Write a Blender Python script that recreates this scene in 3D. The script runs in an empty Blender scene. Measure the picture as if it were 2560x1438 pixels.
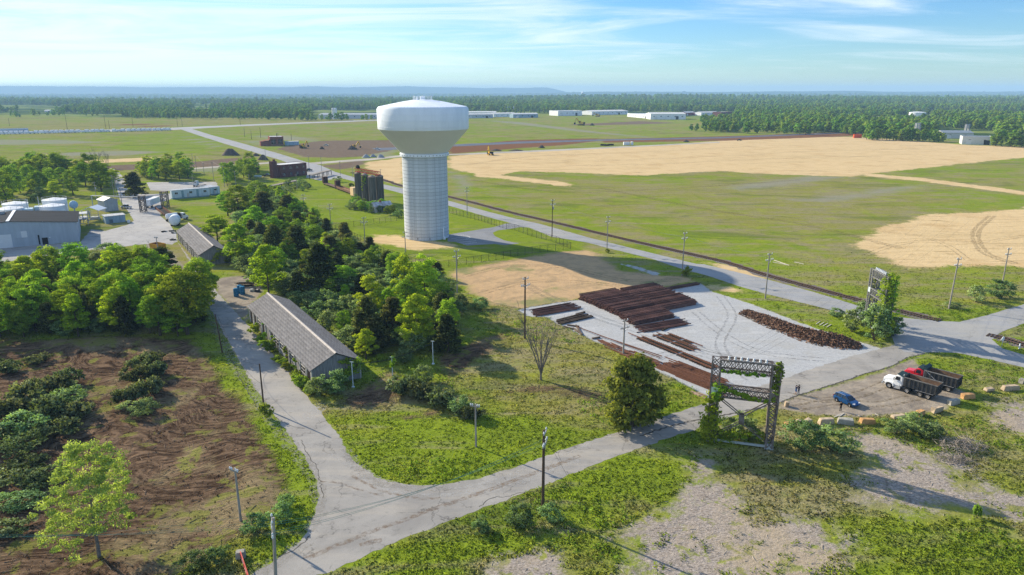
import bpy, bmesh, math, random
import numpy as np
from mathutils import Vector, Matrix
from mathutils.geometry import tessellate_polygon
R = math.radians
sc = bpy.context.scene
COL = sc.collection

# ---------------------------------------------------------------- camera
F, CX, CY, VH, H = 1777.0, 1280.0, 719.0, 226.0, 52.0     # survey of the picture: focal length, centre, horizon row, flying height
TH = math.atan((CY - VH) / F)
cam = bpy.data.cameras.new('camera'); camo = bpy.data.objects.new('camera', cam); COL.objects.link(camo)
cam.sensor_width = 36; cam.lens = F / 2560 * 36
cam.clip_start = 1; cam.clip_end = 90000
camo.location = (0, 0, H); camo.rotation_euler = (math.pi / 2 - TH, 0, 0)
sc.camera = camo

# ---------------------------------------------------------------- sun, sky, exposure
SUN_AZ, SUN_EL = R(143), R(25)          # where the sun stands, counted from +x; height
sl = bpy.data.lights.new('sun', 'SUN'); slo = bpy.data.objects.new('sun', sl); COL.objects.link(slo)
sl.energy = 4.8; sl.angle = R(0.55); sl.color = (1.0, 0.89, 0.70)
sdir = Vector((math.cos(SUN_AZ) * math.cos(SUN_EL), math.sin(SUN_AZ) * math.cos(SUN_EL), math.sin(SUN_EL)))
slo.rotation_euler = sdir.to_track_quat('Z', 'Y').to_euler(); slo.location = (-300, 300, 300)

def N(nt, typ, loc=None, **kw):
    n = nt.nodes.new(typ)
    for k, v in kw.items():
        if k.startswith('i_'):
            n.inputs[k[2:].replace('_', ' ')].default_value = v
        else:
            setattr(n, k, v)
    return n
def L(nt, a, b): nt.links.new(a, b)
def mth(nt, op, a, b=None, c=None, clamp=False):
    n = nt.nodes.new('ShaderNodeMath'); n.operation = op; n.use_clamp = clamp
    for i, x in enumerate((a, b, c)):
        if x is None: continue
        if hasattr(x, 'is_linked') or hasattr(x, 'links'): nt.links.new(x, n.inputs[i])
        else: n.inputs[i].default_value = x
    return n.outputs[0]
def mixc(nt, f, a, b, typ='MIX'):
    n = nt.nodes.new('ShaderNodeMix'); n.data_type = 'RGBA'; n.blend_type = typ
    for i, x in ((0, f), (6, a), (7, b)):
        if hasattr(x, 'links'): nt.links.new(x, n.inputs[i])
        elif i == 0: n.inputs[0].default_value = x
        else: n.inputs[i].default_value = (*x, 1) if len(x) == 3 else x
    return n.outputs[2]
def sstep(nt, x, lo, hi):
    n = nt.nodes.new('ShaderNodeMapRange'); n.interpolation_type = 'SMOOTHSTEP'
    nt.links.new(x, n.inputs[0]); n.inputs[1].default_value = lo; n.inputs[2].default_value = hi
    return n.outputs[0]
def noise(nt, vec, scale, detail=3.0, rough=0.55, sc3=None, dist=0.0, rz=0.0):
    if sc3 or rz:
        m = nt.nodes.new('ShaderNodeMapping'); m.inputs['Scale'].default_value = sc3 or (1, 1, 1); m.inputs['Rotation'].default_value = (0, 0, rz)
        nt.links.new(vec, m.inputs[0]); vec = m.outputs[0]
    n = nt.nodes.new('ShaderNodeTexNoise'); nt.links.new(vec, n.inputs['Vector'])
    n.inputs['Scale'].default_value = scale; n.inputs['Detail'].default_value = detail; n.inputs['Roughness'].default_value = rough
    n.inputs['Distortion'].default_value = dist
    return n.outputs[0]

w = bpy.data.worlds.new('World'); sc.world = w; w.use_nodes = True
nt = w.node_tree; nt.nodes.clear()
sky = N(nt, 'ShaderNodeTexSky', sky_type='NISHITA', sun_disc=False, sun_elevation=SUN_EL, altitude=200.0)
sky.sun_rotation = math.pi / 2 - SUN_AZ
sky.air_density = 1.0; sky.dust_density = 0.15; sky.ozone_density = 1.5
tc = N(nt, 'ShaderNodeTexCoord'); sep = N(nt, 'ShaderNodeSeparateXYZ'); L(nt, tc.outputs['Generated'], sep.inputs[0])
el = mth(nt, 'MAXIMUM', sep.outputs[2], 0.0)
# pale low over the land, deeper blue upwards
rp = N(nt, 'ShaderNodeValToRGB'); e = rp.color_ramp.elements
e[0].position = 0.0; e[0].color = (0.365, 0.495, 0.61, 1); e[1].position = 0.55; e[1].color = (0.70, 0.90, 1.06, 1)
x = e.new(0.13); x.color = (0.235, 0.43, 0.68, 1); L(nt, el, rp.inputs[0])
skyc = mixc(nt, 1.0, sky.outputs[0], rp.outputs[0], 'MULTIPLY')
# thin high cloud, laid out on a flat deck high above the land
den = mth(nt, 'ADD', el, 0.06)
cx_ = mth(nt, 'DIVIDE', sep.outputs[0], den); cy_ = mth(nt, 'DIVIDE', sep.outputs[1], den)
cmb = N(nt, 'ShaderNodeCombineXYZ'); L(nt, cx_, cmb.inputs[0]); L(nt, cy_, cmb.inputs[1])
n1 = noise(nt, cmb.outputs[0], 0.55, 8.0, 0.62, (0.62, 1.0, 1.0), 1.1, 0.5)
n2 = noise(nt, cmb.outputs[0], 0.13, 3.0, 0.5, (0.8, 1.0, 1.0), 0.3)
lf = sstep(nt, cx_, 2.5, -4.0)
cm = mth(nt, 'ADD', mth(nt, 'MULTIPLY', n1, 0.72), mth(nt, 'ADD', mth(nt, 'MULTIPLY', n2, 0.40), mth(nt, 'MULTIPLY', lf, 0.19)))
cmask = mth(nt, 'MULTIPLY', sstep(nt, cm, 0.53, 0.80), sstep(nt, el, 0.004, 0.05))
skyl = mixc(nt, mth(nt, 'MULTIPLY', cmask, 0.75), skyc, (4.4, 4.75, 5.05))
bg = N(nt, 'ShaderNodeBackground'); L(nt, skyl, bg.inputs[0]); bg.inputs[1].default_value = 0.130
wo = N(nt, 'ShaderNodeOutputWorld'); L(nt, bg.outputs[0], wo.inputs[0])

sc.view_settings.view_transform = 'Standard'; sc.view_settings.look = 'None'
sc.view_settings.exposure = 0.95; sc.view_settings.gamma = 1.0
sc.cycles.max_bounces = 5; sc.cycles.diffuse_bounces = 3; sc.cycles.glossy_bounces = 2
sc.cycles.transmission_bounces = 3; sc.cycles.transparent_max_bounces = 10; sc.cycles.volume_bounces = 0
sc.cycles.use_denoising = True; sc.cycles.denoising_prefilter = 'NONE'; sc.cycles.caustics_reflective = False; sc.cycles.caustics_refractive = False

# ---------------------------------------------------------------- survey: picture point -> point on the ground
def G(u, v, z=0.0):
    a = (u - CX) / F; b = (v - CY) / F
    t = (z - H) / (-math.sin(TH) - b * math.cos(TH))
    return Vector((a * t, (math.cos(TH) - b * math.sin(TH)) * t, z))
def proj(p):
    dy, dz = p[1], p[2] - H
    zz = dy * math.cos(TH) - dz * math.sin(TH); yy = dy * math.sin(TH) + dz * math.cos(TH)
    return CX + F * p[0] / zz, CY - F * yy / zz
def mpp(p): return (p[1] * math.cos(TH) + (H - p[2]) * math.sin(TH)) / F        # metres per picture pixel at p
def hgt(p, vt):                                                        # height above p that shows at row vt
    lo, hi = 0.0, 200.0
    for _ in range(40):
        m = (lo + hi) / 2
        if proj((p[0], p[1], p[2] + m))[1] > vt: lo = m
        else: hi = m
    return lo
def ang(a, b): return math.atan2(b[1] - a[1], b[0] - a[0])

# ---------------------------------------------------------------- materials
MATS = {}
def mat(name, col, rough=0.8, metal=0.0, var=0.25, scale=1.5, bump=0.0, col2=None, spec=0.03, sc3=None, detail=4.0, thr=None, coat=0.0):
    """procedural surface: a base colour with noise, a second colour for stains and wear, and a fine relief"""
    if name in MATS: return MATS[name]
    m = bpy.data.materials.new(name); m.use_nodes = True; nt = m.node_tree
    b = nt.nodes['Principled BSDF']; tc = N(nt, 'ShaderNodeTexCoord')
    v = tc.outputs['Object']
    n = noise(nt, v, scale, detail, 0.62, sc3)
    c2 = col2 or tuple(x * (1 - var) for x in col)
    lo, hi = thr or (0.32, 0.68)
    oi = N(nt, 'ShaderNodeObjectInfo')
    c = mixc(nt, sstep(nt, n, lo, hi), col, c2)
    k = mth(nt, 'ADD', mth(nt, 'MULTIPLY', oi.outputs['Random'], var * 0.6), 1 - var * 0.3)
    hsv = N(nt, 'ShaderNodeHueSaturation'); L(nt, c, hsv.inputs['Color']); L(nt, k, hsv.inputs['Value'])
    L(nt, hsv.outputs[0], b.inputs['Base Color'])
    b.inputs['Roughness'].default_value = rough; b.inputs['Metallic'].default_value = metal
    b.inputs['Specular IOR Level'].default_value = spec; b.inputs['Coat Weight'].default_value = coat
    if bump:
        bp = N(nt, 'ShaderNodeBump'); bp.inputs['Distance'].default_value = bump; bp.inputs['Strength'].default_value = 0.8
        L(nt, noise(nt, v, scale * 4, 3.0, 0.6, sc3), bp.inputs['Height']); L(nt, bp.outputs[0], b.inputs['Normal'])
    MATS[name] = m
    return m
def glassmat():
    if 'glass' in MATS: return MATS['glass']
    m = bpy.data.materials.new('window_glass'); m.use_nodes = True; b = m.node_tree.nodes['Principled BSDF']
    b.inputs['Base Color'].default_value = (0.012, 0.016, 0.02, 1); b.inputs['Roughness'].default_value = 0.07; b.inputs['Specular IOR Level'].default_value = 0.7
    MATS['glass'] = m; return m

# ---------------------------------------------------------------- mesh helpers
class MB:
    def __init__(s): s.v = []; s.f = []
    def add(s, vs, fs, M=None):
        o = len(s.v)
        s.v += [tuple(M @ Vector(p)) for p in vs] if M is not None else [tuple(p) for p in vs]
        s.f += [tuple(i + o for i in f) for f in fs]
        return s
    def box(s, c, d, rz=0.0, M=None, taper=1.0):
        x, y, z = d[0] / 2, d[1] / 2, d[2] / 2; t = taper
        vs = [(-x, -y, -z), (x, -y, -z), (x, y, -z), (-x, y, -z), (-x * t, -y * t, z), (x * t, -y * t, z), (x * t, y * t, z), (-x * t, y * t, z)]
        T = Matrix.Translation(c) @ Matrix.Rotation(rz, 4, 'Z')
        return s.add(vs, [(3, 2, 1, 0), (4, 5, 6, 7), (0, 1, 5, 4), (1, 2, 6, 5), (2, 3, 7, 6), (3, 0, 4, 7)], (M @ T) if M is not None else T)
    def bar(s, p, q, w=0.1, h=None):
        p, q = Vector(p), Vector(q); d = q - p; l = d.length
        if l < 1e-6: return s
        M = Matrix.Translation((p + q) / 2) @ d.to_track_quat('X', 'Z').to_matrix().to_4x4()
        return s.box((0, 0, 0), (l, w, h or w), 0, M)
    def tube(s, p, q, r0, r1=None, n=8, cap=True):
        p, q = Vector(p), Vector(q); d = q - p; r1 = r0 if r1 is None else r1
        if d.length < 1e-6: return s
        M = Matrix.Translation(p) @ d.to_track_quat('Z', 'Y').to_matrix().to_4x4(); l = d.length
        vs = []
        for i in range(n):
            a = 2 * math.pi * i / n; vs += [(r0 * math.cos(a), r0 * math.sin(a), 0), (r1 * math.cos(a), r1 * math.sin(a), l)]
        fs = [(2 * i, 2 * ((i + 1) % n), 2 * ((i + 1) % n) + 1, 2 * i + 1) for i in range(n)]
        if cap: fs += [tuple(2 * i for i in reversed(range(n))), tuple(2 * i + 1 for i in range(n))]
        return s.add(vs, fs, M)
    def lathe(s, prof, n=48, M=None, close=True):
        vs = []; fs = []; k = len(prof)
        for r, z in prof:
            vs += [(r * math.cos(2 * math.pi * i / n), r * math.sin(2 * math.pi * i / n), z) for i in range(n)]
        for j in range(k - 1):
            for i in range(n):
                a = j * n + i; b = j * n + (i + 1) % n; fs.append((a, b, b + n, a + n))
        if close: fs += [tuple(reversed(range(n))), tuple((k - 1) * n + i for i in range(n))]
        return s.add(vs, fs, M)
    def prism(s, pts, y0, y1, M=None):
        """outline in x,z swept from y0 to y1"""
        n = len(pts); vs = [(x, y0, z) for x, z in pts] + [(x, y1, z) for x, z in pts]
        fs = [(i, (i + 1) % n, (i + 1) % n + n, i + n) for i in range(n)] + [tuple(reversed(range(n))), tuple(range(n, 2 * n))]
        return s.add(vs, fs, M)
    def quad(s, a, b, c, d): return s.add([a, b, c, d], [(0, 1, 2, 3)])
    def mesh(s, name, m=None, smooth=False, fix=True):
        me = bpy.data.meshes.new(name); me.from_pydata(s.v, [], s.f)
        if fix:
            bm = bmesh.new(); bm.from_mesh(me); bmesh.ops.recalc_face_normals(bm, faces=bm.faces); bm.to_mesh(me); bm.free()
        if m is not None: me.materials.append(m)
        if smooth:
            for p in me.polygons: p.use_smooth = True
            try: me.set_sharp_from_angle(angle=R(38))
            except Exception: pass
        me.update(); return me
    def build(s, name, m, parent=None, loc=None, rz=None, smooth=False, fix=True):
        return obj(name, s.mesh(name, m, smooth, fix), parent, loc, rz)
def obj(name, me, parent=None, loc=None, rz=None, scale=None):
    o = bpy.data.objects.new(name, me); COL.objects.link(o)
    if parent is not None: o.parent = parent
    if loc is not None: o.location = loc
    if rz is not None: o.rotation_euler = (0, 0, rz)
    if scale is not None: o.scale = scale
    return o
def tag(o, label=None, cat=None, group=None, kind=None):
    if label: o['label'] = label
    if cat: o['category'] = cat
    if group: o['group'] = group
    if kind: o['kind'] = kind
    return o
def thing(name, label, cat, loc=(0, 0, 0), rz=0.0, group=None):
    o = bpy.data.objects.new(name, None); COL.objects.link(o); o.empty_display_size = 0.5
    o.location = loc; o.rotation_euler = (0, 0, rz)
    return tag(o, label, cat, group)
KIDS = {}
def copy_tree(o, loc=None, rz=None, label=None, group=None, scale=None, parent=None):
    c = o.copy(); COL.objects.link(c); c.parent = parent
    if parent is None:
        if loc is not None: c.location = loc
        if rz is not None: c.rotation_euler = (0, 0, rz)
        if scale is not None: c.scale = scale
        if label: c['label'] = label
        if group: c['group'] = group
    for ch in (KIDS.get(o.name) or list(o.children)): copy_tree(ch, parent=c)
    return c
def npmesh(name, V, faces, m, normals=None, attrs=None, k=4):
    """fast mesh from arrays; faces is (n,k)"""
    me = bpy.data.meshes.new(name); nv, nf = len(V), len(faces)
    me.vertices.add(nv); me.vertices.foreach_set('co', np.asarray(V, np.float32).ravel())
    me.loops.add(nf * k); me.loops.foreach_set('vertex_index', np.asarray(faces, np.int32).ravel())
    me.polygons.add(nf); me.polygons.foreach_set('loop_start', np.arange(0, nf * k, k, dtype=np.int32))
    me.polygons.foreach_set('loop_total', np.full(nf, k, np.int32))
    for an, av in (attrs or {}).items():
        a = me.attributes.new(an, 'FLOAT', 'POINT'); a.data.foreach_set('value', np.asarray(av, np.float32).ravel())
    me.update(calc_edges=True); me.validate()
    if m is not None: me.materials.append(m)
    if normals is not None:
        me.polygons.foreach_set('use_smooth', np.ones(nf, bool))
        me.normals_split_custom_set_from_vertices(np.asarray(normals, np.float32).tolist())
    return me

# ================================================================ GROUND
def terr(x, y):
    r = np.hypot(x, y); a = np.clip((r - 2300) / 3500, 0, 1); a = a * a * (3 - 2 * a)
    h = np.sin(x / 690 + 1.3 + y / 1900) * np.sin(y / 830 + x / 2600) * 15 + np.sin(x / 310 + 2.1) * np.sin(y / 410 + .7) * 6 + np.sin(x / 1700 - .6) * 9
    b = np.clip((r - 3600) / 3200, 0, 1); b = b * b * (3 - 2 * b)
    return a * (h + 4) * (1 - .35 * b) - 34 * b
LAYERS = {
 'tan': [
  [(1120,420),(1122,392),(1160,388),(1300,378),(1500,370),(1700,360),(1800,352),(2037,343),(2135,342),(2245,350),(2423,363),(2750,372),(2750,385),(2560,394),(2334,418),(2156,436),(2126,442),(1978,437),(1874,433),(1801,427),(1611,439),(1485,434),(1360,430),(1300,428),(1235,440),(1197,440),(1172,432)],
  [(905,408),(1010,393),(1010,468),(960,452),(932,430)],
  [(1190,434),(1290,442),(1430,458),(1430,468),(1290,452),(1195,443)],
  [(2143,607),(2204,573),(2254,560),(2314,536),(2483,530),(2700,500),(2700,664),(2560,666),(2439,661),(2271,671),(2210,647),(2147,617)],
  [(2150,432),(2290,444),(2430,461),(2700,496),(2700,505),(2430,470),(2290,452),(2156,440)],
  [(933,588),(986,588),(1060,600),(1123,607),(1140,616),(1036,626),(961,612),(930,598)],
  [(1755,656),(1821,661),(1915,688),(1918,700),(1840,684)],
  [(1400,770),(1470,752),(1560,775),(1600,800),(1500,812),(1420,800)],
  [(1760,712),(1830,712),(1862,735),(1800,728)],
  [(150,403),(230,400),(420,392),(420,399),(240,409),(160,410)],
 ],
 'orange': [[(1120,684),(1200,662),(1325,643),(1400,628),(1475,625),(1500,645),(1560,680),(1700,692),(1740,702),(1651,717),(1551,735),(1425,750),(1300,770),(1220,757),(1160,727),(1140,700)]],
 'brown': [
  [(-250,842),(120,850),(300,840),(480,848),(525,905),(560,960),(618,1010),(655,1080),(690,1140),(715,1200),(690,1270),(610,1330),(520,1390),(420,1450),(300,1600),(-700,1600)],
  [(850,1000),(930,960),(985,925),(1010,960),(990,1005),(930,1020),(870,1020)],
  [(1085,905),(1130,870),(1200,850),(1260,830),(1270,860),(1210,890),(1180,930),(1120,950)],
  [(1250,985),(1330,960),(1400,962),(1510,985),(1500,1005),(1420,990),(1330,985)],
  [(985,1045),(1060,1030),(1110,1015),(1090,1035),(1010,1060)],
 ],
 'soil': [[(690,372),(730,362),(800,352),(990,350),(1003,372),(900,392),(830,395),(760,392)],[(150,417),(330,412),(480,405),(620,392),(640,400),(560,415),(350,425),(160,432)],[(60,292),(90,291),(140,297),(70,296)],[(1410,312),(1600,303),(1700,308),(1600,311),(1450,314)],[(800,415),(905,400),(915,410),(850,425)]],
 'red': [[(1122,385),(1122,366),(1300,350),(1500,346),(1500,352),(1420,362),(1300,371)],[(1500,348),(1800,341),(2130,330),(2200,327),(2200,334),(2100,342),(1810,352),(1510,357)],[(300,303),(420,315),(440,320),(330,316)]],
 'gravel': [[(1292,774),(1442,750),(1548,730),(1684,719),(1751,707),(1777,728),(1855,751),(1935,782),(2036,819),(2100,839),(2163,859),(2206,874),(2140,898),(2050,925),(1960,955),(1900,980),(1780,1006),(1729,970),(1645,928),(1590,902),(1548,880),(1478,849),(1411,819),(1367,794),(1320,792)],[(1545,655),(1600,668),(1655,684),(1640,690),(1590,674),(1545,660)]],
 'chip': [
  [(1744,1150),(1781,1142),(1785,1184),(1815,1218),(1850,1246),(1858,1287),(1880,1319),(1950,1312),(2050,1292),(2065,1310),(2098,1335),(2160,1350),(2148,1372),(2081,1389),(2040,1440),(2000,1520),(1540,1520),(1545,1400),(1550,1372),(1528,1335),(1590,1295),(1650,1262),(1700,1225),(1742,1190)],
  [(1215,1407),(1325,1387),(1356,1375),(1403,1398),(1440,1430),(1460,1500),(1180,1500)],
  [(2131,1081),(2192,1082),(2240,1104),(2303,1131),(2413,1154),(2410,1195),(2552,1232),(2700,1290),(2700,1320),(2480,1290),(2441,1306),(2380,1300),(2300,1316),(2261,1311),(2211,1283),(2109,1250),(2137,1217),(2120,1180),(2164,1156),(2126,1104)],
  [(2480,1012),(2600,1000),(2700,1080),(2560,1092),(2500,1050)],
 ],
 'lot': [[(1930,1020),(1988,994),(2044,976),(2122,952),(2158,939),(2225,920),(2274,896),(2325,884),(2296,902),(2304,925),(2360,950),(2420,985),(2400,1007),(2364,1025),(2300,1030),(2201,1038),(2100,1040),(2029,1036)],
  [(535,700),(560,690),(620,690),(650,705),(660,730),(625,765),(618,812),(583,775),(544,733)],[(300,650),(380,600),(440,640),(480,680),(430,700),(320,680)]],
 'grey': [[(690,335),(760,343),(860,365),(1000,390),(1000,396),(900,380),(760,352)],[(1122,430),(1165,440),(1180,460),(1160,490),(1135,490),(1150,460),(1125,445)],[(1200,300),(1300,305),(1500,330),(1640,344),(1630,346),(1450,330)],[(1800,470),(1900,455),(2020,440),(2130,443),(2000,460),(1850,478)],[(1960,500),(2080,490),(2200,470),(2330,460),(2200,490),(2060,508)],[(600,352),(660,350),(680,365),(640,364)],[(420,430),(620,405),(640,412),(520,432)],[(905,385),(980,372),(1003,372),(960,392)],[(-100,348),(180,350),(270,356),(120,362),(-100,363)],[(130,383),(330,376),(430,380),(300,389),(140,393)],[(440,330),(500,345),(560,366),(540,372),(470,352)],[(620,340),(700,338),(800,348),(700,352)]],
 'lush': [[(570,480),(760,440),(870,470),(1010,480),(1122,500),(1215,545),(1330,568),(1450,605),(1440,625),(1120,670),(960,620),(850,570),(700,500)],[(880,1100),(1000,1030),(1200,1060),(1500,1050),(1700,1020),(1600,1065),(1300,1165),(1080,1212),(930,1180)],[(430,500),(560,480),(560,560),(480,550)],[(780,1438),(1000,1350),(1357,1218),(1770,1065),(1790,1120),(1500,1250),(1200,1380),(1000,1500)],[(520,840),(570,870),(640,960),(720,1080),(800,1200),(790,1290),(740,1260),(700,1130),(620,1000),(540,900)],[(300,340),(560,335),(560,375),(420,385),(300,372)]],
 'dry': [[(1700,420),(2100,450),(2560,520),(2700,560),(2300,580),(2000,560),(1750,500)],[(1350,440),(1700,470),(1900,560),(1700,560),(1400,500)],[(1230,760),(1400,790),(1500,860),(1700,990),(1560,960),(1300,850)],[(1300,960),(1500,1010),(1450,1060),(1250,1040)],[(0,300),(420,310),(420,322),(0,330)],[(440,285),(700,300),(940,295),(940,310),(440,312)],[(2250,960),(2560,940),(2560,1010),(2350,1040)],[(1230,400),(1500,395),(1800,380),(1800,420),(1400,420)]],
}
def sd_poly(px, py, poly):
    P = np.array([[*G(u, v)[:2]] for u, v in poly]); Q = np.roll(P, -1, 0)
    d2 = np.full(px.shape, 1e18); ins = np.zeros(px.shape, bool)
    for (ax, ay), (bx, by) in zip(P, Q):
        ex, ey = bx - ax, by - ay; wx, wy = px - ax, py - ay
        t = np.clip((wx * ex + wy * ey) / max(ex * ex + ey * ey, 1e-9), 0, 1)
        d2 = np.minimum(d2, (wx - ex * t) ** 2 + (wy - ey * t) ** 2)
        c = (ay > py) != (by > py)
        if abs(ey) > 1e-9: ins ^= c & (px < ex * (py - ay) / ey + ax)
    return np.where(ins, 1, -1) * np.sqrt(d2)
def layer_sd(name, px, py, lim=14.0):
    out = np.full(px.shape, -lim)
    for poly in LAYERS[name]:
        P = np.array([[*G(u, v)[:2]] for u, v in poly])
        m = (px > P[:, 0].min() - lim) & (px < P[:, 0].max() + lim) & (py > P[:, 1].min() - lim) & (py < P[:, 1].max() + lim)
        if m.any(): out[m] = np.maximum(out[m], np.clip(sd_poly(px[m], py[m], poly), -lim, lim))
    return out

def grass_group():
    g = bpy.data.node_groups.new('grass_colour', 'ShaderNodeTree')
    g.interface.new_socket('Lush', in_out='INPUT', socket_type='NodeSocketFloat')
    g.interface.new_socket('Dry', in_out='INPUT', socket_type='NodeSocketFloat')
    g.interface.new_socket('Color', in_out='OUTPUT', socket_type='NodeSocketColor')
    g.interface.new_socket('Height', in_out='OUTPUT', socket_type='NodeSocketFloat')
    gi = g.nodes.new('NodeGroupInput'); go = g.nodes.new('NodeGroupOutput'); ge = g.nodes.new('ShaderNodeNewGeometry'); p = ge.outputs['Position']
    big = noise(g, p, 0.011, 5, 0.6); mid = noise(g, p, 0.055, 4, 0.6, None, 0.6); cl = noise(g, p, 0.42, 4, 0.65, (1, 1.4, 1)); fi = noise(g, p, 2.2, 3, 0.7)
    mow = noise(g, p, 0.16, 3, 0.6, (0.22, 1.5, 1), 0.4, 0.25)
    x = mth(g, 'ADD', mth(g, 'MULTIPLY', big, 0.55), mth(g, 'MULTIPLY', mid, 0.45))
    x = mth(g, 'ADD', x, mth(g, 'MULTIPLY', gi.outputs['Dry'], 0.085)); x = mth(g, 'SUBTRACT', x, mth(g, 'MULTIPLY', gi.outputs['Lush'], 0.13))
    c = mixc(g, sstep(g, x, 0.43, 0.58), (0.165, 0.218, 0.018), (0.210, 0.200, 0.050))
    st = mth(g, 'ADD', mth(g, 'MULTIPLY', mow, 0.5), mth(g, 'ADD', mth(g, 'MULTIPLY', mid, 0.3), mth(g, 'MULTIPLY', x, 0.22)))
    c = mixc(g, mth(g, 'MULTIPLY', sstep(g, st, 0.48, 0.60), 0.70), c, (0.235, 0.200, 0.120))
    c = mixc(g, mth(g, 'MULTIPLY', sstep(g, cl, 0.50, 0.72), 0.5), c, (0.070, 0.112, 0.016))
    y = mixc(g, mth(g, 'MULTIPLY', sstep(g, noise(g, p, 0.11, 3, 0.6), 0.52, 0.68), 0.5), c, (0.235, 0.262, 0.024))
    dk = noise(g, p, 0.034, 5, 0.68, (0.55, 1.5, 1), 0.8, 0.2); y = mixc(g, mth(g, 'MULTIPLY', sstep(g, dk, 0.52, 0.66), 0.55), y, (0.085, 0.115, 0.022))
    hs = g.nodes.new('ShaderNodeHueSaturation'); g.links.new(y, hs.inputs['Color'])
    g.links.new(mth(g, 'ADD', mth(g, 'MULTIPLY', fi, 0.9), 0.55), hs.inputs['Value'])
    g.links.new(hs.outputs[0], go.inputs[0])
    g.links.new(mth(g, 'ADD', mth(g, 'MULTIPLY', cl, 0.45), mth(g, 'MULTIPLY', fi, 0.13)), go.inputs[1])
    return g
GRASS = grass_group()
def ground_material():
    m = bpy.data.materials.new('open_land'); m.use_nodes = True; nt = m.node_tree; b = nt.nodes['Principled BSDF']
    b.inputs['Roughness'].default_value = 1.0; b.inputs['Specular IOR Level'].default_value = 0.0
    p = N(nt, 'ShaderNodeNewGeometry').outputs['Position']
    A = {k: N(nt, 'ShaderNodeAttribute', attribute_name='sd_' + k).outputs['Fac'] for k in list(LAYERS) + ['wood']}
    gg = N(nt, 'ShaderNodeGroup'); gg.node_tree = GRASS
    L(nt, sstep(nt, A['lush'], -5, 4), gg.inputs[0]); L(nt, sstep(nt, A['dry'], -10, 8), gg.inputs[1])
    c, h = gg.outputs[0], gg.outputs[1]
    nb = noise(nt, p, 0.22, 5, 0.65, None, 0.5); nf = noise(nt, p, 1.7, 4, 0.7); ns = noise(nt, p, 0.5, 4, 0.65, (0.16, 1.0, 1), 0.5); nl = noise(nt, p, 0.045, 4, 0.6)
    ng = noise(nt, p, 5.0, 2, 0.7)
    def lay(c, key, col, lo=-.7, hi=.7, amp=6.0, k=1.0):
        e = mth(nt, 'ADD', A[key], mth(nt, 'MULTIPLY', mth(nt, 'SUBTRACT', nb, 0.5), amp))
        e = mth(nt, 'ADD', e, mth(nt, 'MULTIPLY', mth(nt, 'SUBTRACT', nf, 0.5), amp * .45)); e = mth(nt, 'ADD', e, mth(nt, 'MULTIPLY', mth(nt, 'SUBTRACT', nl, 0.5), amp * 1.3))
        f = sstep(nt, e, lo, hi)
        if k != 1.0: f = mth(nt, 'MULTIPLY', f, k)
        return mixc(nt, f, c, col), f
    wd = mixc(nt, sstep(nt, noise(nt, p, .006, 4, .6), .46, .56), (0.035, 0.065, 0.015), (0.17, 0.21, 0.055)); c, _ = lay(c, 'wood', wd, -3, 3, 10)
    gy = mixc(nt, nf, (0.30, 0.285, 0.26), (0.17, 0.16, 0.13)); c, _ = lay(c, 'grey', gy, -5, 8, 12, 0.62)
    tn = mixc(nt, sstep(nt, ns, 0.45, 0.75), (0.56, 0.415, 0.225), (0.40, 0.275, 0.135))
    tn = mixc(nt, sstep(nt, nl, 0.5, 0.75), tn, (0.47, 0.325, 0.16)); tn = mixc(nt, mth(nt, 'MULTIPLY', sstep(nt, ns, 0.60, 0.72), 0.75), tn, (0.20, 0.15, 0.065)); tn = mixc(nt, mth(nt, 'MULTIPLY', sstep(nt, noise(nt, p, 0.05, 5, .7, (.25, 1.6, 1), .8), .54, .68), 0.6), tn, (0.33, 0.245, 0.12))
    c, _ = lay(c, 'tan', tn, -1.6, 2.0, 11)
    og = mixc(nt, sstep(nt, nb, 0.4, 0.7), (0.46, 0.31, 0.17), (0.33, 0.235, 0.135)); og = mixc(nt, mth(nt, 'MULTIPLY', sstep(nt, nf, 0.58, 0.7), 0.6), og, (0.13, 0.135, 0.04))
    og = mixc(nt, sstep(nt, nl, 0.56, 0.66), og, (0.22, 0.21, 0.09)); c, _ = lay(c, 'orange', og, -1.8, 2.2, 9)
    so = mixc(nt, nb, (0.20, 0.155, 0.115), (0.105, 0.07, 0.045)); c, _ = lay(c, 'soil', so, -2, 3, 10)
    rd = mixc(nt, nb, (0.20, 0.088, 0.042), (0.13, 0.075, 0.042)); c, _ = lay(c, 'red', rd, -2, 3, 8)
    wn = nt.nodes.new('ShaderNodeTexNoise'); wn.inputs['Scale'].default_value = .035; wn.inputs['Detail'].default_value = 2; L(nt, p, wn.inputs['Vector'])
    ws = N(nt, 'ShaderNodeVectorMath', operation='SCALE'); ws.inputs['Scale'].default_value = 34.0; L(nt, wn.outputs['Color'], ws.inputs[0]); wa = N(nt, 'ShaderNodeVectorMath', operation='ADD'); L(nt, p, wa.inputs[0]); L(nt, ws.outputs[0], wa.inputs[1])
    fur = noise(nt, wa.outputs[0], 0.95, 6, 0.72, (0.20, 1.1, 1), 0.7, -0.42)
    bw = mixc(nt, sstep(nt, fur, 0.36, 0.66), (0.040, 0.024, 0.015), (0.205, 0.135, 0.084))
    bw = mixc(nt, mth(nt, 'MULTIPLY', sstep(nt, mth(nt, 'ADD', nl, mth(nt, 'MULTIPLY', nf, .12)), 0.575, 0.66), 0.62), bw, (0.29, 0.23, 0.125)); bw = mixc(nt, mth(nt, 'MULTIPLY', sstep(nt, mth(nt, 'ADD', nb, mth(nt, 'MULTIPLY', nl, .4)), 0.74, 0.82), 0.7), bw, (0.19, 0.20, 0.04))
    bw = mixc(nt, mth(nt, 'MULTIPLY', sstep(nt, ng, 0.62, 0.74), 0.35), bw, (0.30, 0.225, 0.16))
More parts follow.
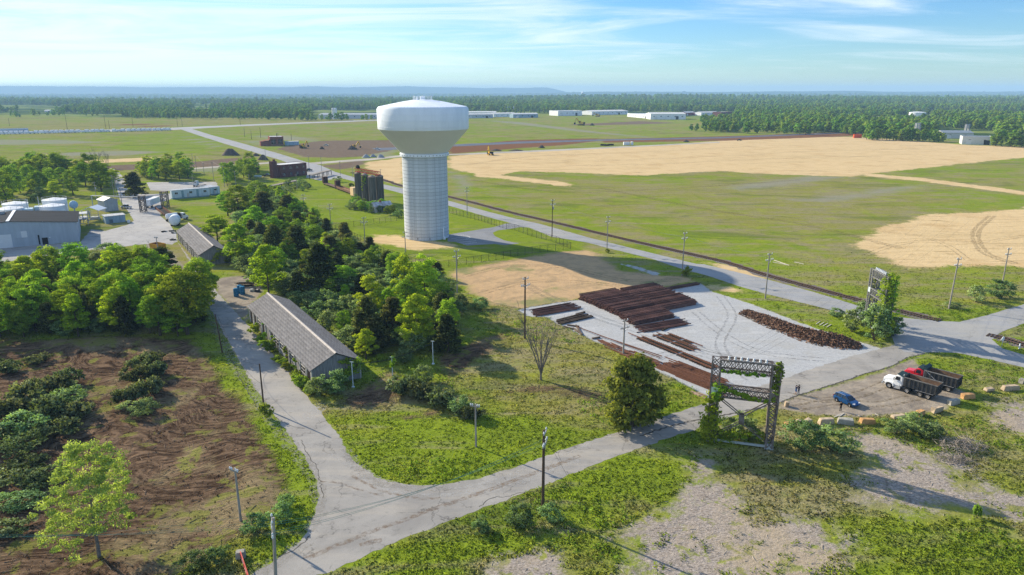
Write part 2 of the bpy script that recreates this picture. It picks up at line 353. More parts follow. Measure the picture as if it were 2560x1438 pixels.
    c, fb = lay(c, 'brown', bw, -1.0, 1.6, 7)
    gv = mixc(nt, sstep(nt, mth(nt, 'ADD', mth(nt, 'MULTIPLY', ng, .55), mth(nt, 'MULTIPLY', nf, .45)), 0.38, 0.62), (0.43, 0.43, 0.425), (0.28, 0.285, 0.29)); gv = mixc(nt, mth(nt, 'MULTIPLY', sstep(nt, nb, 0.45, 0.7), 0.5), gv, (0.33, 0.315, 0.285)); gv = mixc(nt, mth(nt, 'MULTIPLY', sstep(nt, ns, 0.52, 0.66), 0.45), gv, (0.47, 0.465, 0.455))
    c, fg = lay(c, 'gravel', gv, -.3, .5, 2.2)
    lt = mixc(nt, sstep(nt, nb, 0.35, 0.65), (0.31, 0.262, 0.205), (0.20, 0.168, 0.135)); lt = mixc(nt, mth(nt, 'MULTIPLY', sstep(nt, ns, 0.55, 0.7), 0.5), lt, (0.36, 0.31, 0.24))
    c, _ = lay(c, 'lot', lt, -.5, .8, 3)
    chf = noise(nt, p, 7.5, 4, 0.8, (0.30, 1.2, 1), 0.8, 0.6)
    ch = mixc(nt, sstep(nt, chf, 0.36, 0.64), (0.42, 0.365, 0.315), (0.13, 0.105, 0.085)); ch = mixc(nt, mth(nt, 'MULTIPLY', sstep(nt, fur, 0.54, 0.66), 0.6), ch, (0.12, 0.095, 0.07)); ch = mixc(nt, mth(nt, 'MULTIPLY', sstep(nt, nl, .5, .64), .6), ch, (0.36, 0.285, 0.185))
    c0 = c; c, fc = lay(c, 'chip', ch, -1.6, 2.0, 14); gapm = mth(nt, 'MULTIPLY', sstep(nt, noise(nt, p, .30, 5, .7, None, .4), .54, .62), .85); c = mixc(nt, gapm, c, c0); fc = mth(nt, 'MULTIPLY', fc, mth(nt, 'SUBTRACT', 1.0, gapm))
    L(nt, c, b.inputs['Base Color'])
    hh = mth(nt, 'ADD', mth(nt, 'MULTIPLY', h, 0.8), mth(nt, 'MULTIPLY', mth(nt, 'MULTIPLY', fur, fb), 1.1))
    hh = mth(nt, 'ADD', hh, mth(nt, 'MULTIPLY', mth(nt, 'MULTIPLY', chf, fc), 0.05)); hh = mth(nt, 'MULTIPLY', hh, mth(nt, 'SUBTRACT', 1.0, mth(nt, 'MULTIPLY', fg, 0.9)))
    bp = N(nt, 'ShaderNodeBump'); bp.inputs['Distance'].default_value = 1.0; bp.inputs['Strength'].default_value = 0.75
    L(nt, hh, bp.inputs['Height']); L(nt, bp.outputs[0], b.inputs['Normal'])
    return m
def axis(lo, hi, step, far_lo, far_hi, g=1.09, mid=None):
    a = list(np.arange(lo, hi + .01, step)); s = step
    while a[-1] < far_hi:
        s = s * (1.025 if mid and a[-1] < mid else g); a.append(a[-1] + s)
    s = step
    while a[0] > far_lo: s *= 1.15; a.insert(0, a[0] - s)
    return np.array(a)
XS, YS = axis(-175, 235, 1.7, -18000, 18000, 1.10), axis(58, 300, 1.7, -500, 16500, 1.08, 1500)
gx, gy = np.meshgrid(XS, YS); gx, gy = gx.ravel(), gy.ravel()
attrs = {'sd_' + k: layer_sd(k, gx, gy) for k in LAYERS}
def wood_edge(x):       # where the woods begin, as a distance from the camera line
    px = [-6000, -1230, -800, -440, -300, -100, 200, 330, 385, 410, 520, 700, 6000]
    py = [2600, 1690, 1450, 1430, 1500, 1680, 1700, 1600, 1100, 850, 730, 690, 690]
    return np.interp(x, px, py)
attrs['sd_wood'] = np.clip((gy - wood_edge(gx)) / 4, -14, 14)
nx, ny = len(XS), len(YS)
ii = np.arange(nx - 1)[None, :] + np.arange(ny - 1)[:, None] * nx
gf = np.stack([ii, ii + 1, ii + nx + 1, ii + nx], -1).reshape(-1, 4)
gm = npmesh('ground', np.stack([gx, gy, terr(gx, gy)], -1), gf, ground_material(), None, attrs)
ground = obj('ground', gm); tag(ground, 'open land of mown grass, straw and bare earth', kind='structure')

# ridges on the skyline
def ridge(name, dist, prof, depth, label, seed, hmul=1.0):
    rng = np.random.default_rng(seed); us = np.arange(-720, 3280, 6.0)
    pv = np.interp(us, [q[0] for q in prof], [q[1] for q in prof])
    for s_, a_ in ((47, .45), (23, .3), (120, .5)): pv = pv + a_ * np.sin(us / s_ + rng.uniform(0, 6)) * np.sin(us / (s_ * 2.7) + rng.uniform(0, 6))
    pv += rng.normal(0, .10, len(us)); V = []
    for k, (t, hh) in enumerate(((0, 0.0), (.35, .45), (.7, .8), (1, 1.0), (1.8, .3), (2.5, 0))):
        d = dist + depth * t; x = (us - CX) / F * d * 1.037
        top = H + (VH - pv) * d / F * 1.037
        V.append(np.stack([x, np.full(len(us), d), np.maximum(top, 5) * hh + rng.normal(0, 6, len(us)) * (0 < k < 3)], -1))
    V = np.concatenate(V); n = len(us); i = np.arange(n - 1)[None, :] + np.arange(5)[:, None] * n
    o = obj(name, npmesh(name, V, np.stack([i, i + 1, i + n + 1, i + n], -1).reshape(-1, 4), mat('hill_woods', (0.045, 0.085, 0.03), .95, var=.5, scale=.004, detail=8)))
    return tag(o, label, kind='structure')
ridge('hills', 13500, [(-1400, 216), (0, 215.5), (300, 217.5), (430, 218.5), (620, 218), (770, 219.5), (830, 217.5), (900, 219.5), (1040, 217), (1180, 220), (1220, 222), (1260, 220.5), (1300, 221), (1340, 219.5), (1364, 219.7), (1384, 224), (1430, 236), (4000, 238)], 900, 'long blue wooded ridge along the skyline', 3)
ridge('hills', 9500, [(-1400, 240), (0, 240), (500, 240), (900, 239), (1250, 236), (1400, 231), (1500, 229.2), (1800, 228.8), (1990, 227.6), (2060, 227.2), (2120, 228.6), (2400, 229), (2480, 228), (2700, 228), (4000, 228)], 1500, 'low wooded rise on the skyline', 8)

# ================================================================ ROADS
def jag(poly, step, amp, seed, keep=False):
    rng = random.Random(seed); out = []
    P = [G(u, v) for u, v in poly]
    for a, b in zip(P, P[1:] + P[:1]):
        n = max(1, int((b - a).length / step)); nrm = Vector((-(b - a).y, (b - a).x, 0)).normalized()
        for i in range(n):
            t = i / n; out.append(a.lerp(b, t) + nrm * rng.gauss(0, amp))
    return out
def sheet(name, pts, z, m, label=None, kind='structure', parent=None):
    vs = [Vector((p[0], p[1], z)) for p in pts]; tris = tessellate_polygon([vs])
    me = bpy.data.meshes.new(name); me.from_pydata([tuple(v) for v in vs], [], [tuple(t) for t in tris])
    bm = bmesh.new(); bm.from_mesh(me); bmesh.ops.recalc_face_normals(bm, faces=bm.faces)
    if sum(f.normal.z for f in bm.faces) < 0: bmesh.ops.reverse_faces(bm, faces=bm.faces)
    bm.to_mesh(me); bm.free(); me.materials.append(m)
    o = obj(name, me, parent)
    return tag(o, label, kind=kind)
def ribbon(pts, wid, z, name, m, seed=0, amp=0.04, parent=None, step=0.7):
    rng = random.Random(seed); P = []
    for a, b in zip(pts, pts[1:]):
        n = max(1, int((b - a).length / step)); P += [a.lerp(b, i / n) for i in range(n)]
    P.append(pts[-1]); V = []; Fc = []
    for i, p in enumerate(P):
        d = (P[min(i + 1, len(P) - 1)] - P[max(i - 1, 0)]).normalized(); nn = Vector((-d.y, d.x, 0)); o = nn * rng.gauss(0, amp)
        ww = wid * (rng.uniform(.6, 1.4) if amp > .05 else 1)
        V += [tuple(p + o + nn * ww / 2 + Vector((0, 0, z))), tuple(p + o - nn * ww / 2 + Vector((0, 0, z)))]
        if i: Fc.append((2 * i - 2, 2 * i - 1, 2 * i + 1, 2 * i))
    me = bpy.data.meshes.new(name); me.from_pydata(V, [], Fc); me.materials.append(m)
    return obj(name, me, parent)
def smooth(px, n=6):
    """rounded line through picture points on the ground"""
    P = [G(u, v) for u, v in px]; out = []
    for i in range(len(P) - 1):
        p0, p1, p2, p3 = P[max(i - 1, 0)], P[i], P[i + 1], P[min(i + 2, len(P) - 1)]
        for k in range(n):
            t = k / n; out.append(0.5 * ((2 * p1) + (p2 - p0) * t + (2 * p0 - 5 * p1 + 4 * p2 - p3) * t * t + (3 * p1 - p0 - 3 * p2 + p3) * t ** 3))
    return out + [P[-1]]
def asphalt(name, c1, c2, dust, crack=0.5):
    m = bpy.data.materials.new(name); m.use_nodes = True; nt = m.node_tree; b = nt.nodes['Principled BSDF']
    p = N(nt, 'ShaderNodeNewGeometry').outputs['Position']
    a = noise(nt, p, 0.12, 5, 0.65, None, .6); f = noise(nt, p, 6, 3, 0.7); s = noise(nt, p, 0.5, 4, .6, (0.12, 1, 1), .3, 0.6); g = noise(nt, p, .03, 3, .5)
    c = mixc(nt, sstep(nt, a, .35, .65), c1, c2); c = mixc(nt, mth(nt, 'MULTIPLY', sstep(nt, mth(nt, 'ADD', mth(nt, 'MULTIPLY', s, .6), mth(nt, 'MULTIPLY', g, .45)), .5, .66), .65), c, dust)
    c = mixc(nt, mth(nt, 'MULTIPLY', sstep(nt, f, .48, .75), .4), c, tuple(x * .6 for x in c1)); c = mixc(nt, mth(nt, 'MULTIPLY', sstep(nt, noise(nt, p, .75, 5, .7, None, .8), .56, .70), .45), c, tuple(x * .62 for x in c2))
    vo = N(nt, 'ShaderNodeTexVoronoi', feature='DISTANCE_TO_EDGE'); vo.inputs['Scale'].default_value = .16
    wv = N(nt, 'ShaderNodeVectorMath', operation='ADD'); L(nt, p, wv.inputs[0])
    nz = nt.nodes.new('ShaderNodeTexNoise'); nz.inputs['Scale'].default_value = .5; nz.inputs['Detail'].default_value = 5; L(nt, p, nz.inputs['Vector'])
    sc_ = N(nt, 'ShaderNodeVectorMath', operation='SCALE'); sc_.inputs['Scale'].default_value = 4.0; L(nt, nz.outputs['Color'], sc_.inputs[0]); L(nt, sc_.outputs[0], wv.inputs[1]); L(nt, wv.outputs[0], vo.inputs['Vector'])
    cr = mth(nt, 'MULTIPLY', mth(nt, 'SUBTRACT', 1.0, sstep(nt, vo.outputs['Distance'], .004, .020)), mth(nt, 'MULTIPLY', sstep(nt, a, .42, .58), crack))
    c = mixc(nt, cr, c, (0.045, 0.04, 0.036)); L(nt, c, b.inputs['Base Color']); b.inputs['Roughness'].default_value = .95; b.inputs['Specular IOR Level'].default_value = .06
    bp = N(nt, 'ShaderNodeBump'); bp.inputs['Distance'].default_value = .03; L(nt, f, bp.inputs['Height']); L(nt, bp.outputs[0], b.inputs['Normal'])
    return m
ASPH = asphalt('worn_asphalt', (0.315, 0.296, 0.270), (0.235, 0.222, 0.205), (0.38, 0.34, 0.285))
ASPH2 = asphalt('plain_asphalt', (0.30, 0.30, 0.305), (0.26, 0.262, 0.265), (0.35, 0.33, 0.29), .25)
ASPHD = asphalt('dark_asphalt', (0.115, 0.13, 0.17), (0.09, 0.10, 0.13), (0.15, 0.15, 0.16), .0)
CONC = asphalt('yard_concrete', (0.36, 0.345, 0.33), (0.28, 0.272, 0.265), (0.40, 0.375, 0.34), .5)
ROADAB = [(560,1480),(640,1428),(700,1393),(752,1352),(784,1300),(799,1240),(790,1195),(762,1142),(735,1105),(703,1060),(660,1003),(620,943),(586,880),(560,835),(540,795),(521,764),(505,730),(490,690),(477,660),(455,622),(440,600),(470,640),(495,672),(530,706),(544,732),(583,774),(617,810),(660,862),(700,907),(760,985),(800,1030),(846,1088),(868,1130),(900,1168),(950,1196),(1000,1209),(1060,1214),(1120,1210),(1200,1195),(1300,1164),(1400,1126),(1500,1094),(1600,1060),(1700,1028),(1768,1007),(1840,985),(1900,966),(1960,946),(2050,916),(2130,890),(2204,872),(2237,862),(2262,880),(2325,881),(2274,893),(2225,917),(2158,936),(2122,949),(2044,973),(1988,991),(1941,1010),(1850,1035),(1770,1062),(1640,1106),(1500,1156),(1357,1215),(1250,1256),(1100,1311),(1000,1350),(900,1395),(795,1440),(690,1490)]
ROADC = [(2700,965),(2560,919),(2473,899),(2389,882),(2325,881),(2262,881),(2237,862),(2230,842),(2236,820),(2170,806),(2110,784),(2036,765),(1915,735),(1854,718),(1767,689),(1700,671),(1626,646),(1518,620),(1470,607),(1378,592),(1325,570),(1285,560),(1220,543),(1121,514),(1005,484),(960,472),(850,445),(815,436),(775,428),(700,400),(621,377),(563,360),(500,340),(450,323),(425,320),(475,321),(526,337),(600,357),(700,385),(765,405),(800,413),(838,430),(883,443),(958,461),(1005,471),(1121,502),(1200,524),(1285,546),(1350,560),(1475,595),(1601,626),(1741,660),(1760,661),(1915,698),(2036,731),(2133,761),(2231,792),(2348,803),(2399,805),(2469,788),(2560,761),(2700,722),(2700,770),(2560,809),(2506,829),(2479,849),(2506,872),(2560,887),(2700,925)]
Z1 = 0.012
road = sheet('road', jag(ROADAB, .8, .13, 1), Z1, ASPH, 'cracked pale asphalt lane curving past the long shed')
sheet('road', jag(ROADC, 1.2, .07, 2), Z1 + .012, ASPH2, 'straight grey asphalt road running past the water tower')
sheet('road', jag([(945,377),(1122,367),(1160,365.5),(1300,359),(1500,352.5),(1800,346),(2000,338),(2150,332),(2150,330),(2000,335.5),(1800,343),(1500,349),(1300,354),(1160,360),(930,371)], 12, .3, 3), Z1 + .006, ASPHD, 'new dark asphalt strip between the far fields')
PATHM = mat('pale_track', (0.42, 0.38, 0.32), .95, var=.25, scale=.05)
sheet('path', jag([(770,413),(850,406),(930,401),(1003,392),(1160,387.5),(1400,377),(1600,367),(1800,357),(1800,354.5),(1600,364),(1400,373),(1160,384),(1003,388),(930,396),(850,401),(775,407)], 8, .4, 4), Z1, PATHM, 'pale gravel track along the straw field')
sheet('path', jag([(590,412),(690,404),(690,407.5),(590,416),(470,424),(470,421)], 8, .4, 5), Z1, PATHM, 'pale lane to the brick building')
sheet('road', jag([(-200,342),(0,336),(200,331),(413,326),(600,316),(760,309),(943,302),(943,299.5),(760,306),(600,312),(420,320),(200,326),(0,329),(-200,333)], 15, .5, 6), Z1, mat('far_road', (0.36, 0.355, 0.35), .9, var=.15, scale=.02), 'grey cross road and trailer park at the far fields')
sheet('factory_yard', jag([(-300,700),(-300,640),(0,618),(200,606),(228,574),(262,578),(320,562),(335,552),(318,525),(300,500),(290,465),(285,440),(270,425),(278,420),(298,430),(310,448),(320,478),(350,486),(428,484),(432,497),(405,505),(400,540),(425,560),(440,585),(444,604),(430,612),(392,608),(345,612),(280,621),(215,626),(160,634),(0,657)], 1.5, .1, 7), Z1 + .004, CONC, 'pale concrete yard round the grey factory')
sheet('parking_lot', jag([(366,456),(540,455),(545,467),(500,471),(440,478),(376,476)], 2, .15, 8), Z1, CONC, 'grey parking lot behind the site trailers')
sheet('parking_lot', jag([(768,428),(800,424),(850,446),(800,452),(765,444)], 2, .15, 9), Z1, ASPH2, 'asphalt corner beside the two storey brick building')
DRV = asphalt('tower_asphalt', (0.23, 0.235, 0.245), (0.19, 0.195, 0.205), (0.26, 0.25, 0.24), .2)
drv = sheet('driveway', jag([(1119,587),(1180,577),(1235,568),(1262,560),(1288,557),(1330,569),(1300,568),(1273,573),(1245,576),(1232,582),(1236,590),(1260,601),(1298,609),(1262,613),(1235,610),(1168,614),(1138,605),(1119,604)], 1.2, .04, 10), Z1 + .004, DRV, 'grey asphalt apron and drive at the foot of the water tower')
WP = mat('white_paint', (0.78, 0.78, 0.76), .7, var=.1)
for a, b in (((1126,591),(1160,588)),((1128,597),(1172,592)),((1136,601),(1182,598)),((1148,606),(1190,602)),((1158,611),(1192,606.5))):
    ribbon([G(*a), G(*b)], .16, Z1 + .012, 'painted_line', WP, 0, 0, drv, 3)
ribbon(smooth([(1128,588),(1150,588),(1168,590),(1175,594),(1165,598)]), .16, Z1 + .015, 'painted_line', WP, 0, 0, drv, 3)
# cracks, worn edges, tyre tracks
CRK = mat('crack_tar', (0.10, 0.092, 0.08), .95, var=.2)
for i, (ln, wd) in enumerate(((((1600,1090),(1700,1060),(1850,1030),(1941,1010),(1988,991),(2044,973),(2122,949),(2158,936),(2225,917),(2274,893),(2330,882)), .30), (((1200,1268),(1225,1247),(1262,1243),(1300,1233),(1345,1226)), .10), (((795,1060),(830,1045),(870,1035),(930,1030)), .10), (((752,1100),(770,1135),(790,1165),(800,1200),(808,1245)), .10), (((700,1392),(740,1372),(775,1340)), .14), (((690,1042),(720,1062),(760,1072)), .08), (((640,1010),(600,945),(575,890)), .12))):
    ribbon(smooth(ln), wd, Z1 + .01, 'crack', CRK, i, .10, road, .35)
def track_mat(name, col):
    m = mat(name, col, .95, var=.1); nt = m.node_tree; b = nt.nodes['Principled BSDF']; o = nt.nodes['Material Output']
    t = N(nt, 'ShaderNodeBsdfTransparent'); mx = N(nt, 'ShaderNodeMixShader')
    f = mth(nt, 'MULTIPLY', sstep(nt, noise(nt, N(nt, 'ShaderNodeNewGeometry').outputs['Position'], 1.4, 5, .75), .40, .66), .55)
    L(nt, f, mx.inputs[0]); L(nt, t.outputs[0], mx.inputs[1]); L(nt, b.outputs[0], mx.inputs[2]); L(nt, mx.outputs[0], o.inputs[0]); return m
PT, BT = track_mat('chalky_dust', (0.50, 0.48, 0.45)), track_mat('mud_smear', (0.25, 0.175, 0.115))
for i, (ln, wd, m_) in enumerate(((((852,1095),(862,1140),(890,1180),(940,1212),(1010,1232),(1090,1237),(1180,1225),(1300,1190)), .5, PT), (((885,1130),(905,1165),(960,1200),(1030,1220),(1110,1224),(1200,1209),(1320,1172)), .5, PT), (((775,1130),(810,1133),(840,1145),(870,1170)), .4, PT), (((1100,1238),(1200,1232),(1300,1205),(1450,1150)), .7, PT), (((880,1190),(950,1225),(1030,1245),(1100,1246)), .5, BT), (((800,1205),(850,1208),(900,1225),(960,1240)), .35, BT), (((760,1400),(900,1340),(1050,1285),(1250,1215),(1450,1140)), .8, BT), (((900,1365),(930,1355),(955,1350)), .9, BT), (((1400,1140),(1500,1100),(1600,1068)), .5, PT), (((2243,842),(2262,815),(2262,800)), .4, PT), (((760,1045),(800,1020),(790,1010)), 2.2, PT))):
    ribbon(smooth(ln), wd, Z1 + .005 + .0006 * i, 'tyre_mark', m_, 50 + i, .05, road, .8)

SHO = track_mat('shoulder_grit', (0.34, 0.315, 0.275))
for i, (ln, wd) in enumerate(((((522,775),(548,832),(585,905),(640,990),(690,1065),(740,1130),(785,1200),(800,1260),(770,1330)), 2.0), (((866,1120),(902,1176),(958,1206),(1040,1221),(1120,1216)), 1.6), (((640,1432),(705,1398),(760,1355)), 2.6))):
    ribbon(smooth(ln), wd, Z1 + .006 + .001 * i, 'gravel_shoulder', SHO, 80 + i, .22, road, .6)
RUT = track_mat('wheel_rut', (0.17, 0.125, 0.065)); RUG = track_mat('yard_rut', (0.27, 0.265, 0.26)); g0 = ground
for i, (ln, m_) in enumerate((([(2160,640),(2230,615),(2330,600),(2450,605),(2560,590)], RUT), ([(2200,580),(2300,590),(2370,615),(2420,650)], RUT), ([(2480,540),(2440,580),(2460,630),(2540,660)], RUT), ([(1250,395),(1450,402),(1700,395),(2000,380),(2300,372)], RUT), ([(1400,415),(1650,410),(1900,398),(2200,390)], RUT), ([(1180,410),(1350,390),(1600,380),(1900,365)], RUT), ([(1160,690),(1280,665),(1420,670),(1560,700),(1700,700)], RUT), ([(1200,735),(1320,705),(1450,705),(1600,722)], RUT), ([(1800,740),(1830,790),(1800,860),(1850,920),(1950,945)], RUG), ([(1740,780),(1800,830),(1900,880),(2060,900)], RUG), ([(1620,900),(1700,880),(1800,900),(1880,950)], RUG), ([(1960,985),(2060,1000),(2150,985),(2250,945)], RUT), ([(1990,1020),(2100,1005),(2200,1010),(2300,990)], RUT), ([(1500,470),(1750,520),(2000,560),(2250,620)], RUT), ([(1180,450),(1400,480),(1700,470),(2000,450)], RUT))):
    L0 = smooth(ln)
    for s_ in (-1, 1):
        Q = []
        for k, p_ in enumerate(L0): d_ = (L0[min(k + 1, len(L0) - 1)] - L0[max(k - 1, 0)]).normalized(); Q.append(p_ + Vector((-d_.y, d_.x, 0)) * s_ * .95)
        ribbon(Q, .55 if ln[0][1] > 550 else 1.3, .012 + .0007 * i, 'wheel_rut', m_, 120 + i, .06, g0, 1.5)

# ================================================================ PLANTS
def leafmat(name, dark, mid, light, trans=.35):
    m = bpy.data.materials.new(name); m.use_nodes = True; nt = m.node_tree; nt.nodes.clear()
    a = N(nt, 'ShaderNodeAttribute', attribute_name='lv').outputs['Fac']; oi = N(nt, 'ShaderNodeObjectInfo').outputs['Random']
    r = N(nt, 'ShaderNodeValToRGB'); e = r.color_ramp.elements
    e[0].color = (*dark, 1); e[1].color = (*light, 1); x = e.new(.5); x.color = (*mid, 1); L(nt, a, r.inputs[0])
    h = N(nt, 'ShaderNodeHueSaturation'); L(nt, r.outputs[0], h.inputs['Color'])
    lc = noise(nt, N(nt, 'ShaderNodeObjectInfo').outputs['Location'], .006, 4, .65)
    L(nt, mth(nt, 'ADD', mth(nt, 'MULTIPLY', mth(nt, 'SUBTRACT', oi, lc), .055), .5), h.inputs['Hue']); L(nt, mth(nt, 'ADD', mth(nt, 'MULTIPLY', mth(nt, 'FRACT', mth(nt, 'MULTIPLY', oi, 7.3)), .60), mth(nt, 'ADD', mth(nt, 'MULTIPLY', lc, .9), .26)), h.inputs['Value'])
    d = N(nt, 'ShaderNodeBsdfDiffuse'); t = N(nt, 'ShaderNodeBsdfTranslucent'); mx = N(nt, 'ShaderNodeMixShader'); mx.inputs[0].default_value = trans
    L(nt, h.outputs[0], d.inputs[0]); L(nt, mixc(nt, 1.0, h.outputs[0], (1.25, 1.3, .55), 'MULTIPLY'), t.inputs[0]); L(nt, d.outputs[0], mx.inputs[1]); L(nt, t.outputs[0], mx.inputs[2])
    o = N(nt, 'ShaderNodeOutputMaterial'); L(nt, mx.outputs[0], o.inputs[0]); return m
LM = {
 'lime': leafmat('spring_leaves', (0.190, 0.280, 0.018), (0.300, 0.420, 0.026), (0.420, 0.540, 0.045), 0.50),
 'green': leafmat('green_leaves', (0.110, 0.190, 0.018), (0.190, 0.300, 0.028), (0.300, 0.410, 0.045), 0.45),
 'cedar': leafmat('cedar_needles', (0.060, 0.080, 0.024), (0.115, 0.135, 0.040), (0.210, 0.210, 0.065), 0.30),
 'olive': leafmat('silvery_leaves', (0.130, 0.210, 0.075), (0.220, 0.320, 0.130), (0.360, 0.460, 0.220), 0.35),
 'brush': leafmat('cut_brush_leaves', (0.090, 0.120, 0.050), (0.160, 0.200, 0.085), (0.270, 0.300, 0.160), 0.28),
 'pale': leafmat('pale_young_leaves', (0.250, 0.300, 0.070), (0.380, 0.430, 0.100), (0.520, 0.560, 0.160), 0.42),
 'weed': leafmat('weed_leaves', (0.130, 0.200, 0.020), (0.200, 0.280, 0.030), (0.280, 0.360, 0.050), 0.40),
 'far': leafmat('distant_leaves', (0.085, 0.165, 0.022), (0.150, 0.250, 0.030), (0.260, 0.350, 0.045), 0.32),
 'smother': leafmat('smothering_leaves', (0.070, 0.095, 0.016), (0.140, 0.175, 0.028), (0.260, 0.300, 0.050), 0.35),
 'vine': leafmat('vine_leaves', (0.150, 0.240, 0.016), (0.250, 0.360, 0.024), (0.370, 0.470, 0.045), 0.45),
}
BARK = mat('bark', (0.10, 0.078, 0.058), .95, var=.4, scale=3, bump=.03)
GBARK = mat('grey_bark', (0.19, 0.17, 0.15), .95, var=.35, scale=3, bump=.03)
def unit(a): return a / np.maximum(np.linalg.norm(a, axis=-1, keepdims=True), 1e-9)
def leaves(name, C, Rr, n, size, m, seed, flat=.75, cen=None, up=.25, shape=(.62, .42), spike=0.0):
    """clumps at C with radii Rr, n leaf faces each"""
    rng = np.random.default_rng(seed); k = len(C); cen = C.mean(0) if cen is None else np.asarray(cen)
    d = unit(rng.normal(size=(k, n, 3))); d[..., 2] = np.abs(d[..., 2]) * .55 + d[..., 2] * .45
    rr = rng.uniform(.15, 1, (k, n, 1)) ** .55
    p = C[:, None] + d * rr * Rr[:, None, None] * np.array([1, 1, flat])
    nm = unit(d * .9 + rng.normal(size=d.shape) * .55 + np.array([0, 0, up]))
    t = unit(np.cross(nm, rng.normal(size=d.shape) + np.array([0, 0, 1e-3])))
    if spike: t = unit(t * (1 - spike) + (d + np.array([0, 0, .5])) * spike); nm = unit(np.cross(t, rng.normal(size=d.shape)))
    b = np.cross(nm, t); s = size * rng.uniform(.6, 1.35, (k, n, 1))
    q = np.stack([p - t * s * shape[0], p - b * s * shape[1], p + t * s * shape[0], p + b * s * shape[1]], 2).reshape(-1, 3)
    out = unit(p - cen); vn = unit(d * .75 + out * .5 + nm * .35 + np.array([0, 0, .12]))
    vn = np.repeat(vn[:, :, None], 4, 2).reshape(-1, 3)
    lv = np.clip(rng.normal(.5, .20, (k, n)) + rng.normal(0, .15, (k, 1)), 0, 1); lv = np.repeat(lv[..., None], 4, 2).ravel()
    f = np.arange(len(q)).reshape(-1, 4)
    return npmesh(name, q, f, m, vn, {'lv': lv})
def limbs(name, H_, C, m, seed, r=.22, multi=False, lean=0.0, lo=.22):
    rng = random.Random(seed); mb = MB(); top = Vector((rng.uniform(-.3, .3), rng.uniform(-.3, .3), H_ * .72))
    if not multi:
        a = Vector((0, 0, -.15)); pts = [a] + [Vector((top.x * t + rng.uniform(-.1, .1), top.y * t + rng.uniform(-.1, .1), H_ * .72 * t)) for t in (.2, .45, .7, 1)]
        rs = [r * 1.35, r, r * .8, r * .5, r * .15]
        for i in range(4): mb.tube(pts[i], pts[i + 1], rs[i], rs[i + 1], 7, False)
    for c in C:
        c = Vector(c)
        if multi: s = Vector((rng.uniform(-.15, .15), rng.uniform(-.15, .15), -.1)); r0 = r * .6
        else:
            z = max(lo * H_, c.z - .55 * math.hypot(c.x, c.y) - .4); z = min(z, H_ * .68); s = Vector((top.x * z / top.z, top.y * z / top.z, z)); r0 = r * (1.05 - .9 * z / top.z) * .55
        mid = s.lerp(c, .5) + Vector((rng.uniform(-.2, .2), rng.uniform(-.2, .2), .15))
        mb.tube(s, mid, r0, r0 * .55, 5, False); mb.tube(mid, c, r0 * .55, r0 * .15, 4, False)
    return mb.mesh(name, m, fix=False)
def envelope(kind, rng, k):
    z = rng.uniform(0, 1, k)
    if kind == 'cone': r = (1 - z) ** .55 * .95 + .05
    elif kind == 'egg': r = np.sqrt(np.clip(1 - ((z - .34) / .70) ** 2, .04, 1))
    elif kind == 'oval': r = np.sqrt(np.clip(1 - (2 * z - .85) ** 2 / 1.35, .03, 1))
    elif kind == 'teardrop': r = np.sqrt(np.clip(1 - (1.55 * z - .42) ** 2 / 1.28, .02, 1))
    else: r = np.sqrt(np.clip(1 - (2 * z - 1) ** 2 * .92, .05, 1))
    return z, r
PROTO = {}
def proto(kind, var):
    """(trunk mesh, crown mesh, height, width) of a kind of plant"""
    key = (kind, var)
    if key in PROTO: return PROTO[key]
    s = sum(map(ord, kind)) + 31 * var; rng = np.random.default_rng(s)
    P = {  # height, width, crown base, clumps, leaves, leaf size, clump radius, outline, material, trunk radius
     'lime': (12, 8.0, .16, 80, 110, .30, 1.05, 'teardrop', 'lime', .20), 'green': (13, 10.5, .14, 100, 105, .32, 1.25, 'round', 'green', .26),
     'cedar': (9, 5.6, .03, 95, 80, .32, .80, 'cone', 'cedar', .17), 'olive': (4.2, 5.6, .02, 40, 90, .20, .75, 'round', 'olive', .08),
     'brush': (2.6, 6.5, .0, 34, 70, .30, .85, 'round', 'brush', .06), 'pale': (14, 11, .20, 210, 90, .19, .80, 'teardrop', 'pale', .19),
     'weed': (1.5, 2.6, .0, 16, 46, .24, .46, 'round', 'weed', .03), 'far': (14, 11.5, .08, 26, 15, 1.7, 2.0, 'round', 'far', .3), 'farpine': (15, 9, .05, 24, 15, 1.5, 1.6, 'cone', 'far', .3),
     'column': (7.5, 6.8, .0, 150, 80, .30, .85, 'egg', 'smother', .2)}[kind]
    Hh, W, cb, K, n, ls, cr, out, mk, tr = P
    z, r = envelope(out, rng, K); a = rng.uniform(0, 2 * math.pi, K); f = rng.uniform(.25, 1, K) ** .5
    lob = 1 + .22 * np.sin(a * 2 + rng.uniform(0, 6)) + .16 * np.sin(a * 3 + z * 5 + rng.uniform(0, 6))
    rad = np.maximum(W / 2 - cr * .8, .2) * r * f * lob; zz = Hh * cb + cr * .55 + z * (Hh * (1 - cb) - cr * 1.25) + rng.normal(0, .04 * Hh, K) * (kind != 'weed')
    if kind in ('brush', 'weed', 'olive'): zz = np.maximum(zz, cr * .4)
    C = np.stack([rad * np.cos(a), rad * np.sin(a), zz], -1)
    Rr = cr * rng.uniform(.65, 1.3, K)
    cm = leaves(kind + '_crown', C, Rr, n, ls, LM[mk], s, .8, (0, 0, Hh * .45), .25, spike=(.45 if kind in ('cedar',) else .35 if kind in ('brush', 'olive') else 0.0))
    big = [tuple(c) for c in C[rng.permutation(K)[:min(K, 26 if kind == 'pale' else 9)]]]
    tm = limbs(kind + '_trunk', Hh, big, GBARK if kind in ('pale', 'brush') else BARK, s, tr, multi=kind in ('olive', 'brush', 'weed'))
    PROTO[key] = (tm, cm, Hh, W); return PROTO[key]
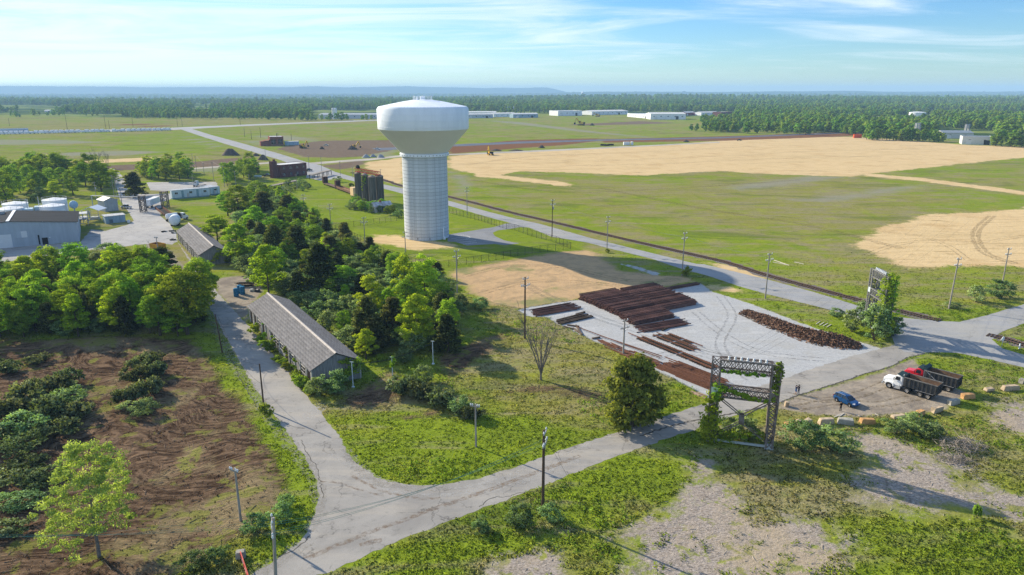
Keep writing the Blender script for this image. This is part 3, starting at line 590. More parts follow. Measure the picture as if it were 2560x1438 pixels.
def plant(kind, loc, h, w, label, cat='tree', group=None, var=None, rng=random.Random(5), name=None):
    var = rng.randrange(4) if var is None else var
    tm, cm, Hh, W = proto(kind, var)
    o = thing(name or {'cedar': 'cedar_tree', 'olive': 'shrub', 'brush': 'brush_heap', 'weed': 'weed_clump', 'lime': 'leafy_tree', 'green': 'leafy_tree', 'column': 'vine_covered_tree', 'pale': 'leafy_tree'}.get(kind, 'tree'), label, cat, loc, rng.uniform(0, 6.28), group)
    o.scale = (w / W, w / W, h / Hh)
    obj('stems' if kind in ('olive', 'brush', 'weed') else 'trunk', tm, o); obj('crown', cm, o)
    return o
def hero(kind, u, vb, vt, wpx, label, var=None, cat=None, name=None, dz=0):
    p = G(u, vb); return plant(kind, p, hgt(p, vt), wpx * mpp(p), label, cat or ('shrub' if kind in ('olive', 'weed') else 'brush heap' if kind == 'brush' else 'tree'), None, var, name=name)
def bare_tree(u, vb, vt, wpx, label, n=7, seed=1, spread=.42, name='bare_tree'):
    p = G(u, vb); h = hgt(p, vt); w = wpx * mpp(p); rng = random.Random(seed)
    o = thing(name, label, 'tree', p); tr = MB(); tw = MB()
    def grow(mb, a, d, l, r, lev):
        b = a + d * l * .5; d2 = (d + Vector((rng.uniform(-.12, .12), rng.uniform(-.12, .12), .04))).normalized(); c = b + d2 * l * .5
        mb.tube(a, b, r, r * .8, 5, False); mb.tube(b, c, r * .8, r * .55, 5, False)
        if lev == 0: return
        for _ in range(rng.choice((2, 3)) if lev > 1 else 4):
            s = rng.uniform(.35, 1); q = a.lerp(c, s); dd = (d2 + Vector((rng.uniform(-1, 1), rng.uniform(-1, 1), rng.uniform(-.05, .7))) * .55).normalized()
            grow(tw, q, dd, l * rng.uniform(.42, .66), max(r * .5 * (1.2 - s * .5), .015), lev - 1)
    tr.tube((0, 0, -.2), (0, 0, h * .10), .24, .18, 7, False)
    for i in range(n):
        a = 6.283 * i / n + rng.uniform(-.3, .3); s = rng.uniform(.5, 1.0) * spread; d = Vector((math.cos(a) * s, math.sin(a) * s, 1)).normalized()
        grow(tr, Vector((0, 0, h * rng.uniform(.04, .10))), d, h * rng.uniform(.48, .62), .13, 3)
    zmax = max(v[2] for v in tr.v + tw.v); k = h / zmax
    tr.v = [(x, y, z * k) for x, y, z in tr.v]; tw.v = [(x, y, z * k) for x, y, z in tw.v]
    tr.build('trunk', GBARK, o, fix=False); tw.build('branches', GBARK, o, fix=False); return o

hero('pale', 248, 1392, 1112, 222, 'large airy yellow-green tree standing alone on the bulldozed earth', 1)
hero('green', 470, 836, 668, 165, 'full mid-green tree leaning over the lane bend opposite the blue drums', 0)
hero('lime', 672, 742, 612, 88, 'bright lime tree beside the far corner of the near shed', 0)
hero('lime', 1044, 872, 735, 100, 'bright lime tree at the near edge of the tree belt behind the shed', 1)
hero('lime', 1062, 775, 638, 92, 'tall fresh-green tree at the belt edge by the chain-link fence', 2)
hero('lime', 1012, 770, 640, 80, 'slimmer fresh-green tree hemmed in by dark cedars', 3)
hero('lime', 640, 580, 515, 62, 'rounded lime tree in the belt above the far shed', 0)
hero('lime', 598, 660, 560, 84, 'loose yellow-green tree overhanging the near end of the far shed', 1)
hero('lime', 545, 610, 538, 78, 'yellow-green tree beside the roof of the far shed', 2)
hero('lime', 930, 800, 690, 84, 'light green tree in the middle of the belt behind the shed', 3)
hero('lime', 770, 745, 700, 46, 'small vivid yellow tree just behind the shed ridge', 1)
hero('cedar', 690, 668, 566, 80, 'dark cedar in front of the rounded lime tree', 0)
hero('cedar', 745, 660, 568, 95, 'broad dark cedar in the middle of the belt', 1)
hero('cedar', 805, 745, 610, 112, 'tallest dark cedar behind the shed ridge', 2)
hero('cedar', 830, 660, 590, 73, 'dark cedar next to the silvery thicket', 3)
hero('cedar', 970, 690, 630, 58, 'small pointed cedar near the fence line below the tower', 0)
hero('cedar', 787, 568, 532, 41, 'lone dark cedar at the meadow edge', 2)
hero('cedar', 920, 870, 745, 92, 'dark cedar close behind the shed roof', 1)
hero('cedar', 985, 850, 745, 80, 'dark cedar between two lime trees', 3)
hero('cedar', 1120, 880, 790, 92, 'dark brown-green cedar at the outer corner of the belt', 2)
hero('cedar', 720, 545, 490, 68, 'vine-draped dark tree at the top of the belt', 0)
hero('cedar', 410, 700, 622, 102, 'dark cedar beside the bare tree by the yellow container', 1)
hero('cedar', 337, 492, 432, 63, 'dense dark cone-shaped cedar by the yard entrance', 2)
hero('cedar', 660, 545, 480, 73, 'dark tree at the narrow top of the belt', 3)
hero('green', 600, 545, 462, 78, 'broad green tree at the narrow top of the belt', 1)
hero('green', 645, 505, 455, 60, 'light green tree at the head of the belt', 2)
hero('green', 570, 540, 480, 60, 'green tree at the yard side of the belt', 3)
hero('green', 860, 735, 662, 84, 'dense green tree behind the tallest cedar', 0)
hero('green', 1100, 790, 700, 70, 'green bush-like tree under the pole by the orange clearing', 1)
hero('column', 1580, 1066, 890, 150, 'big vine-smothered evergreen beside the lane', 0)
hero('olive', 1635, 1035, 1000, 48, 'small blue-green shrub at the foot of the vine-smothered evergreen')
hero('olive', 258, 650, 610, 100, 'rounded green shrub by the factory yard kerb', 1)
hero('olive', 250, 665, 628, 90, 'second rounded shrub beside the factory yard kerb', 2)
bare_tree(1352, 950, 758, 130, 'leafless upright tree in front of the rail yard', 8, 4)
bare_tree(368, 690, 600, 76, 'leafless bushy tree beside the yellow container', 9, 7, .6)
bare_tree(243, 420, 360, 60, 'leafless tree rising above the far tree group', 6, 9, .5)
bare_tree(270, 420, 372, 40, 'half-leafed thin tree beside the leafless tree', 5, 12, .3)

def inside(pts_px, x, y):
    P = [G(*q) for q in pts_px]; c = False
    for a, b in zip(P, P[1:] + P[:1]):
        if (a.y > y) != (b.y > y) and x < (b.x - a.x) * (y - a.y) / (b.y - a.y) + a.x: c = not c
    return c
TAKEN = []
def fill(poly, gap, kinds, label, group, seed, n=400, cat=None):
    rng = random.Random(seed); P = [G(*q) for q in poly]; x0, x1 = min(p.x for p in P), max(p.x for p in P); y0, y1 = min(p.y for p in P), max(p.y for p in P)
    done = []
    for _ in range(n * 45):
        x, y = rng.uniform(x0, x1), rng.uniform(y0, y1)
        if not inside(poly, x, y) or any((x - a) ** 2 + (y - b) ** 2 < gap * gap for a, b in done): continue
        done.append((x, y))
        k = rng.choices([q[0] for q in kinds], [q[1] for q in kinds])[0]; q = [q for q in kinds if q[0] == k][0]
        h = rng.uniform(*q[2]); w = h * rng.uniform(*q[3])
        lb, zn = q[4], zone(x, y)
        if 'in the belt' in lb and zn: lb = lb.replace('in the belt between shed and tower', zn)
        if n > 60 and not lb.startswith('tall'): lb = size_word(k, h) + lb
        if 'wood behind' in lb: lb += (' near the yard entrance', ' in its middle', ' at the left frame edge')[0 if proj((x, y, 0))[0] > 190 else 1 if proj((x, y, 0))[0] > 70 else 2]
        if 'below the factory' in lb: lb += (' by the lane', ' in its middle', ' near the left edge')[0 if proj((x, y, 0))[0] > 380 else 1 if proj((x, y, 0))[0] > 170 else 2]
        plant(k, (x, y, 0), h, w, lb, q[5] if len(q) > 5 else 'tree', group, rng=rng)
        if len(done) >= n: break
    return done
def zone(x, y):
    u, v = proj((x, y, 0))
    return ('close behind the near shed' if v > 745 and u < 960 else 'at the outer corner of the belt by the cable posts' if v > 800 else 'at the belt edge facing the orange clearing' if u > 1000 else 'along the tower lawn fence' if u > 860 else 'beside the far shed' if u < 650 and v > 560 else 'at the narrow head of the belt' if v < 560 else 'in the heart of the belt') if u > 560 and v < 900 else None
def size_word(kind, h): t = {'olive': (4.0, 4.8), 'cedar': (6.2, 7.6), 'green': (6.2, 7.8), 'lime': (6, 7.2)}.get(kind, (8, 11)); return 'low ' if h < t[0] else 'tall ' if h > t[1] else 'middling '
def KB(where): return [('olive', 7, (3.4, 5.4), (1.3, 1.9), 'silvery green shrub ' + where, 'shrub'), ('cedar', 1.7, (5, 8.5), (.75, 1.0), 'dark cedar ' + where), ('green', 1.6, (5, 9), (.7, 1.0), 'mid-green tree ' + where), ('lime', 1.0, (5, 8), (.6, .8), 'lime-green tree ' + where)]
fill([(575,650),(600,545),(640,478),(700,490),(745,540),(805,575),(880,625),(960,665),(1090,690),(1120,760),(1140,800),(1120,868),(1000,885),(915,905),(850,850),(790,800),(730,762),(680,738),(640,715),(620,690)], 3.35, KB('in the belt between shed and tower'), '', 'plants in the belt between shed and tower', 11, 330)
fill([(-120,845),(-120,720),(60,712),(180,706),(300,698),(420,715),(520,752),(500,800),(455,845),(300,838),(120,845)], 3.3, [('olive', 3, (3, 5), (1.0, 1.5), 'silvery green shrub in the thicket below the factory', 'shrub'), ('cedar', 1.9, (6, 9.5), (.65, .9), 'dark cedar in the thicket below the factory'), ('green', 2.6, (7, 12), (.7, .95), 'mid-green tree in the thicket below the factory'), ('lime', 1.6, (7, 11), (.65, .85), 'yellow-green tree in the thicket below the factory')], '', 'plants in the thicket below the factory', 12, 190)
fill([(-100,520),(-100,440),(60,432),(190,440),(300,448),(285,470),(235,492),(150,502),(40,515)], 6.0, [('green', 3, (11, 17), (.75, 1.0), 'tall dark green tree in the wood behind the factory'), ('lime', 1.3, (7, 11), (.8, 1.0), 'yellow-green tree in the wood behind the factory'), ('olive', 1.5, (4, 6), (1.1, 1.5), 'low shrub in the wood behind the factory', 'shrub')], '', 'plants in the wood behind the factory', 13, 80)
fill([(355,452),(350,435),(420,428),(470,432),(480,450),(420,453)], 7.0, [('green', 2, (9, 13), (.75, 1.0), 'tree in the row behind the parking lot'), ('lime', 2, (8, 12), (.6, .9), 'light green tree in the row behind the parking lot')], '', 'trees behind the parking lot', 14, 22)
fill([(550,468),(560,440),(600,425),(640,425),(630,450),(600,462)], 7.0, [('green', 2, (8, 12), (.75, 1.0), 'green tree left of the two storey brick building'), ('lime', 2, (7, 10), (.6, .9), 'light tree left of the two storey brick building')], '', 'trees left of the brick building', 15, 16)
fill([(870,525),(885,498),(925,515),(990,530),(1003,545),(940,535)], 2.8, [('olive', 3, (2.4, 4), (1.0, 1.4), 'shrub growing round the foot of the silos', 'shrub'), ('green', 2, (3, 5), (.9, 1.2), 'small bushy tree round the foot of the silos')], '', 'plants round the silos', 16, 26)
fill([(665,480),(720,462),(770,458),(800,470),(760,478),(700,485)], 4.0, [('olive', 3, (2, 3.6), (1.2, 1.6), 'shrub under the wooden trestle', 'shrub')], '', 'shrubs under the trestle', 17, 18)
hero('olive', 845, 455, 440, 24, 'round shrub beside the brown rail wagon'); hero('cedar', 644, 434, 414, 15, 'tiny dark cedar left of the brick building')
hero('weed', 880, 470, 455, 16, 'bright bush at the foot of the leftmost silo')
# vine and weeds along the long shed, poles and lattice frame
for i, (u, v) in enumerate(((628,835),(645,855),(668,880),(690,905),(712,925),(735,948),(752,968),(770,985),(655,868),(700,915),(742,960))): plant('weed', G(u + 6, v), random.Random(i).uniform(1.2, 2.6), random.Random(i + 9).uniform(2.2, 3.4), 'leafy weed clump along the lane side of the near shed', 'weeds', 'weeds along the near shed', rng=random.Random(i))
for u, vb, vt, wd, lb in ((795,990,945,60,'thick green bush at the near corner of the shed'),(835,985,925,80,'shadowed bush against the gable of the shed'),(668,1046,1005,36,'tall grass clump round the foot of the bare pole'),(640,1330,1285,70,'pale scrubby bush at the lane mouth beside the leaning pole'),(700,1305,1262,76,'green scrub bush on the lane verge'),(715,1270,1235,50,'yellow-green scrub on the lane verge'),(480,1420,1385,80,'leafy scrub by the red and white barrier'),(540,1405,1370,70,'lower leafy scrub beside the barrier'),(1300,1310,1265,90,'bushy scrub round the dark power pole'),(1375,1300,1262,70,'scrub clump right of the dark power pole'),(1200,1330,1300,60,'low scrub on the road bank'),(2160,800,755,70,'feathery green bush at the foot of the far lattice frame'),(2090,790,772,50,'low bush on the verge before the far lattice frame'),(2130,830,775,60,'bushy sapling left of the vine column'),(2185,850,760,90,'dense bush around the far lattice frame'),(2230,840,790,60,'bush right of the vine column'),(2500,745,700,80,'wide bush by the crossing at the frame edge'),(2440,755,715,60,'bush beside the leaning pole at the crossing'),(2380,770,756,46,'grass clump at the foot of the wooden pole by the crossing'),(1860,1098,1040,90,'leafy bush inside the near lattice frame'),(1820,1085,1040,60,'leafy bush beside the left leg of the near lattice frame'),(2000,1120,1055,110,'feathery green bush right of the near lattice frame'),(2080,1125,1068,110,'second feathery green bush behind the stone blocks'),(2290,1080,1035,90,'green weedy bush before the stone blocks'),(2240,1085,1050,70,'low green bush behind the pale stone block'),(2330,1095,1060,70,'weedy bush left of the grey twig heap'),(2443,1295,1258,24,'single small round bush on the chipped ground'),(1715,690,665,26,'small shrub at the foot of a roadside pole'),(1518,632,622,16,'grass clump at the foot of a roadside pole'),(945,905,885,30,'green bush below the cable post'),(1010,905,870,60,'shrub between the cable posts'),(1060,960,910,70,'dark shrub behind the grubbed-out trees'),(1150,775,735,50,'green bush at the foot of the pole by the clearing'),(1200,770,745,60,'low bush at the clearing edge')):
    hero('olive' if wd > 40 else 'weed', u, vb, vt, wd, lb, random.Random(u).randrange(4))
for lb, sp in (('tall row of cut cedar brush in the middle of the cleared ground', ((350,1035,6.5,2.6),(325,1005,6.5,3),(370,985,7,3.2),(345,955,7,3.2),(385,940,6.5,2.8),(355,918,6.5,2.6),(385,905,5.5,2.2))), ('long heap of cut brush by the left frame edge', ((175,965,8,3),(120,985,9,3.6),(70,1010,9,3.8),(170,1015,8,3.2),(30,1045,9,3.6),(110,1050,9,3.6),(190,1045,7,2.6),(60,1085,9,3.4),(140,1085,8,2.8),(-10,1110,9,3),(60,1125,8,2.6))), ('flattened brush spread behind the airy tree', ((60,1165,7,1.6),(20,1205,7,1.6),(110,1205,7,1.5),(40,1265,7,1.4),(20,1330,6,1.3))), ('small brush heap under the thicket edge', ((30,930,6.5,2.2),(-30,912,6.5,2.2),(95,905,6,1.7))), ('grubbed-out bushes heaped between shed and broken pole', ((1010,985,7,3.4),(1055,995,7,3.2),(1105,1010,6.5,3),(1150,1030,6,2.6),(1180,1044,5,2.2)))):
    p0 = G(sp[0][0], sp[0][1]); o = thing('brush_heap', lb, 'brush heap', p0)
    for i, (u, v, w_, h_) in enumerate(sp):
        r_ = random.Random(u + v); tm, cm, Hh, W = proto('olive' if r_.random() < .3 else 'brush', r_.randrange(4)); e_ = obj('stems', tm, o, G(u, v) - p0, r_.uniform(0, 6), (w_ / W, w_ / W, h_ / Hh)); obj('cut_foliage', cm, e_)
def twig_heap(u, vb, wpx, hh, label, m, n=420, seed=3):
    p = G(u, vb); w = wpx * mpp(p); rng = random.Random(seed); o = thing('twig_heap', label, 'brush heap', p); mb = MB()
    for _ in range(n):
        a = rng.uniform(0, 6.28); r = rng.uniform(0, 1) ** .6 * w / 2; q = Vector((r * math.cos(a), r * math.sin(a) * .6, rng.uniform(0, hh) * (1 - r / w * 1.6) + .05)); d = Vector((rng.gauss(0, 1), rng.gauss(0, 1), rng.gauss(0, .45))).normalized() * rng.uniform(.5, 1.7)
        mb.tube(q, q + d, .035, .012, 3, False)
    mb.build('twigs', m, o, fix=False)
twig_heap(2405, 1120, 120, 2.2, 'grey heap of bare twigs and branches on the right bank', mat('dry_twigs', (0.34, 0.29, 0.25), .95, var=.4))
twig_heap(2380, 1150, 90, .9, 'low grey fringe of twigs before the branch heap', MATS['dry_twigs'], 200, 5)
twig_heap(1170, 1040, 60, 1.6, 'tangle of broken pale branches by the broken pole', MATS['dry_twigs'], 90, 6)

# ---------------------------------------------------------------- grass clumps, weeds and litter near the camera (nobody could count them)
def scatter(n, seed, x0, x1, y0, y1, power=1.6):
    rng = np.random.default_rng(seed); y = y0 + (y1 - y0) * rng.uniform(0, 1, n) ** power; x = rng.uniform(-1, 1, n) * (y * .76 + 14); return x, y, rng
ROADPX = [ROADAB, ROADC, [(1119,587),(1262,560),(1330,569),(1273,573),(1236,590),(1298,609),(1168,614),(1119,604)], [(-300,700),(-300,600),(0,550),(200,540),(290,430),(430,480),(440,604),(280,621),(0,657)]]
def open_mask(x, y, keys, lim=.2):
    m = np.ones(len(x), bool)
    for k in keys: m &= layer_sd(k, x, y) < lim
    for r in ROADPX: m &= sd_poly(x, y, r) < -.25
    return m
def clump_mesh(name, x, y, rng, n, rad, hh, size, m, spread=1.0):
    k = len(x); s = rng.uniform(.55, 1.5, k); a = rng.uniform(0, 6.28, (k, n)); r = rng.uniform(0, 1, (k, n)) ** .6 * rad * s[:, None]
    p = np.stack([x[:, None] + r * np.cos(a), y[:, None] + r * np.sin(a), hh * s[:, None] * (1 - .5 * r / (rad * 1.5)) * rng.uniform(.25, 1, (k, n))], -1)
    d = np.stack([np.cos(a), np.sin(a), np.full_like(a, .9)], -1); t = unit(d + rng.normal(0, .5, d.shape)); b = unit(np.cross(t, rng.normal(size=d.shape))); sz = size * s[:, None, None] * rng.uniform(.6, 1.3, (k, n, 1))
    q = np.stack([p - t * sz * .7, p - b * sz * .36, p + t * sz * .7, p + b * sz * .36], 2); q[..., 2] = np.maximum(q[..., 2], .01); q = q.reshape(-1, 3)
    vn = unit(d * .35 + np.array([0, 0, .9]) + rng.normal(0, .15, d.shape)); vn = np.repeat(vn[:, :, None], 4, 2).reshape(-1, 3)
    lv = np.repeat(np.clip(rng.normal(.5, .22, (k, n)), 0, 1)[..., None], 4, 2).ravel()
    at = {'lv': lv, 'lush': np.repeat(np.clip((layer_sd('lush', x, y) + 5) / 9, 0, 1), n * 4), 'dry': np.repeat(np.clip((layer_sd('dry', x, y) + 10) / 18, 0, 1), n * 4)}
    return npmesh(name, q, np.arange(len(q)).reshape(-1, 4), m, vn, at)
def tuft_material():
    m = bpy.data.materials.new('grass_blades'); m.use_nodes = True; nt = m.node_tree; nt.nodes.clear(); gg = N(nt, 'ShaderNodeGroup'); gg.node_tree = GRASS
    L(nt, N(nt, 'ShaderNodeAttribute', attribute_name='lush').outputs['Fac'], gg.inputs[0]); L(nt, N(nt, 'ShaderNodeAttribute', attribute_name='dry').outputs['Fac'], gg.inputs[1])
    a = N(nt, 'ShaderNodeAttribute', attribute_name='lv').outputs['Fac']; h = N(nt, 'ShaderNodeHueSaturation'); L(nt, gg.outputs[0], h.inputs['Color']); L(nt, mth(nt, 'ADD', mth(nt, 'MULTIPLY', a, 1.2), .95), h.inputs['Value'])
    d = N(nt, 'ShaderNodeBsdfDiffuse'); t = N(nt, 'ShaderNodeBsdfTranslucent'); mx = N(nt, 'ShaderNodeMixShader'); mx.inputs[0].default_value = .35
    L(nt, h.outputs[0], d.inputs[0]); L(nt, mixc(nt, 1.0, h.outputs[0], (1.15, 1.2, .6), 'MULTIPLY'), t.inputs[0]); L(nt, d.outputs[0], mx.inputs[1]); L(nt, t.outputs[0], mx.inputs[2])
    L(nt, mx.outputs[0], N(nt, 'ShaderNodeOutputMaterial').inputs[0]); return m
TUFT = tuft_material()
x, y, rng = scatter(190000, 1, 0, 0, 60, 235, 1.45); m_ = open_mask(x, y, ('brown', 'tan', 'orange', 'gravel', 'chip', 'lot'), .1)
nz_ = np.sin(x * .9 + 3 * np.sin(y * .31)) * np.sin(y * .8 + 2 * np.sin(x * .23)) + .6 * np.sin(x * .21 + y * .13); m_ &= nz_ + rng.normal(0, .6, len(x)) > -.8; m_ &= rng.uniform(0, 1, len(x)) < np.clip((238 - y) / 95, 0, 1)
x, y = x[m_], y[m_]; o = obj('grass', clump_mesh('grass', x, y, rng, 5, .30, .10, .16, TUFT)); tag(o, 'rough green grass over the open ground', 'grass', kind='stuff')
x, y, rng = scatter(9000, 2, 0, 0, 60, 150, 1.3); sdc = layer_sd('chip', x, y); m_ = (sdc > -1) & (np.sin(x * .55 + 1.7 * np.sin(y * .4)) * np.sin(y * .6 + 1.3 * np.sin(x * .5)) > .45)
x, y = x[m_], y[m_]; o = obj('weeds', clump_mesh('weeds', x, y, rng, 9, .55, .22, .20, LM['weed'])); tag(o, 'dark green weed tufts on the chipped ground', 'weeds', kind='stuff')
x, y, rng = scatter(16000, 3, 0, 0, 60, 170, 1.3); m_ = open_mask(x, y, ('brown', 'tan', 'orange', 'gravel', 'chip', 'lot')); m_ &= np.sin(x * .11 + 2 * np.sin(y * .09)) + np.sin(y * .17 + x * .05) > .75
x, y = x[m_], y[m_]; o = obj('weeds', clump_mesh('weeds', x, y, rng, 10, .60, .28, .20, LM['weed'])); tag(o, 'taller leafy weeds through the grass', 'weeds', kind='stuff')
def litter(name, layer, n, seed, m, label, lmin, lmax, rad, lift=.04, y1=170):
    x, y, rng = scatter(n, seed, 0, 0, 62, y1, 1.2); k = (layer_sd(layer, x, y) > .3)
    for r in ROADPX: k &= sd_poly(x, y, r) < 0
    mb = MB()
    for a, b in zip(x[k], y[k]):
        t = rng.uniform(0, 6.28); l = rng.uniform(lmin, lmax); z = rng.uniform(.01, lift); mb.tube((a, b, z), (a + l * math.cos(t), b + l * math.sin(t), z + rng.uniform(0, .25) * l), rad * rng.uniform(.5, 1.3), rad * .4, 4, True)
    o = mb.build(name, m, fix=False); return tag(o, label, 'debris', kind='stuff')
litter('debris', 'brown', 4200, 4, mat('dead_sticks', (0.26, 0.185, 0.125), .95, var=.5), 'broken sticks and roots strewn over the bulldozed earth', .3, 1.7, .045)
litter('debris', 'chip', 2600, 5, mat('bleached_sticks', (0.48, 0.42, 0.36), .95, var=.4), 'bleached wood splinters on the chipped ground', .3, 1.1, .035)
x, y, rng = scatter(11000, 6, 0, 0, 62, 150, 1.2); m_ = layer_sd('brown', x, y) > 0
for r in ROADPX: m_ &= sd_poly(x, y, r) < 0
x, y = x[m_], y[m_]; o = obj('clods', clump_mesh('clods', x, y, rng, 4, .16, .08, .13, mat('earth_clods', (0.17, 0.115, 0.075), .95, var=.5, scale=.8))); tag(o, 'loose clods of dark earth on the bulldozed ground', 'clods', kind='stuff')

# ---------------------------------------------------------------- the woods beyond the fields
CLEAR = [[(780,276),(948,274),(948,300),(780,300)], [(1160,279),(1360,278),(1400,298),(1160,300)], [(1385,282),(1560,281),(1720,279),(1830,283),(1830,300),(1385,298)], [(470,262),(600,260),(600,268),(490,273)], [(980,270),(1060,270),(1060,276),(980,276)], [(2060,296),(2330,296),(2330,309),(2060,305)], [(140,267),(260,266),(260,271),(140,272)], [(420,276),(520,272),(560,281),(440,285)], [(2340,318),(2490,328),(2500,364),(2390,364),(2340,346)], [(2250,292),(2330,292),(2330,300),(2250,300)], [(1800,279),(1840,279),(1840,294),(1800,294)],[(1450,243),(1464,243),(1464,250),(1450,250)],[(480,281),(640,279),(640,287),(480,289)],[(0,280),(130,278),(130,286),(0,289)]]
CLW = [np.array([[*G(*q)[:2]] for q in c]) for c in CLEAR]
COPSE = [(1748,303),(1756,331),(1830,333),(1900,335),(2040,338),(2085,337),(2090,322),(2000,312),(1880,300)]
def in_any(x, y, polys):
    m = np.zeros(len(x), bool)
    for c in polys: m |= sd_poly(x, y, c) > 0
    return m
rng = np.random.default_rng(77); PX, PY, PS = [], [], []
for r0, r1, gap, s in ((690, 1500, 9.5, .95), (1500, 2300, 12.5, 1.0), (2300, 3600, 23, 1.25), (3600, 6000, 42, 1.7), (6000, 9500, 80, 2.5)):
    area = .80 * (r1 * r1 - r0 * r0); n = int(area / gap / gap); yy = np.sqrt(rng.uniform(r0 * r0, r1 * r1, n)); xx = rng.uniform(-.80, .80, n) * yy
    k = (yy > wood_edge(xx)) & ~in_any(xx, yy, CLEAR)
    nz = np.sin(xx / 170 + 2 * np.sin(yy / 310)) + np.sin(yy / 140 + 1.6 * np.sin(xx / 260)) + .8 * np.sin(xx / 61 + yy / 77); k &= nz > (-1.05 if r1 < 1600 else -.75 if r1 < 2400 else -1.15)
    PX.append(xx[k]); PY.append(yy[k]); PS.append(np.full(k.sum(), s) * rng.uniform(.42, 1.2, k.sum()))
n = 420; P = np.array([[*G(*q)[:2]] for q in COPSE]); xx = rng.uniform(P[:, 0].min(), P[:, 0].max(), n * 3); yy = rng.uniform(P[:, 1].min(), P[:, 1].max(), n * 3); k = sd_poly(xx, yy, COPSE) > 2
PX.append(xx[k][:n]); PY.append(yy[k][:n]); PS.append(rng.uniform(.55, .95, len(xx[k][:n])))
for u0, v0, u1, v1, n in ((330,296,735,300,42),(60,289,245,291,14),(730,302,940,300,26),(1165,284,1560,286,40),(2165,350,2360,356,40),(2480,366,2640,372,20),(1720,330,1745,328,3),(0,292,50,293,4),(1150,262,1500,275,20)):
    t = rng.uniform(0, 1, n); q = [G(u0 + (u1 - u0) * a, v0 + (v1 - v0) * a + b) for a, b in zip(t, rng.uniform(-1.6, .3, n))]
    PX.append(np.array([p.x for p in q])); PY.append(np.array([p.y for p in q])); PS.append(rng.uniform(.45, 1.05, n))
PX, PY, PS = map(np.concatenate, (PX, PY, PS)); order = np.argsort(-(PS * 14) / PY); PX, PY, PS = PX[order], PY[order], PS[order]
NI = 290; rr_ = random.Random(3)
for i in range(NI):
    pu = proj((PX[i], PY[i], 0))[0]
    where = 'in the copse beside the straw field' if 1740 < pu < 2095 and PY[i] < 1300 else ('behind the orange container' if pu < 2200 else 'between the orange container and the grey warehouse' if pu < 2350 else 'around the grey warehouse' if pu < 2470 else 'at the right frame edge by the straw field') if pu >= 2095 else 'along the far field edge'
    plant('farpine' if rr_.random() < .15 else 'far', (PX[i], PY[i], terr(np.array([PX[i]]), np.array([PY[i]]))[0]), 13.5 * PS[i], 11.5 * PS[i] * rr_.uniform(.85, 1.25), 'rounded green tree ' + where, 'tree', 'trees ' + where, rng=rr_, name='distant_tree')
PX, PY, PS = PX[NI:], PY[NI:], PS[NI:]
pc = bpy.data.collections.new('woodland_kinds')
for i in range(4): pc.objects.link(bpy.data.objects.new('woodland_tree', proto('far', i)[1]))
pc.objects.link(bpy.data.objects.new('woodland_tree', proto('farpine', 0)[1]))
pm = bpy.data.meshes.new('woods'); pm.vertices.add(len(PX)); pm.vertices.foreach_set('co', np.stack([PX, PY, terr(PX, PY) - .3], -1).astype(np.float32).ravel())
for nm, ty, dat, fld in (('sc', 'FLOAT', PS, 'value'), ('ro', 'FLOAT', rng.uniform(0, 6.28, len(PX)), 'value'), ('ix', 'INT', rng.choice(5, len(PX), p=(.23, .23, .23, .21, .1)), 'value')):
    a = pm.attributes.new(nm, ty, 'POINT'); a.data.foreach_set(fld, dat.astype(np.int32 if ty == 'INT' else np.float32))
wo_ = obj('woods', pm); tag(wo_, 'dense green woodland stretching away to the skyline', 'woods', kind='stuff')
gn = bpy.data.node_groups.new('woods', 'GeometryNodeTree'); gn.interface.new_socket('Geometry', in_out='INPUT', socket_type='NodeSocketGeometry'); gn.interface.new_socket('Geometry', in_out='OUTPUT', socket_type='NodeSocketGeometry')
gi, go = gn.nodes.new('NodeGroupInput'), gn.nodes.new('NodeGroupOutput'); ip = gn.nodes.new('GeometryNodeInstanceOnPoints'); ci = gn.nodes.new('GeometryNodeCollectionInfo'); ci.inputs['Collection'].default_value = pc; ci.inputs['Separate Children'].default_value = True; ci.inputs['Reset Children'].default_value = True
def na(nm, ty): n = gn.nodes.new('GeometryNodeInputNamedAttribute'); n.data_type = ty; n.inputs['Name'].default_value = nm; return n.outputs['Attribute']
cx3 = gn.nodes.new('ShaderNodeCombineXYZ'); gn.links.new(na('ro', 'FLOAT'), cx3.inputs[2]); e2r = gn.nodes.new('FunctionNodeEulerToRotation'); gn.links.new(cx3.outputs[0], e2r.inputs[0])
gn.links.new(gi.outputs[0], ip.inputs['Points']); gn.links.new(ci.outputs[0], ip.inputs['Instance']); ip.inputs['Pick Instance'].default_value = True
gn.links.new(na('ix', 'INT'), ip.inputs['Instance Index']); gn.links.new(e2r.outputs[0], ip.inputs['Rotation']); gn.links.new(na('sc', 'FLOAT'), ip.inputs['Scale']); gn.links.new(ip.outputs[0], go.inputs[0])
md = wo_.modifiers.new('woods', 'NODES'); md.node_group = gn
# ---------------------------------------------------------------- the air
hzm = bpy.data.materials.new('pale_air'); hzm.use_nodes = True; nt = hzm.node_tree; nt.nodes.clear()
pv = N(nt, 'ShaderNodeVolumePrincipled'); pv.inputs['Color'].default_value = (0.42, 0.68, 0.96, 1); pv.inputs['Density'].default_value = 1.1e-4; pv.inputs['Anisotropy'].default_value = 0.0
L(nt, pv.outputs[0], N(nt, 'ShaderNodeOutputMaterial').inputs['Volume'])
hb = MB(); hb.box((0, 7300, 45.0), (37000, 19600, 188.0)); hzo = hb.build('haze', hzm); tag(hzo, 'thin blue haze over the distance', 'haze', kind='stuff')

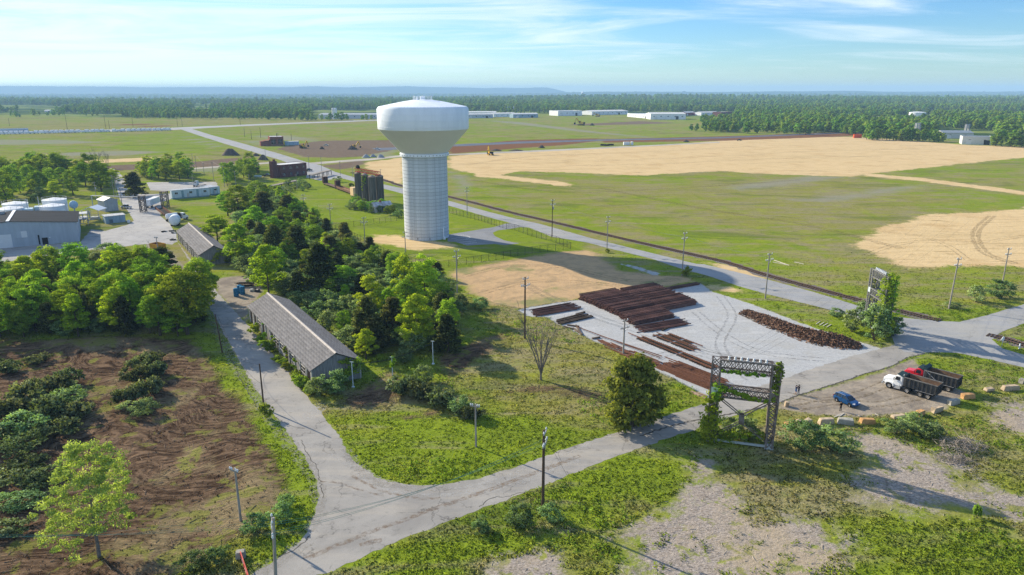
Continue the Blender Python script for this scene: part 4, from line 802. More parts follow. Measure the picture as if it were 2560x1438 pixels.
# ================================================================ WATER TOWER
WHITE = mat('tank_white', (0.77, 0.81, 0.86), .5, var=.06, scale=.25, sc3=(1, 1, .25), col2=(0.68, 0.725, 0.78))
TAUPE = mat('tank_taupe', (0.63, 0.625, 0.60), .6, var=.05, scale=.15)
SHELL = mat('shaft_concrete', (0.58, 0.615, 0.645), .85, var=.22, scale=.55, sc3=(1, 1, .35), bump=.02)
tb = G(1068, 603); tc_ = Vector((tb.x * 1.033, tb.y + 8.25, 0))
wt = thing('water_tower', 'tall white composite water tower with a wide tank on a ribbed concrete shaft', 'water tower', tc_)
def course(r, h, nseg):
    """one lift of the shaft: panels standing proud between narrow upright grooves"""
    mb = MB(); n = nseg
    for i in range(n):
        a0, a1 = 2 * math.pi * (i + .03) / n, 2 * math.pi * (i + .97) / n; a2 = 2 * math.pi * (i + 1.03) / n
        o = len(mb.v)
        for a, q in ((a0, r), ((a0 + a1) / 2, r * 1.0008), (a1, r), (a1, r - .09), (a2, r - .09)): mb.v += [(q * math.cos(a), q * math.sin(a), .05), (q * math.cos(a), q * math.sin(a), h - .05)]
        mb.f += [(o + 2 * k, o + 2 * k + 2, o + 2 * k + 3, o + 2 * k + 1) for k in range(4)]
    return mb.mesh('panel_course', SHELL, fix=False)
NC = 24; ch_ = 29.6 / NC; cme = course(8.1, ch_, 56)
for i in range(NC):
    o = obj('panel_course', cme, wt, (0, 0, i * ch_), i * .0003); k = 1 - .012 * i / NC; o.scale = (k, k, 1)
MB().lathe([(7.95, 0), (7.9, 29.6)], 64).build('shaft_core', mat('shaft_joint', (0.24, 0.27, 0.30), .9, var=.1), wt, smooth=True)
MB().lathe([(8.2, 29.5), (8.75, 29.6), (8.75, 30.5), (8.3, 30.6)], 72, close=False).build('collar_ring', WHITE, wt, smooth=True)
MB().lathe([(8.25, 30.55), (15.9, 38.9)], 96, close=False).build('tank_cone', TAUPE, wt, smooth=True)
MB().lathe([(15.9, 38.9), (16.0, 39.1), (16.05, 45.75), (15.45, 46.55)], 96, close=False).build('tank_shell', WHITE, wt, smooth=True)
rf = MB().lathe([(15.45, 46.55), (11, 47.45), (7, 48.25), (3.4, 48.8), (.01, 49.0)], 96, close=False).build('tank_roof', WHITE, wt, smooth=True)
mb = MB()
for z in (39.8, 42.0, 44.0): mb.lathe([(16.04, z), (16.085, z + .04), (16.04, z + .08)], 96, close=False)
mb.build('weld_seams', WHITE, wt)
mb = MB()
for i in range(40): a = 2 * math.pi * i / 40; mb.box((8.8 * math.cos(a), 8.8 * math.sin(a), 30.05), (.12, .3, .3), a)
mb.build('anchor_bolts', mat('bolt_steel', (0.35, 0.36, 0.37), .5), wt)
mb = MB()
for i in range(16):
    a, b = 2 * math.pi * i / 16, 2 * math.pi * (i + 1) / 16; p = Vector((3.3 * math.cos(a), 3.3 * math.sin(a), 48.7)); q = Vector((3.3 * math.cos(b), 3.3 * math.sin(b), 48.7))
    mb.bar(p, p + Vector((0, 0, 1.35)), .10)
    for z in (.7, 1.3): mb.bar(p + Vector((0, 0, z)), q + Vector((0, 0, z)), .09)
mb.build('handrail', WHITE, rf)
MB().lathe([(.9, 48.9), (.9, 49.9), (.3, 50.1)], 20).build('roof_vent', WHITE, rf, smooth=True)
MB().lathe([(.4, 48.9), (.4, 49.7)], 12, Matrix.Translation((-1.8, -1, 0))).build('roof_hatch', WHITE, rf)
mb = MB()
for i in range(30): a = math.pi * (1.15 + .7 * i / 30); mb.box((15.0 * math.cos(a), 15.0 * math.sin(a), 46.6), (.15, .25, .2), a)
mb.build('rim_brackets', WHITE, wt)
MB().tube((6.6, -4.9, 0), (6.6, -4.9, 4.2), .22, .22, 10).box((6.9, -5.1, .4), (.8, .8, .8)).build('overflow_pipe', WHITE, wt)
MB().box((2, -8.02, .75), (.35, .3, .5)).box((-2.4, -7.9, .75), (.3, .3, .5)).build('wall_vents', mat('bolt_steel', (0.3, 0.3, 0.3)), wt)

# ================================================================ POLES AND WIRES
WOODP = [mat('pole_grey', (0.34, 0.31, 0.28), .9, var=.3, scale=2, sc3=(3, 3, .3)), mat('pole_brown', (0.095, 0.065, 0.045), .9, var=.3, scale=2, sc3=(3, 3, .3))]
INS = mat('insulator', (0.62, 0.64, 0.66), .3, var=.1); STEEL = mat('galvanised', (0.45, 0.46, 0.47), .5, .3, var=.15)
POLES = {}
def pole(key, u, vb, vt, arms=2, label='', tone=0, az=None, rad=.16, group=None, lean=None, armw=2.4, name='utility_pole', cans=0):
    p = G(u, vb); h = hgt(p, vt); az = R(-35) if az is None else az
    o = thing(name, label, 'power pole', p, az, group)
    far = p.y > 330
    MB().tube((0, 0, -.2), (0, 0, h), rad * 1.15, rad * .8, 8 if not far else 6).build('shaft', WOODP[tone], o, smooth=True)
    tips = []
    for k in range(arms):
        z = h - .35 - k * 1.5; wdt = armw * (1 if k else .62)
        a = MB().box((0, -.16, z), (wdt, .12, .14)).build('crossarm', WOODP[0] if tone == 0 else STEEL, o)
        xs = [-.46, -.26, .26, .46] if k or arms == 1 else [-.45, .45]
        for x in xs:
            if not far: MB().lathe([(.05, 0), (.10, .05), (.13, .15), (.08, .22), (.11, .28), (.05, .36)], 8, Matrix.Translation((wdt * x, -.16, z + .07))).build('insulator', INS, a)
            tips.append(Vector((wdt * x, -.16, z + .38)))
        if k and not far: MB().bar((-.6, -.18, z), (0, -.18, z - .8), .05).bar((.6, -.18, z), (0, -.18, z - .8), .05).build('arm_brace', STEEL, a)
    for k in range(cans): MB().lathe([(.26, 0), (.28, .1), (.28, .85), (.1, .95)], 12, Matrix.Translation((.35, -.1, h - 3.6 - k * 1.1))).build('transformer', STEEL, o, smooth=True)
    if lean: o.rotation_euler = (*lean, az)
    M = Matrix.Translation(p) @ Matrix.Rotation(az, 4, 'Z')
    POLES[key] = ([M @ t for t in tips], M @ Vector((0, 0, h - .6)), o)
    return o
RD = ang(G(1168, 536), G(1913, 745)); CR = ang(G(913, 615), G(1563, 885))
pole('a1', 1357, 1283, 1075, 2, 'tall dark power pole at the lane bend with white steel crossarms', 1, R(75), .19, cans=0)
pole('a2', 1190, 1117, 1010, 1, 'grey leaning pole with one white arm on the green bank', 0, R(-20), .15)
pole('a3', 602, 1302, 1170, 1, 'old grey pole in the scrub at the edge of the bulldozed earth', 0, R(-30), .15)
pole('a4', 690, 1470, 1292, 2, 'grey pole carrying five white insulators beside the red and white barrier', 0, R(-70), .18, lean=(R(-3), R(2)))
pole('a5', 660, 1022, 910, 0, 'bare dark pole without arms halfway along the lane', 1, 0, .14)
pole('a6', 556, 882, 786, 0, 'bare leaning pole without arms at the thicket end of the lane', 1, 0, .14, lean=(0, R(-4)))
pole('b1', 1558, 887, 798, 2, 'grey pole standing in the railway scrap at the gravel yard edge', 0, CR + R(90), .17)
pole('b2', 1312, 847, 693, 2, 'tall blackened pole behind the leafless tree', 1, CR + R(90), .19)
pole('b3', 1143, 737, 625, 2, 'grey pole between the belt and the orange clearing', 0, CR + R(90), .16)
pole('b4', 1014, 630, 579, 2, 'grey pole in front of the water tower foot', 0, CR + R(90), .14)
pole('b5', 913, 616, 543, 2, 'grey pole with two crowded crossarms by the tower lawn fence', 0, CR + R(90), .15)
pole('b6', 828, 574, 510, 2, 'grey pole in the meadow nearest the fence corner', 0, CR + R(90), .14)
pole('b7', 762, 547, 486, 2, 'grey pole in the middle of the meadow', 0, CR + R(90), .14)
pole('b8', 709, 504, 467, 1, 'grey pole at the far side of the meadow', 0, CR + R(90), .14)
pole('b9', 743, 476, 436, 1, 'green tinted lamp pole beside the trestle', 0, R(0), .13)
for i, (u, vb, vt, t, s) in enumerate(((1168,536,468,0,'nearest the water tower'),(1380,593,499,1,'dark, opposite the tower fence corner'),(1517,627,541,0,'third along from the tower'),(1705,689,581,0,'fourth along, with a shrub at its foot'))):
    pole('c%d' % i, u, vb, vt, 2, 'roadside power pole ' + s, t, RD + R(90), .15, 'power poles along the straight road', cans=1 if i == 1 else 0)
pole('c4', 1913, 747, 633, 2, 'roadside pole crowded with white insulators beside the gravel yard', 0, RD + R(90), .16, 'power poles along the straight road', armw=3.0)
pole('d1', 2372, 772, 645, 2, 'weathered wooden pole beside the road crossing', 0, R(20), .17, lean=(0, R(2)))
pole('d2', 2506, 708, 620, 2, 'grey and brown pole at the edge of the straw field', 0, R(20), .16)
far_lbl = {0: 'thin pole by the road bend near the brick building', 1: 'thin pole in the yard verge behind the parking lot', 2: 'thin tall pole standing in the far field'}
for i, (u, vb, vt, k) in enumerate(((773,425,390,0),(805,435,391,0),(851,437,404,0),(882,444,417,0),(952,438,423,0),(484,423,384,1),(492,430,389,1),(511,440,408,1),(535,455,405,1),(562,468,415,1),(590,465,428,1),(623,458,436,1),(665,402,372,0),(24,315,295,2),(169,328,283,2),(265,323,285,2),(333,318,280,2),(444,316,294,2),(456,317,298,2),(601,313,292,2),(612,343,320,2),(652,345,318,2),(629,348,325,2),(696,349,331,2),(729,352,334,2),(274,322,300,2))):
    pole('f%d' % i, u, vb, vt, 1, far_lbl[k], 1 if k == 2 else 0, R(30), .13 if k < 2 else .2, ('poles by the brick building', 'poles behind the parking lot', 'poles in the far fields')[k])
pole('y1', 307, 524, 470, 1, 'grey pole beside the pick-up truck in the factory yard', 0, R(0), .15)
pole('y2', 242, 500, 455, 2, 'grey pole with transformers behind the small grey shed', 0, R(10), .15, cans=1)
pole('y3', 396, 635, 592, 1, 'grey pole next to the yellow container', 0, R(-20), .14)
pole('y4', 484, 471, 433, 0, 'lamp pole in front of the parking lot', 0, 0, .11)
pole('y5', 293, 500, 440, 1, 'first pole of the twin pole frame at the yard entrance', 0, R(0), .15)
pole('y6', 286, 492, 438, 1, 'second pole of the twin pole frame at the yard entrance', 0, R(0), .15)
WIRE = mat('wire_pale', (0.20, 0.20, 0.20), .6, .0, var=.1); WIRED = mat('wire_dark', (0.05, 0.05, 0.05), .6, var=.1); WIREG = mat('wire_verdigris', (0.08, 0.24, 0.19), .6, .0, var=.1)
def wires(pairs, sag, label, m=None, r=.022, group=None):
    P = [(Vector(a), Vector(b)) for a, b in pairs]; o = thing('overhead_wires', label, 'power line', P[0][0], 0, group); org = P[0][0]
    for a, b in P:
        mb = MB(); n = 10; pts = [a.lerp(b, i / n) - Vector((0, 0, 4 * sag * (i / n) * (1 - i / n))) - org for i in range(n + 1)]
        for p, q in zip(pts, pts[1:]): mb.tube(p, q, r, r, 4, False)
        mb.build('wire', m or WIRE, o, fix=False)
    return o
def span(a, b, n, sag, label, m=None, r=.022, group=None):
    A, B = POLES[a][0], POLES[b][0]; n = min(n, len(A), len(B)); return wires(list(zip(A[-n:], B[-n:])), sag, label, m, r, group)
span('a4', 'a1', 4, 1.3, 'green-tinted wires crossing the lane mouth', WIREG, .018)
span('b1', 'b2', 4, .8, 'wires from the rail yard pole to the blackened pole')
span('b5', 'b6', 4, .9, 'wires between the fence pole and the meadow pole', r=.011); span('b6', 'b7', 4, .9, 'wires over the middle of the meadow', r=.011); span('b7', 'b8', 2, .8, 'wires over the far end of the meadow', r=.011)
span('b4', 'b5', 4, .9, 'wires dropping past the foot of the water tower', r=.011)
for a, b, s in (('c0', 'c1', 'from the first to the second'), ('c1', 'c2', 'from the second to the third'), ('c2', 'c3', 'from the third to the fourth'), ('c3', 'c4', 'from the fourth to the crowded')): span(a, b, 2, .5, 'faint roadside wires %s roadside pole' % s, r=.018)
for i in range(7, 11): span('f%d' % (i - 1), 'f%d' % i, 2, .6, 'faint wires behind the parking lot', r=.018, group='wires behind the parking lot')
wires([((G(0, 1500) + Vector((-6, 0, 7.5 + .3 * k))), POLES['a4'][0][k]) for k in range(4)], .8, 'green-tinted wires leaving the frame bottom corner', WIREG, .011)
wires([(POLES['a6'][1], POLES['a5'][1] + Vector((0, 0, -3)))], 2.5, 'slack service cable hanging between the two bare poles', WIRED, .03)
wires([(POLES['a1'][1], G(1500, 1330) + Vector((0, 0, .1)))], .1, 'guy wire of the dark power pole', WIRED, .018)

# ================================================================ LATTICE FRAMES
RUST = mat('lattice_rust', (0.115, 0.085, 0.072), .85, .2, var=.4, scale=1.2, col2=(0.21, 0.19, 0.18)); GALV = mat('lattice_zinc', (0.46, 0.52, 0.55), .5, .4, var=.2, scale=.8)
def lattice(mb, p, q, ax, ay, w, d, n, t=.11, w1=None, d1=None):
    """box truss from p to q; ax, ay across"""
    p, q, ax, ay = Vector(p), Vector(q), Vector(ax), Vector(ay); w1 = w if w1 is None else w1; d1 = d if d1 is None else d1
    pt = lambda t_, i, j: p.lerp(q, t_) + ax * i * (w + (w1 - w) * t_) / 2 + ay * j * (d + (d1 - d) * t_) / 2
    for i in (-1, 1):
        for j in (-1, 1): mb.bar(pt(0, i, j), pt(1, i, j), t * 1.5)
    for k in range(n):
        a, b = k / n, (k + 1) / n
        for (i, j), (i2, j2) in (((-1, -1), (1, -1)), ((1, -1), (1, 1)), ((1, 1), (-1, 1)), ((-1, 1), (-1, -1))):
            mb.bar(pt(a, i, j), pt(b, i2, j2), t * .62); mb.bar(pt(a, i2, j2), pt(b, i, j), t * .62); mb.bar(pt(b, i, j), pt(b, i2, j2), t * .5)
def vine(parent, p, q, r, n, seed, name='vine', ls=.3, m='vine', cnt=34):
    rng = np.random.default_rng(seed); t = rng.uniform(0, 1, n); C = np.array(p)[None] * (1 - t[:, None]) + np.array(q)[None] * t[:, None] + rng.normal(0, r * .45, (n, 3))
    return obj(name, leaves(name, C, r * rng.uniform(.4, 1, n), cnt, ls, LM[m], seed, .9, tuple(C.mean(0))), parent)
def frame(pl, pr, hz_, label, vines, n_ins=6, tw=1.5, mat_=RUST):
    pl, pr = Vector(pl), Vector(pr); a = ang(pl, pr); w = (pr - pl).length; o = thing('lattice_gantry', label, 'power frame', pl, a)
    X, Y, Zv = Vector((1, 0, 0)), Vector((0, 1, 0)), Vector((0, 0, 1)); h = hz_
    for x in (0, w):
        mb = MB(); lattice(mb, (x, 0, .25), (x, 0, h * .60), X, Y, .85, 1.6, 7, .16, 1.2, tw); lattice(mb, (x, 0, h * .60), (x, 0, h), X, Y, 1.2, tw, 4, .16)
        c = mb.build('leg', mat_, o); MB().box((x, -tw * .45, .45), (1.25, .25, .9)).build('foot_plate', GALV, c); MB().box((x, -tw * .52, h * .635), (1.1, .1, 1.1)).build('splice_plate', mat('plate_blue', (0.50, 0.58, 0.62), .5, .2, var=.15) if x == 0 else mat_, c)
    for nm, z0, z1 in (('top_beam', h * .875, h), ('lower_beam', h * .565, h * .675)):
        mb = MB(); lattice(mb, (.55, 0, (z0 + z1) / 2), (w - .55, 0, (z0 + z1) / 2), Y, Zv, tw, z1 - z0, 7, .14); c = mb.build(nm, mat_, o)
        if nm == 'top_beam':
            for i in range(n_ins): MB().lathe([(.09, 0), (.2, .08), (.2, .2), (.1, .26), (.17, .34), (.17, .44), (.05, .6)], 10, Matrix.Translation((.2 * w + i * w * .62 / (n_ins - 1), -tw * .35, h + .1))).build('insulator', INS, c)
    cz = h * .31
    for y in (-.45, .45):
        for (x0, z0), (x1, z1) in (((.3, h * .56), (w / 2, cz + .5)), ((w - .3, h * .56), (w / 2, cz + .5)), ((.3, .9), (w / 2, cz - .5)), ((w - .3, .9), (w / 2, cz - .5))): MB().bar((x0, y, z0), (x1, y, z1), .13).build('diagonal_brace', mat_, o)
    MB().box((w / 2, -.5, cz), (.75, .08, 1.5)).box((w / 2, .5, cz), (.75, .08, 1.5)).build('gusset_plate', mat_, o)
    MB().box((w / 2, -tw * .4, .45), (w - 1.2, .22, .32)).build('bottom_strut', GALV, o)
    for i, v in enumerate(vines): vine(o, (v[0] * w, v[1], v[2] * h), (v[3] * w, v[4], v[5] * h), v[6], v[7], 90 + i, ls=v[8] if len(v) > 8 else .28)
    return o
pl, pr = G(1776, 1100), G(1921, 1119)
frame(pl, pr, 13.5, 'rusty lattice power frame hung with vines beside the lane', [(-.02, -.6, 0, -.01, -.5, .58, 1.0, 110), (-.05, -.3, 0, -.04, 0, .3, 1.3, 50), (0, -.4, .56, .12, -.6, .68, .8, 30), (.1, -.8, .88, .8, -.8, .87, .32, 40), (.1, -.8, .67, .6, -.8, .60, .40, 46), (.5, -.8, .58, .95, -.8, .58, .28, 24), (1, -.5, .74, 1.05, -.3, 1.0, .55, 46), (1, -.6, .58, 1, -.5, .74, .34, 16), (.1, 0, .02, .9, .3, .14, 1.0, 50)], 7)
pl2, pr2 = G(2171, 812), G(2207, 838)
frame(pl2, pr2, hgt(pl2, 672), 'distant lattice power frame half buried in vines at the road junction', [(1, -.3, 0, 1.02, -.3, 1.0, 1.25, 170), (1.0, .6, .2, 1.02, .6, .98, 1.1, 70), (.9, 0, 0, 1.1, 0, .3, 1.9, 80, .34), (.6, 0, 0, 1.0, 0, .2, 1.6, 40, .34), (0, 0, .6, .1, 0, .9, .3, 10), (1.1, 0, .05, 1.15, 0, .28, 1.2, 34, .32)], 8, 1.7, mat('lattice_grey', (0.20, 0.20, 0.195), .7, .2, var=.4, scale=1.0))
wires([((pl + (pr - pl) * t) + Vector((0, 0, 14.6)), G(2300 + 40 * i, 640) + Vector((0, 0, 13))) for i, t in enumerate((.3, .42, .55, .68))], 2.0, 'faint wires leading back from the rusty lattice frame', WIRED, .013)
wires([(POLES['b1'][0][k], (pl + (pr - pl) * (.2 + .15 * k)) + Vector((0, 0, 13.9))) for k in range(3)], .6, 'wires from the rail yard pole to the near lattice frame', WIRED, .016)
for u, vb, vt, wp, lb in ((2291, 341, 308, 14, 'grey lattice mast at the edge of the right-hand woods'), (2416, 333, 311, 12, 'grey lattice mast behind the grey warehouse'), (2176, 322, 307, 7, 'small grey lattice mast beyond the copse')):
    p = G(u, vb); h = hgt(p, vt); w = wp * mpp(p); o = thing('lattice_mast', lb, 'power mast', p, R(15))
    for x in (-w * .4, w * .4): mb = MB(); lattice(mb, (x, 0, 0), (x * .85, 0, h), (1, 0, 0), (0, 1, 0), w * .22, w * .3, 8, .22); mb.build('leg', STEEL, o)
    for z in (.98, .8, .62): mb = MB(); lattice(mb, (-w * .5, 0, z * h), (w * .5, 0, z * h), (0, 1, 0), (0, 0, 1), w * .25, h * .07, 4, .2); mb.build('crossbeam', STEEL, o)

# ================================================================ TOWER FENCE
FBL = mat('fence_black', (0.025, 0.025, 0.025), .5, var=.2)
def chain_mat():
    m = bpy.data.materials.new('chain_link'); m.use_nodes = True; nt = m.node_tree; b = nt.nodes['Principled BSDF']; b.inputs['Base Color'].default_value = (.02, .02, .02, 1); b.inputs['Roughness'].default_value = .5
    o = nt.nodes['Material Output']; t = N(nt, 'ShaderNodeBsdfTransparent'); mx = N(nt, 'ShaderNodeMixShader'); tc = N(nt, 'ShaderNodeTexCoord'); sp = N(nt, 'ShaderNodeSeparateXYZ'); L(nt, tc.outputs['Object'], sp.inputs[0])
    def band(s):
        q = mth(nt, 'ADD', sp.outputs[0], mth(nt, 'MULTIPLY', sp.outputs[2], s)); return mth(nt, 'LESS_THAN', mth(nt, 'FRACT', mth(nt, 'MULTIPLY', q, 12.0)), .075)
    L(nt, mth(nt, 'MAXIMUM', band(1.0), band(-1.0)), mx.inputs[0]); L(nt, t.outputs[0], mx.inputs[1]); L(nt, b.outputs[0], mx.inputs[2]); L(nt, mx.outputs[0], o.inputs[0]); return m
CHAIN = chain_mat()
def fence(px, label, gap=3.0, h=2.3, close=False):
    P = [G(*q) for q in px]; o = thing('chain_link_fence', label, 'fence', P[0])
    pm_ = MB().tube((0, 0, 0), (0, 0, h + .1), .055, .055, 6).mesh('post', FBL)
    for a, b in zip(P, P[1:]):
        l = (b - a).length; n = max(1, round(l / gap)); t = ang(a, b)
        for i in range(n): obj('post', pm_, o, a.lerp(b, i / n) - P[0])
        MB().box((l / 2, 0, h), (l, .05, .05)).build('top_rail', FBL, o, a - P[0], t); MB().box((l / 2, 0, .1), (l, .03, .03)).build('bottom_wire', FBL, o, a - P[0], t)
        me = bpy.data.meshes.new('mesh_panel'); me.from_pydata([(0, 0, .1), (l, 0, .1), (l, 0, h), (0, 0, h)], [], [(0, 1, 2, 3)]); me.materials.append(CHAIN); obj('mesh_panel', me, o, a - P[0], t)
    obj('post', pm_, o, P[-1] - P[0]); return o
fence([(1100,672),(1166,662),(1240,650),(1330,634),(1427,623)], 'black chain-link fence along the orange clearing')
fence([(1427,623),(1390,607),(1330,591),(1287,576),(1266,573)], 'black chain-link fence between road and tower apron')
fence([(1237,564),(1196,551),(1150,540),(1124,533)], 'black chain-link fence beside the tower lawn and road')
fence([(1005,550),(935,561),(850,572),(823,573)], 'black chain-link fence across the meadow behind the tower lawn')
fence([(823,573),(865,587),(910,610),(960,637),(1040,665),(1100,672)], 'black chain-link fence between tower lawn and tree belt')
GP = G(1266, 573); gt = thing('slide_gate', 'black sliding gate across the tower drive', 'gate', GP, ang(GP, G(1240, 565)))
mb = MB()
for i in range(4): mb.tube((i * 2.6, 0, 0), (i * 2.6, 0, 2.3), .05, .05, 6)
mb.box((3.9, 0, 2.28), (7.8, .05, .05)).box((3.9, 0, .15), (7.8, .05, .05)); mb.build('gate_frame', FBL, gt)

# ================================================================ LONG SHEDS
SHEET = mat('roof_sheet', (0.205, 0.195, 0.19), .9, var=.45, scale=1.4, sc3=(.4, 1.6, 1), col2=(0.125, 0.12, 0.122), bump=.02)
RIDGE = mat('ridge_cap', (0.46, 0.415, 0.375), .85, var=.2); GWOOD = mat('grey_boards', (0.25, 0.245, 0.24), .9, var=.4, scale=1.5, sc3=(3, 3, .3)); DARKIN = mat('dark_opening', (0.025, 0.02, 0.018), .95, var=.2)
WTRIM = mat('white_trim', (0.52, 0.51, 0.49), .8, var=.35, scale=2)
def shed(near_l, near_r, far_l, ridge_px, eave, label, rows, cols, seed, vines):
    A, B, C = G(*near_l, eave), G(*near_r, eave), G(*far_l, eave)       # eave corners
    L_ = (C - A).length; d = (C - A) / L_; a = math.atan2(d.y, d.x); n = Vector((d.y, -d.x, 0)); W = max((B - A).dot(n), 6.0)
    mid = A + n * W / 2; rz_ = hgt(Vector((mid.x, mid.y, 0)), ridge_px)
    o = thing('long_shed', label, 'shed', (A.x, A.y, 0), a)           # local x along, y across (-y = towards n)
    rng = random.Random(seed); ov = .45; hw = W / 2; y_w0, y_w1 = -ov, -(W - ov)
    core = MB()
    core.prism([(0, 0)], 0, 0) if False else None
    # gable and side walls of upright boards
    for nm, x in (('gable_wall', ov), ('gable_wall', L_ - ov)):
        mb = MB(); k = int((W - 2 * ov) / .35)
        for i in range(k):
            y0 = y_w0 + (y_w1 - y_w0) * i / k; y1 = y_w0 + (y_w1 - y_w0) * (i + .94) / k; f = lambda y: eave + (rz_ - eave) * (1 - abs(y + hw) / hw) - .22
            dx = rng.uniform(-.015, .015); mb.prism([(x + dx - .03, 0), (x + dx + .03, 0), (x + dx + .03, 1), (x + dx - .03, 1)], y1, y0); b = len(mb.v) - 8
            for q in range(8):
                vx, vy, vz = mb.v[b + q]
                if vz == 1: mb.v[b + q] = (vx, vy, f(vy))
        mb.build(nm, GWOOD, o)
    for side, y in (('side_wall', y_w0), ('side_wall', y_w1)):
        w_ = obj(side, MB().box((L_ / 2, y - .08 * (1 if y > -1 else -1), eave * .42), (L_ - 2 * ov - .1, .08, eave * .84)).mesh(side, GWOOD), o)
        nb = max(6, int(L_ / 3.6)); bw = (L_ - 2 * ov) / nb
        for i in range(nb + 1): MB().box((ov + i * bw, y + (.05 if y > -1 else -.05), eave / 2), (.22, .2, eave)).build('post', WTRIM, w_)
        MB().box((L_ / 2, y, eave - .22), (L_ - .6, .18, .36)).build('eave_beam', GWOOD, w_)
        if y < -1: continue
        for i in range(nb):
            xc = ov + (i + .5) * bw; kind = rng.random()
            if i in (0, 4, nb - 2) or kind < .22:
                dr = MB().box((xc, y + .012, 1.4), (bw * .55, .05, 2.75)).build('doorway', DARKIN, w_); MB().box((xc - bw * .33, y + .06, 1.45), (.14, .1, 2.9)).box((xc + bw * .33, y + .06, 1.45), (.14, .1, 2.9)).build('door_frame', WTRIM, dr)
            elif kind < .75:
                wn = MB().box((xc, y + .012, 2.0), (bw * .6, .05, 1.3)).build('window', DARKIN, w_); MB().box((xc, y + .05, 2.0), (.09, .06, 1.3)).box((xc, y + .055, 2.0), (bw * .6, .06, .09)).box((xc, y + .06, 1.32), (bw * .66, .1, .09)).box((xc, y + .06, 2.68), (bw * .66, .1, .09)).build('window_frame', WTRIM, wn)
    MB().box((L_ / 2, -hw, .02), (L_ - 1, W - 1, .04)).build('floor_slab', mat('shed_floor', (0.14, 0.12, 0.10)), o)
    # roof: overlapping sheets on both slopes
    sl = math.hypot(hw, rz_ - eave); pit = math.atan2(rz_ - eave, hw); sw, sh = L_ / cols, sl / rows
    sm = MB().box((0, 0, 0), (sw * .985, sh * 1.06, .035)).mesh('roof_sheet', SHEET)
    for s in (1, -1):
        rp = MB().add([(0.05, 0, 0), (L_ - .05, 0, 0), (L_ - .05, -s * sl * math.cos(pit), sl * math.sin(pit)), (.05, -s * sl * math.cos(pit), sl * math.sin(pit))], [(0, 1, 2, 3)]).build('roof_deck', DARKIN, o, (0, 0 if s > 0 else -W, eave - .03))
        for r in range(rows):
            for c in range(cols):
                t = (r + .5) * sh; q = obj('roof_sheet', sm, rp, ((c + .5) * sw + rng.gauss(0, .01), -s * t * math.cos(pit), t * math.sin(pit) + .075))
                q.rotation_euler = (-s * (pit - .045) + rng.gauss(0, .004), rng.gauss(0, .003), rng.gauss(0, .004))
    MB().prism([(-.3, -.10), (0, .10), (.3, -.10), (0, .0)], -.1, L_ + .1).build('ridge_cap', RIDGE, o, (0, -hw, rz_ + .12), -math.pi / 2)
    for p_, q_, r_, n_, sd in vines: vine(o, p_, q_, r_, n_, sd, ls=.26)
    return o, a, L_, W, rz_
s1, sa, sL, sW, sR = shed((775, 929), (905, 900), (617, 766), 883.5, 3.6, 'long grey shed with a worn sheet roof and weeds along the lane', 9, 30, 5, [((.1, -5, .2), (.1, -9, 3.6), 1.0, 46, 501), ((0, -2, .2), (.1, -7, 2), 1.0, 34, 502), ((.1, -8, 3.4), (.1, -5.5, 4.4), .5, 14, 509), ((9, .3, .3), (9.4, .3, 3.2), .45, 8, 503), ((15, .3, .3), (15, .3, 3.3), .5, 10, 504), ((23, .3, .3), (23.4, .3, 3.2), .45, 8, 505), ((31, .3, .3), (31, .3, 3.3), .5, 10, 506), ((38, .3, .2), (38, .3, 3.2), .45, 8, 507), ((.1, -9.6, 3.4), (.1, -7, 4), .5, 8, 508)])
shed((497, 639), (568, 625), (440, 578), 615, 3.4, 'farther long grey shed beside the factory yard, vines on its gable', 7, 22, 6, [((.1, -3, .3), (.1, -6, 3.6), .9, 26, 511), ((.1, -7, .3), (.1, -9.5, 2.5), .8, 14, 512)])
# cable posts by the near shed
CP = mat('post_pale', (0.62, 0.68, 0.70), .6, var=.2)
tops = []
for u, vb, vt, lb in ((883, 969, 905, 'pale steel cable post against the shed gable'), (982, 950, 893, 'pale steel cable post wrapped in vine between shed and belt'), (1083, 911, 853, 'pale steel cable post on a concrete foot in the open earth')):
    p = G(u, vb); h = hgt(p, vt); o = thing('cable_post', lb, 'post', p, R(-10)); MB().tube((0, 0, 0), (0, 0, h), .085, .075, 8).build('shaft', CP, o); MB().box((0, 0, .1), (.45, .45, .25)).build('foot', CP, o); MB().box((0, 0, h), (.7, .07, .07)).build('crossarm', CP, o); tops.append(p + Vector((0, 0, h - .3)))
    if u == 982: vine(o, (0, 0, h * .55), (0, 0, h), .5, 10, 520, ls=.25)
wires([(tops[0], tops[1]), (tops[1], tops[2])], .25, 'dark service cable strung over the three pale posts', WIRED, .045)

# ================================================================ YARD: RAILS, SLEEPERS, SCRAP
RAILM = mat('rail_rust', (0.185, 0.098, 0.080), .8, .1, var=.7, scale=.8, sc3=(2, .3, 2), col2=(0.10, 0.054, 0.046)); RAIL2 = mat('rail_rust_light', (0.20, 0.095, 0.06), .85, .2, var=.4, scale=.8, sc3=(.3, 2, 2)); TIE = mat('sleeper_wood', (0.085, 0.062, 0.045), .95, var=.5, scale=1.2); SCRAP = mat('scrap_rust', (0.10, 0.052, 0.035), .85, .2, var=.5, scale=2, col2=(0.21, 0.13, 0.085))
def rail_mesh(l, m): return MB().prism([(-.07, 0), (.07, 0), (.07, .03), (.015, .05), (.015, .12), (.04, .13), (.04, .175), (-.04, .175), (-.04, .13), (-.015, .12), (-.015, .05), (-.07, .03)], -l / 2, l / 2).mesh('rail', m)
RM = {k: rail_mesh(k[0], k[1]) for k in ((11.9, RAILM), (11.9, RAIL2), (9.0, RAILM))}
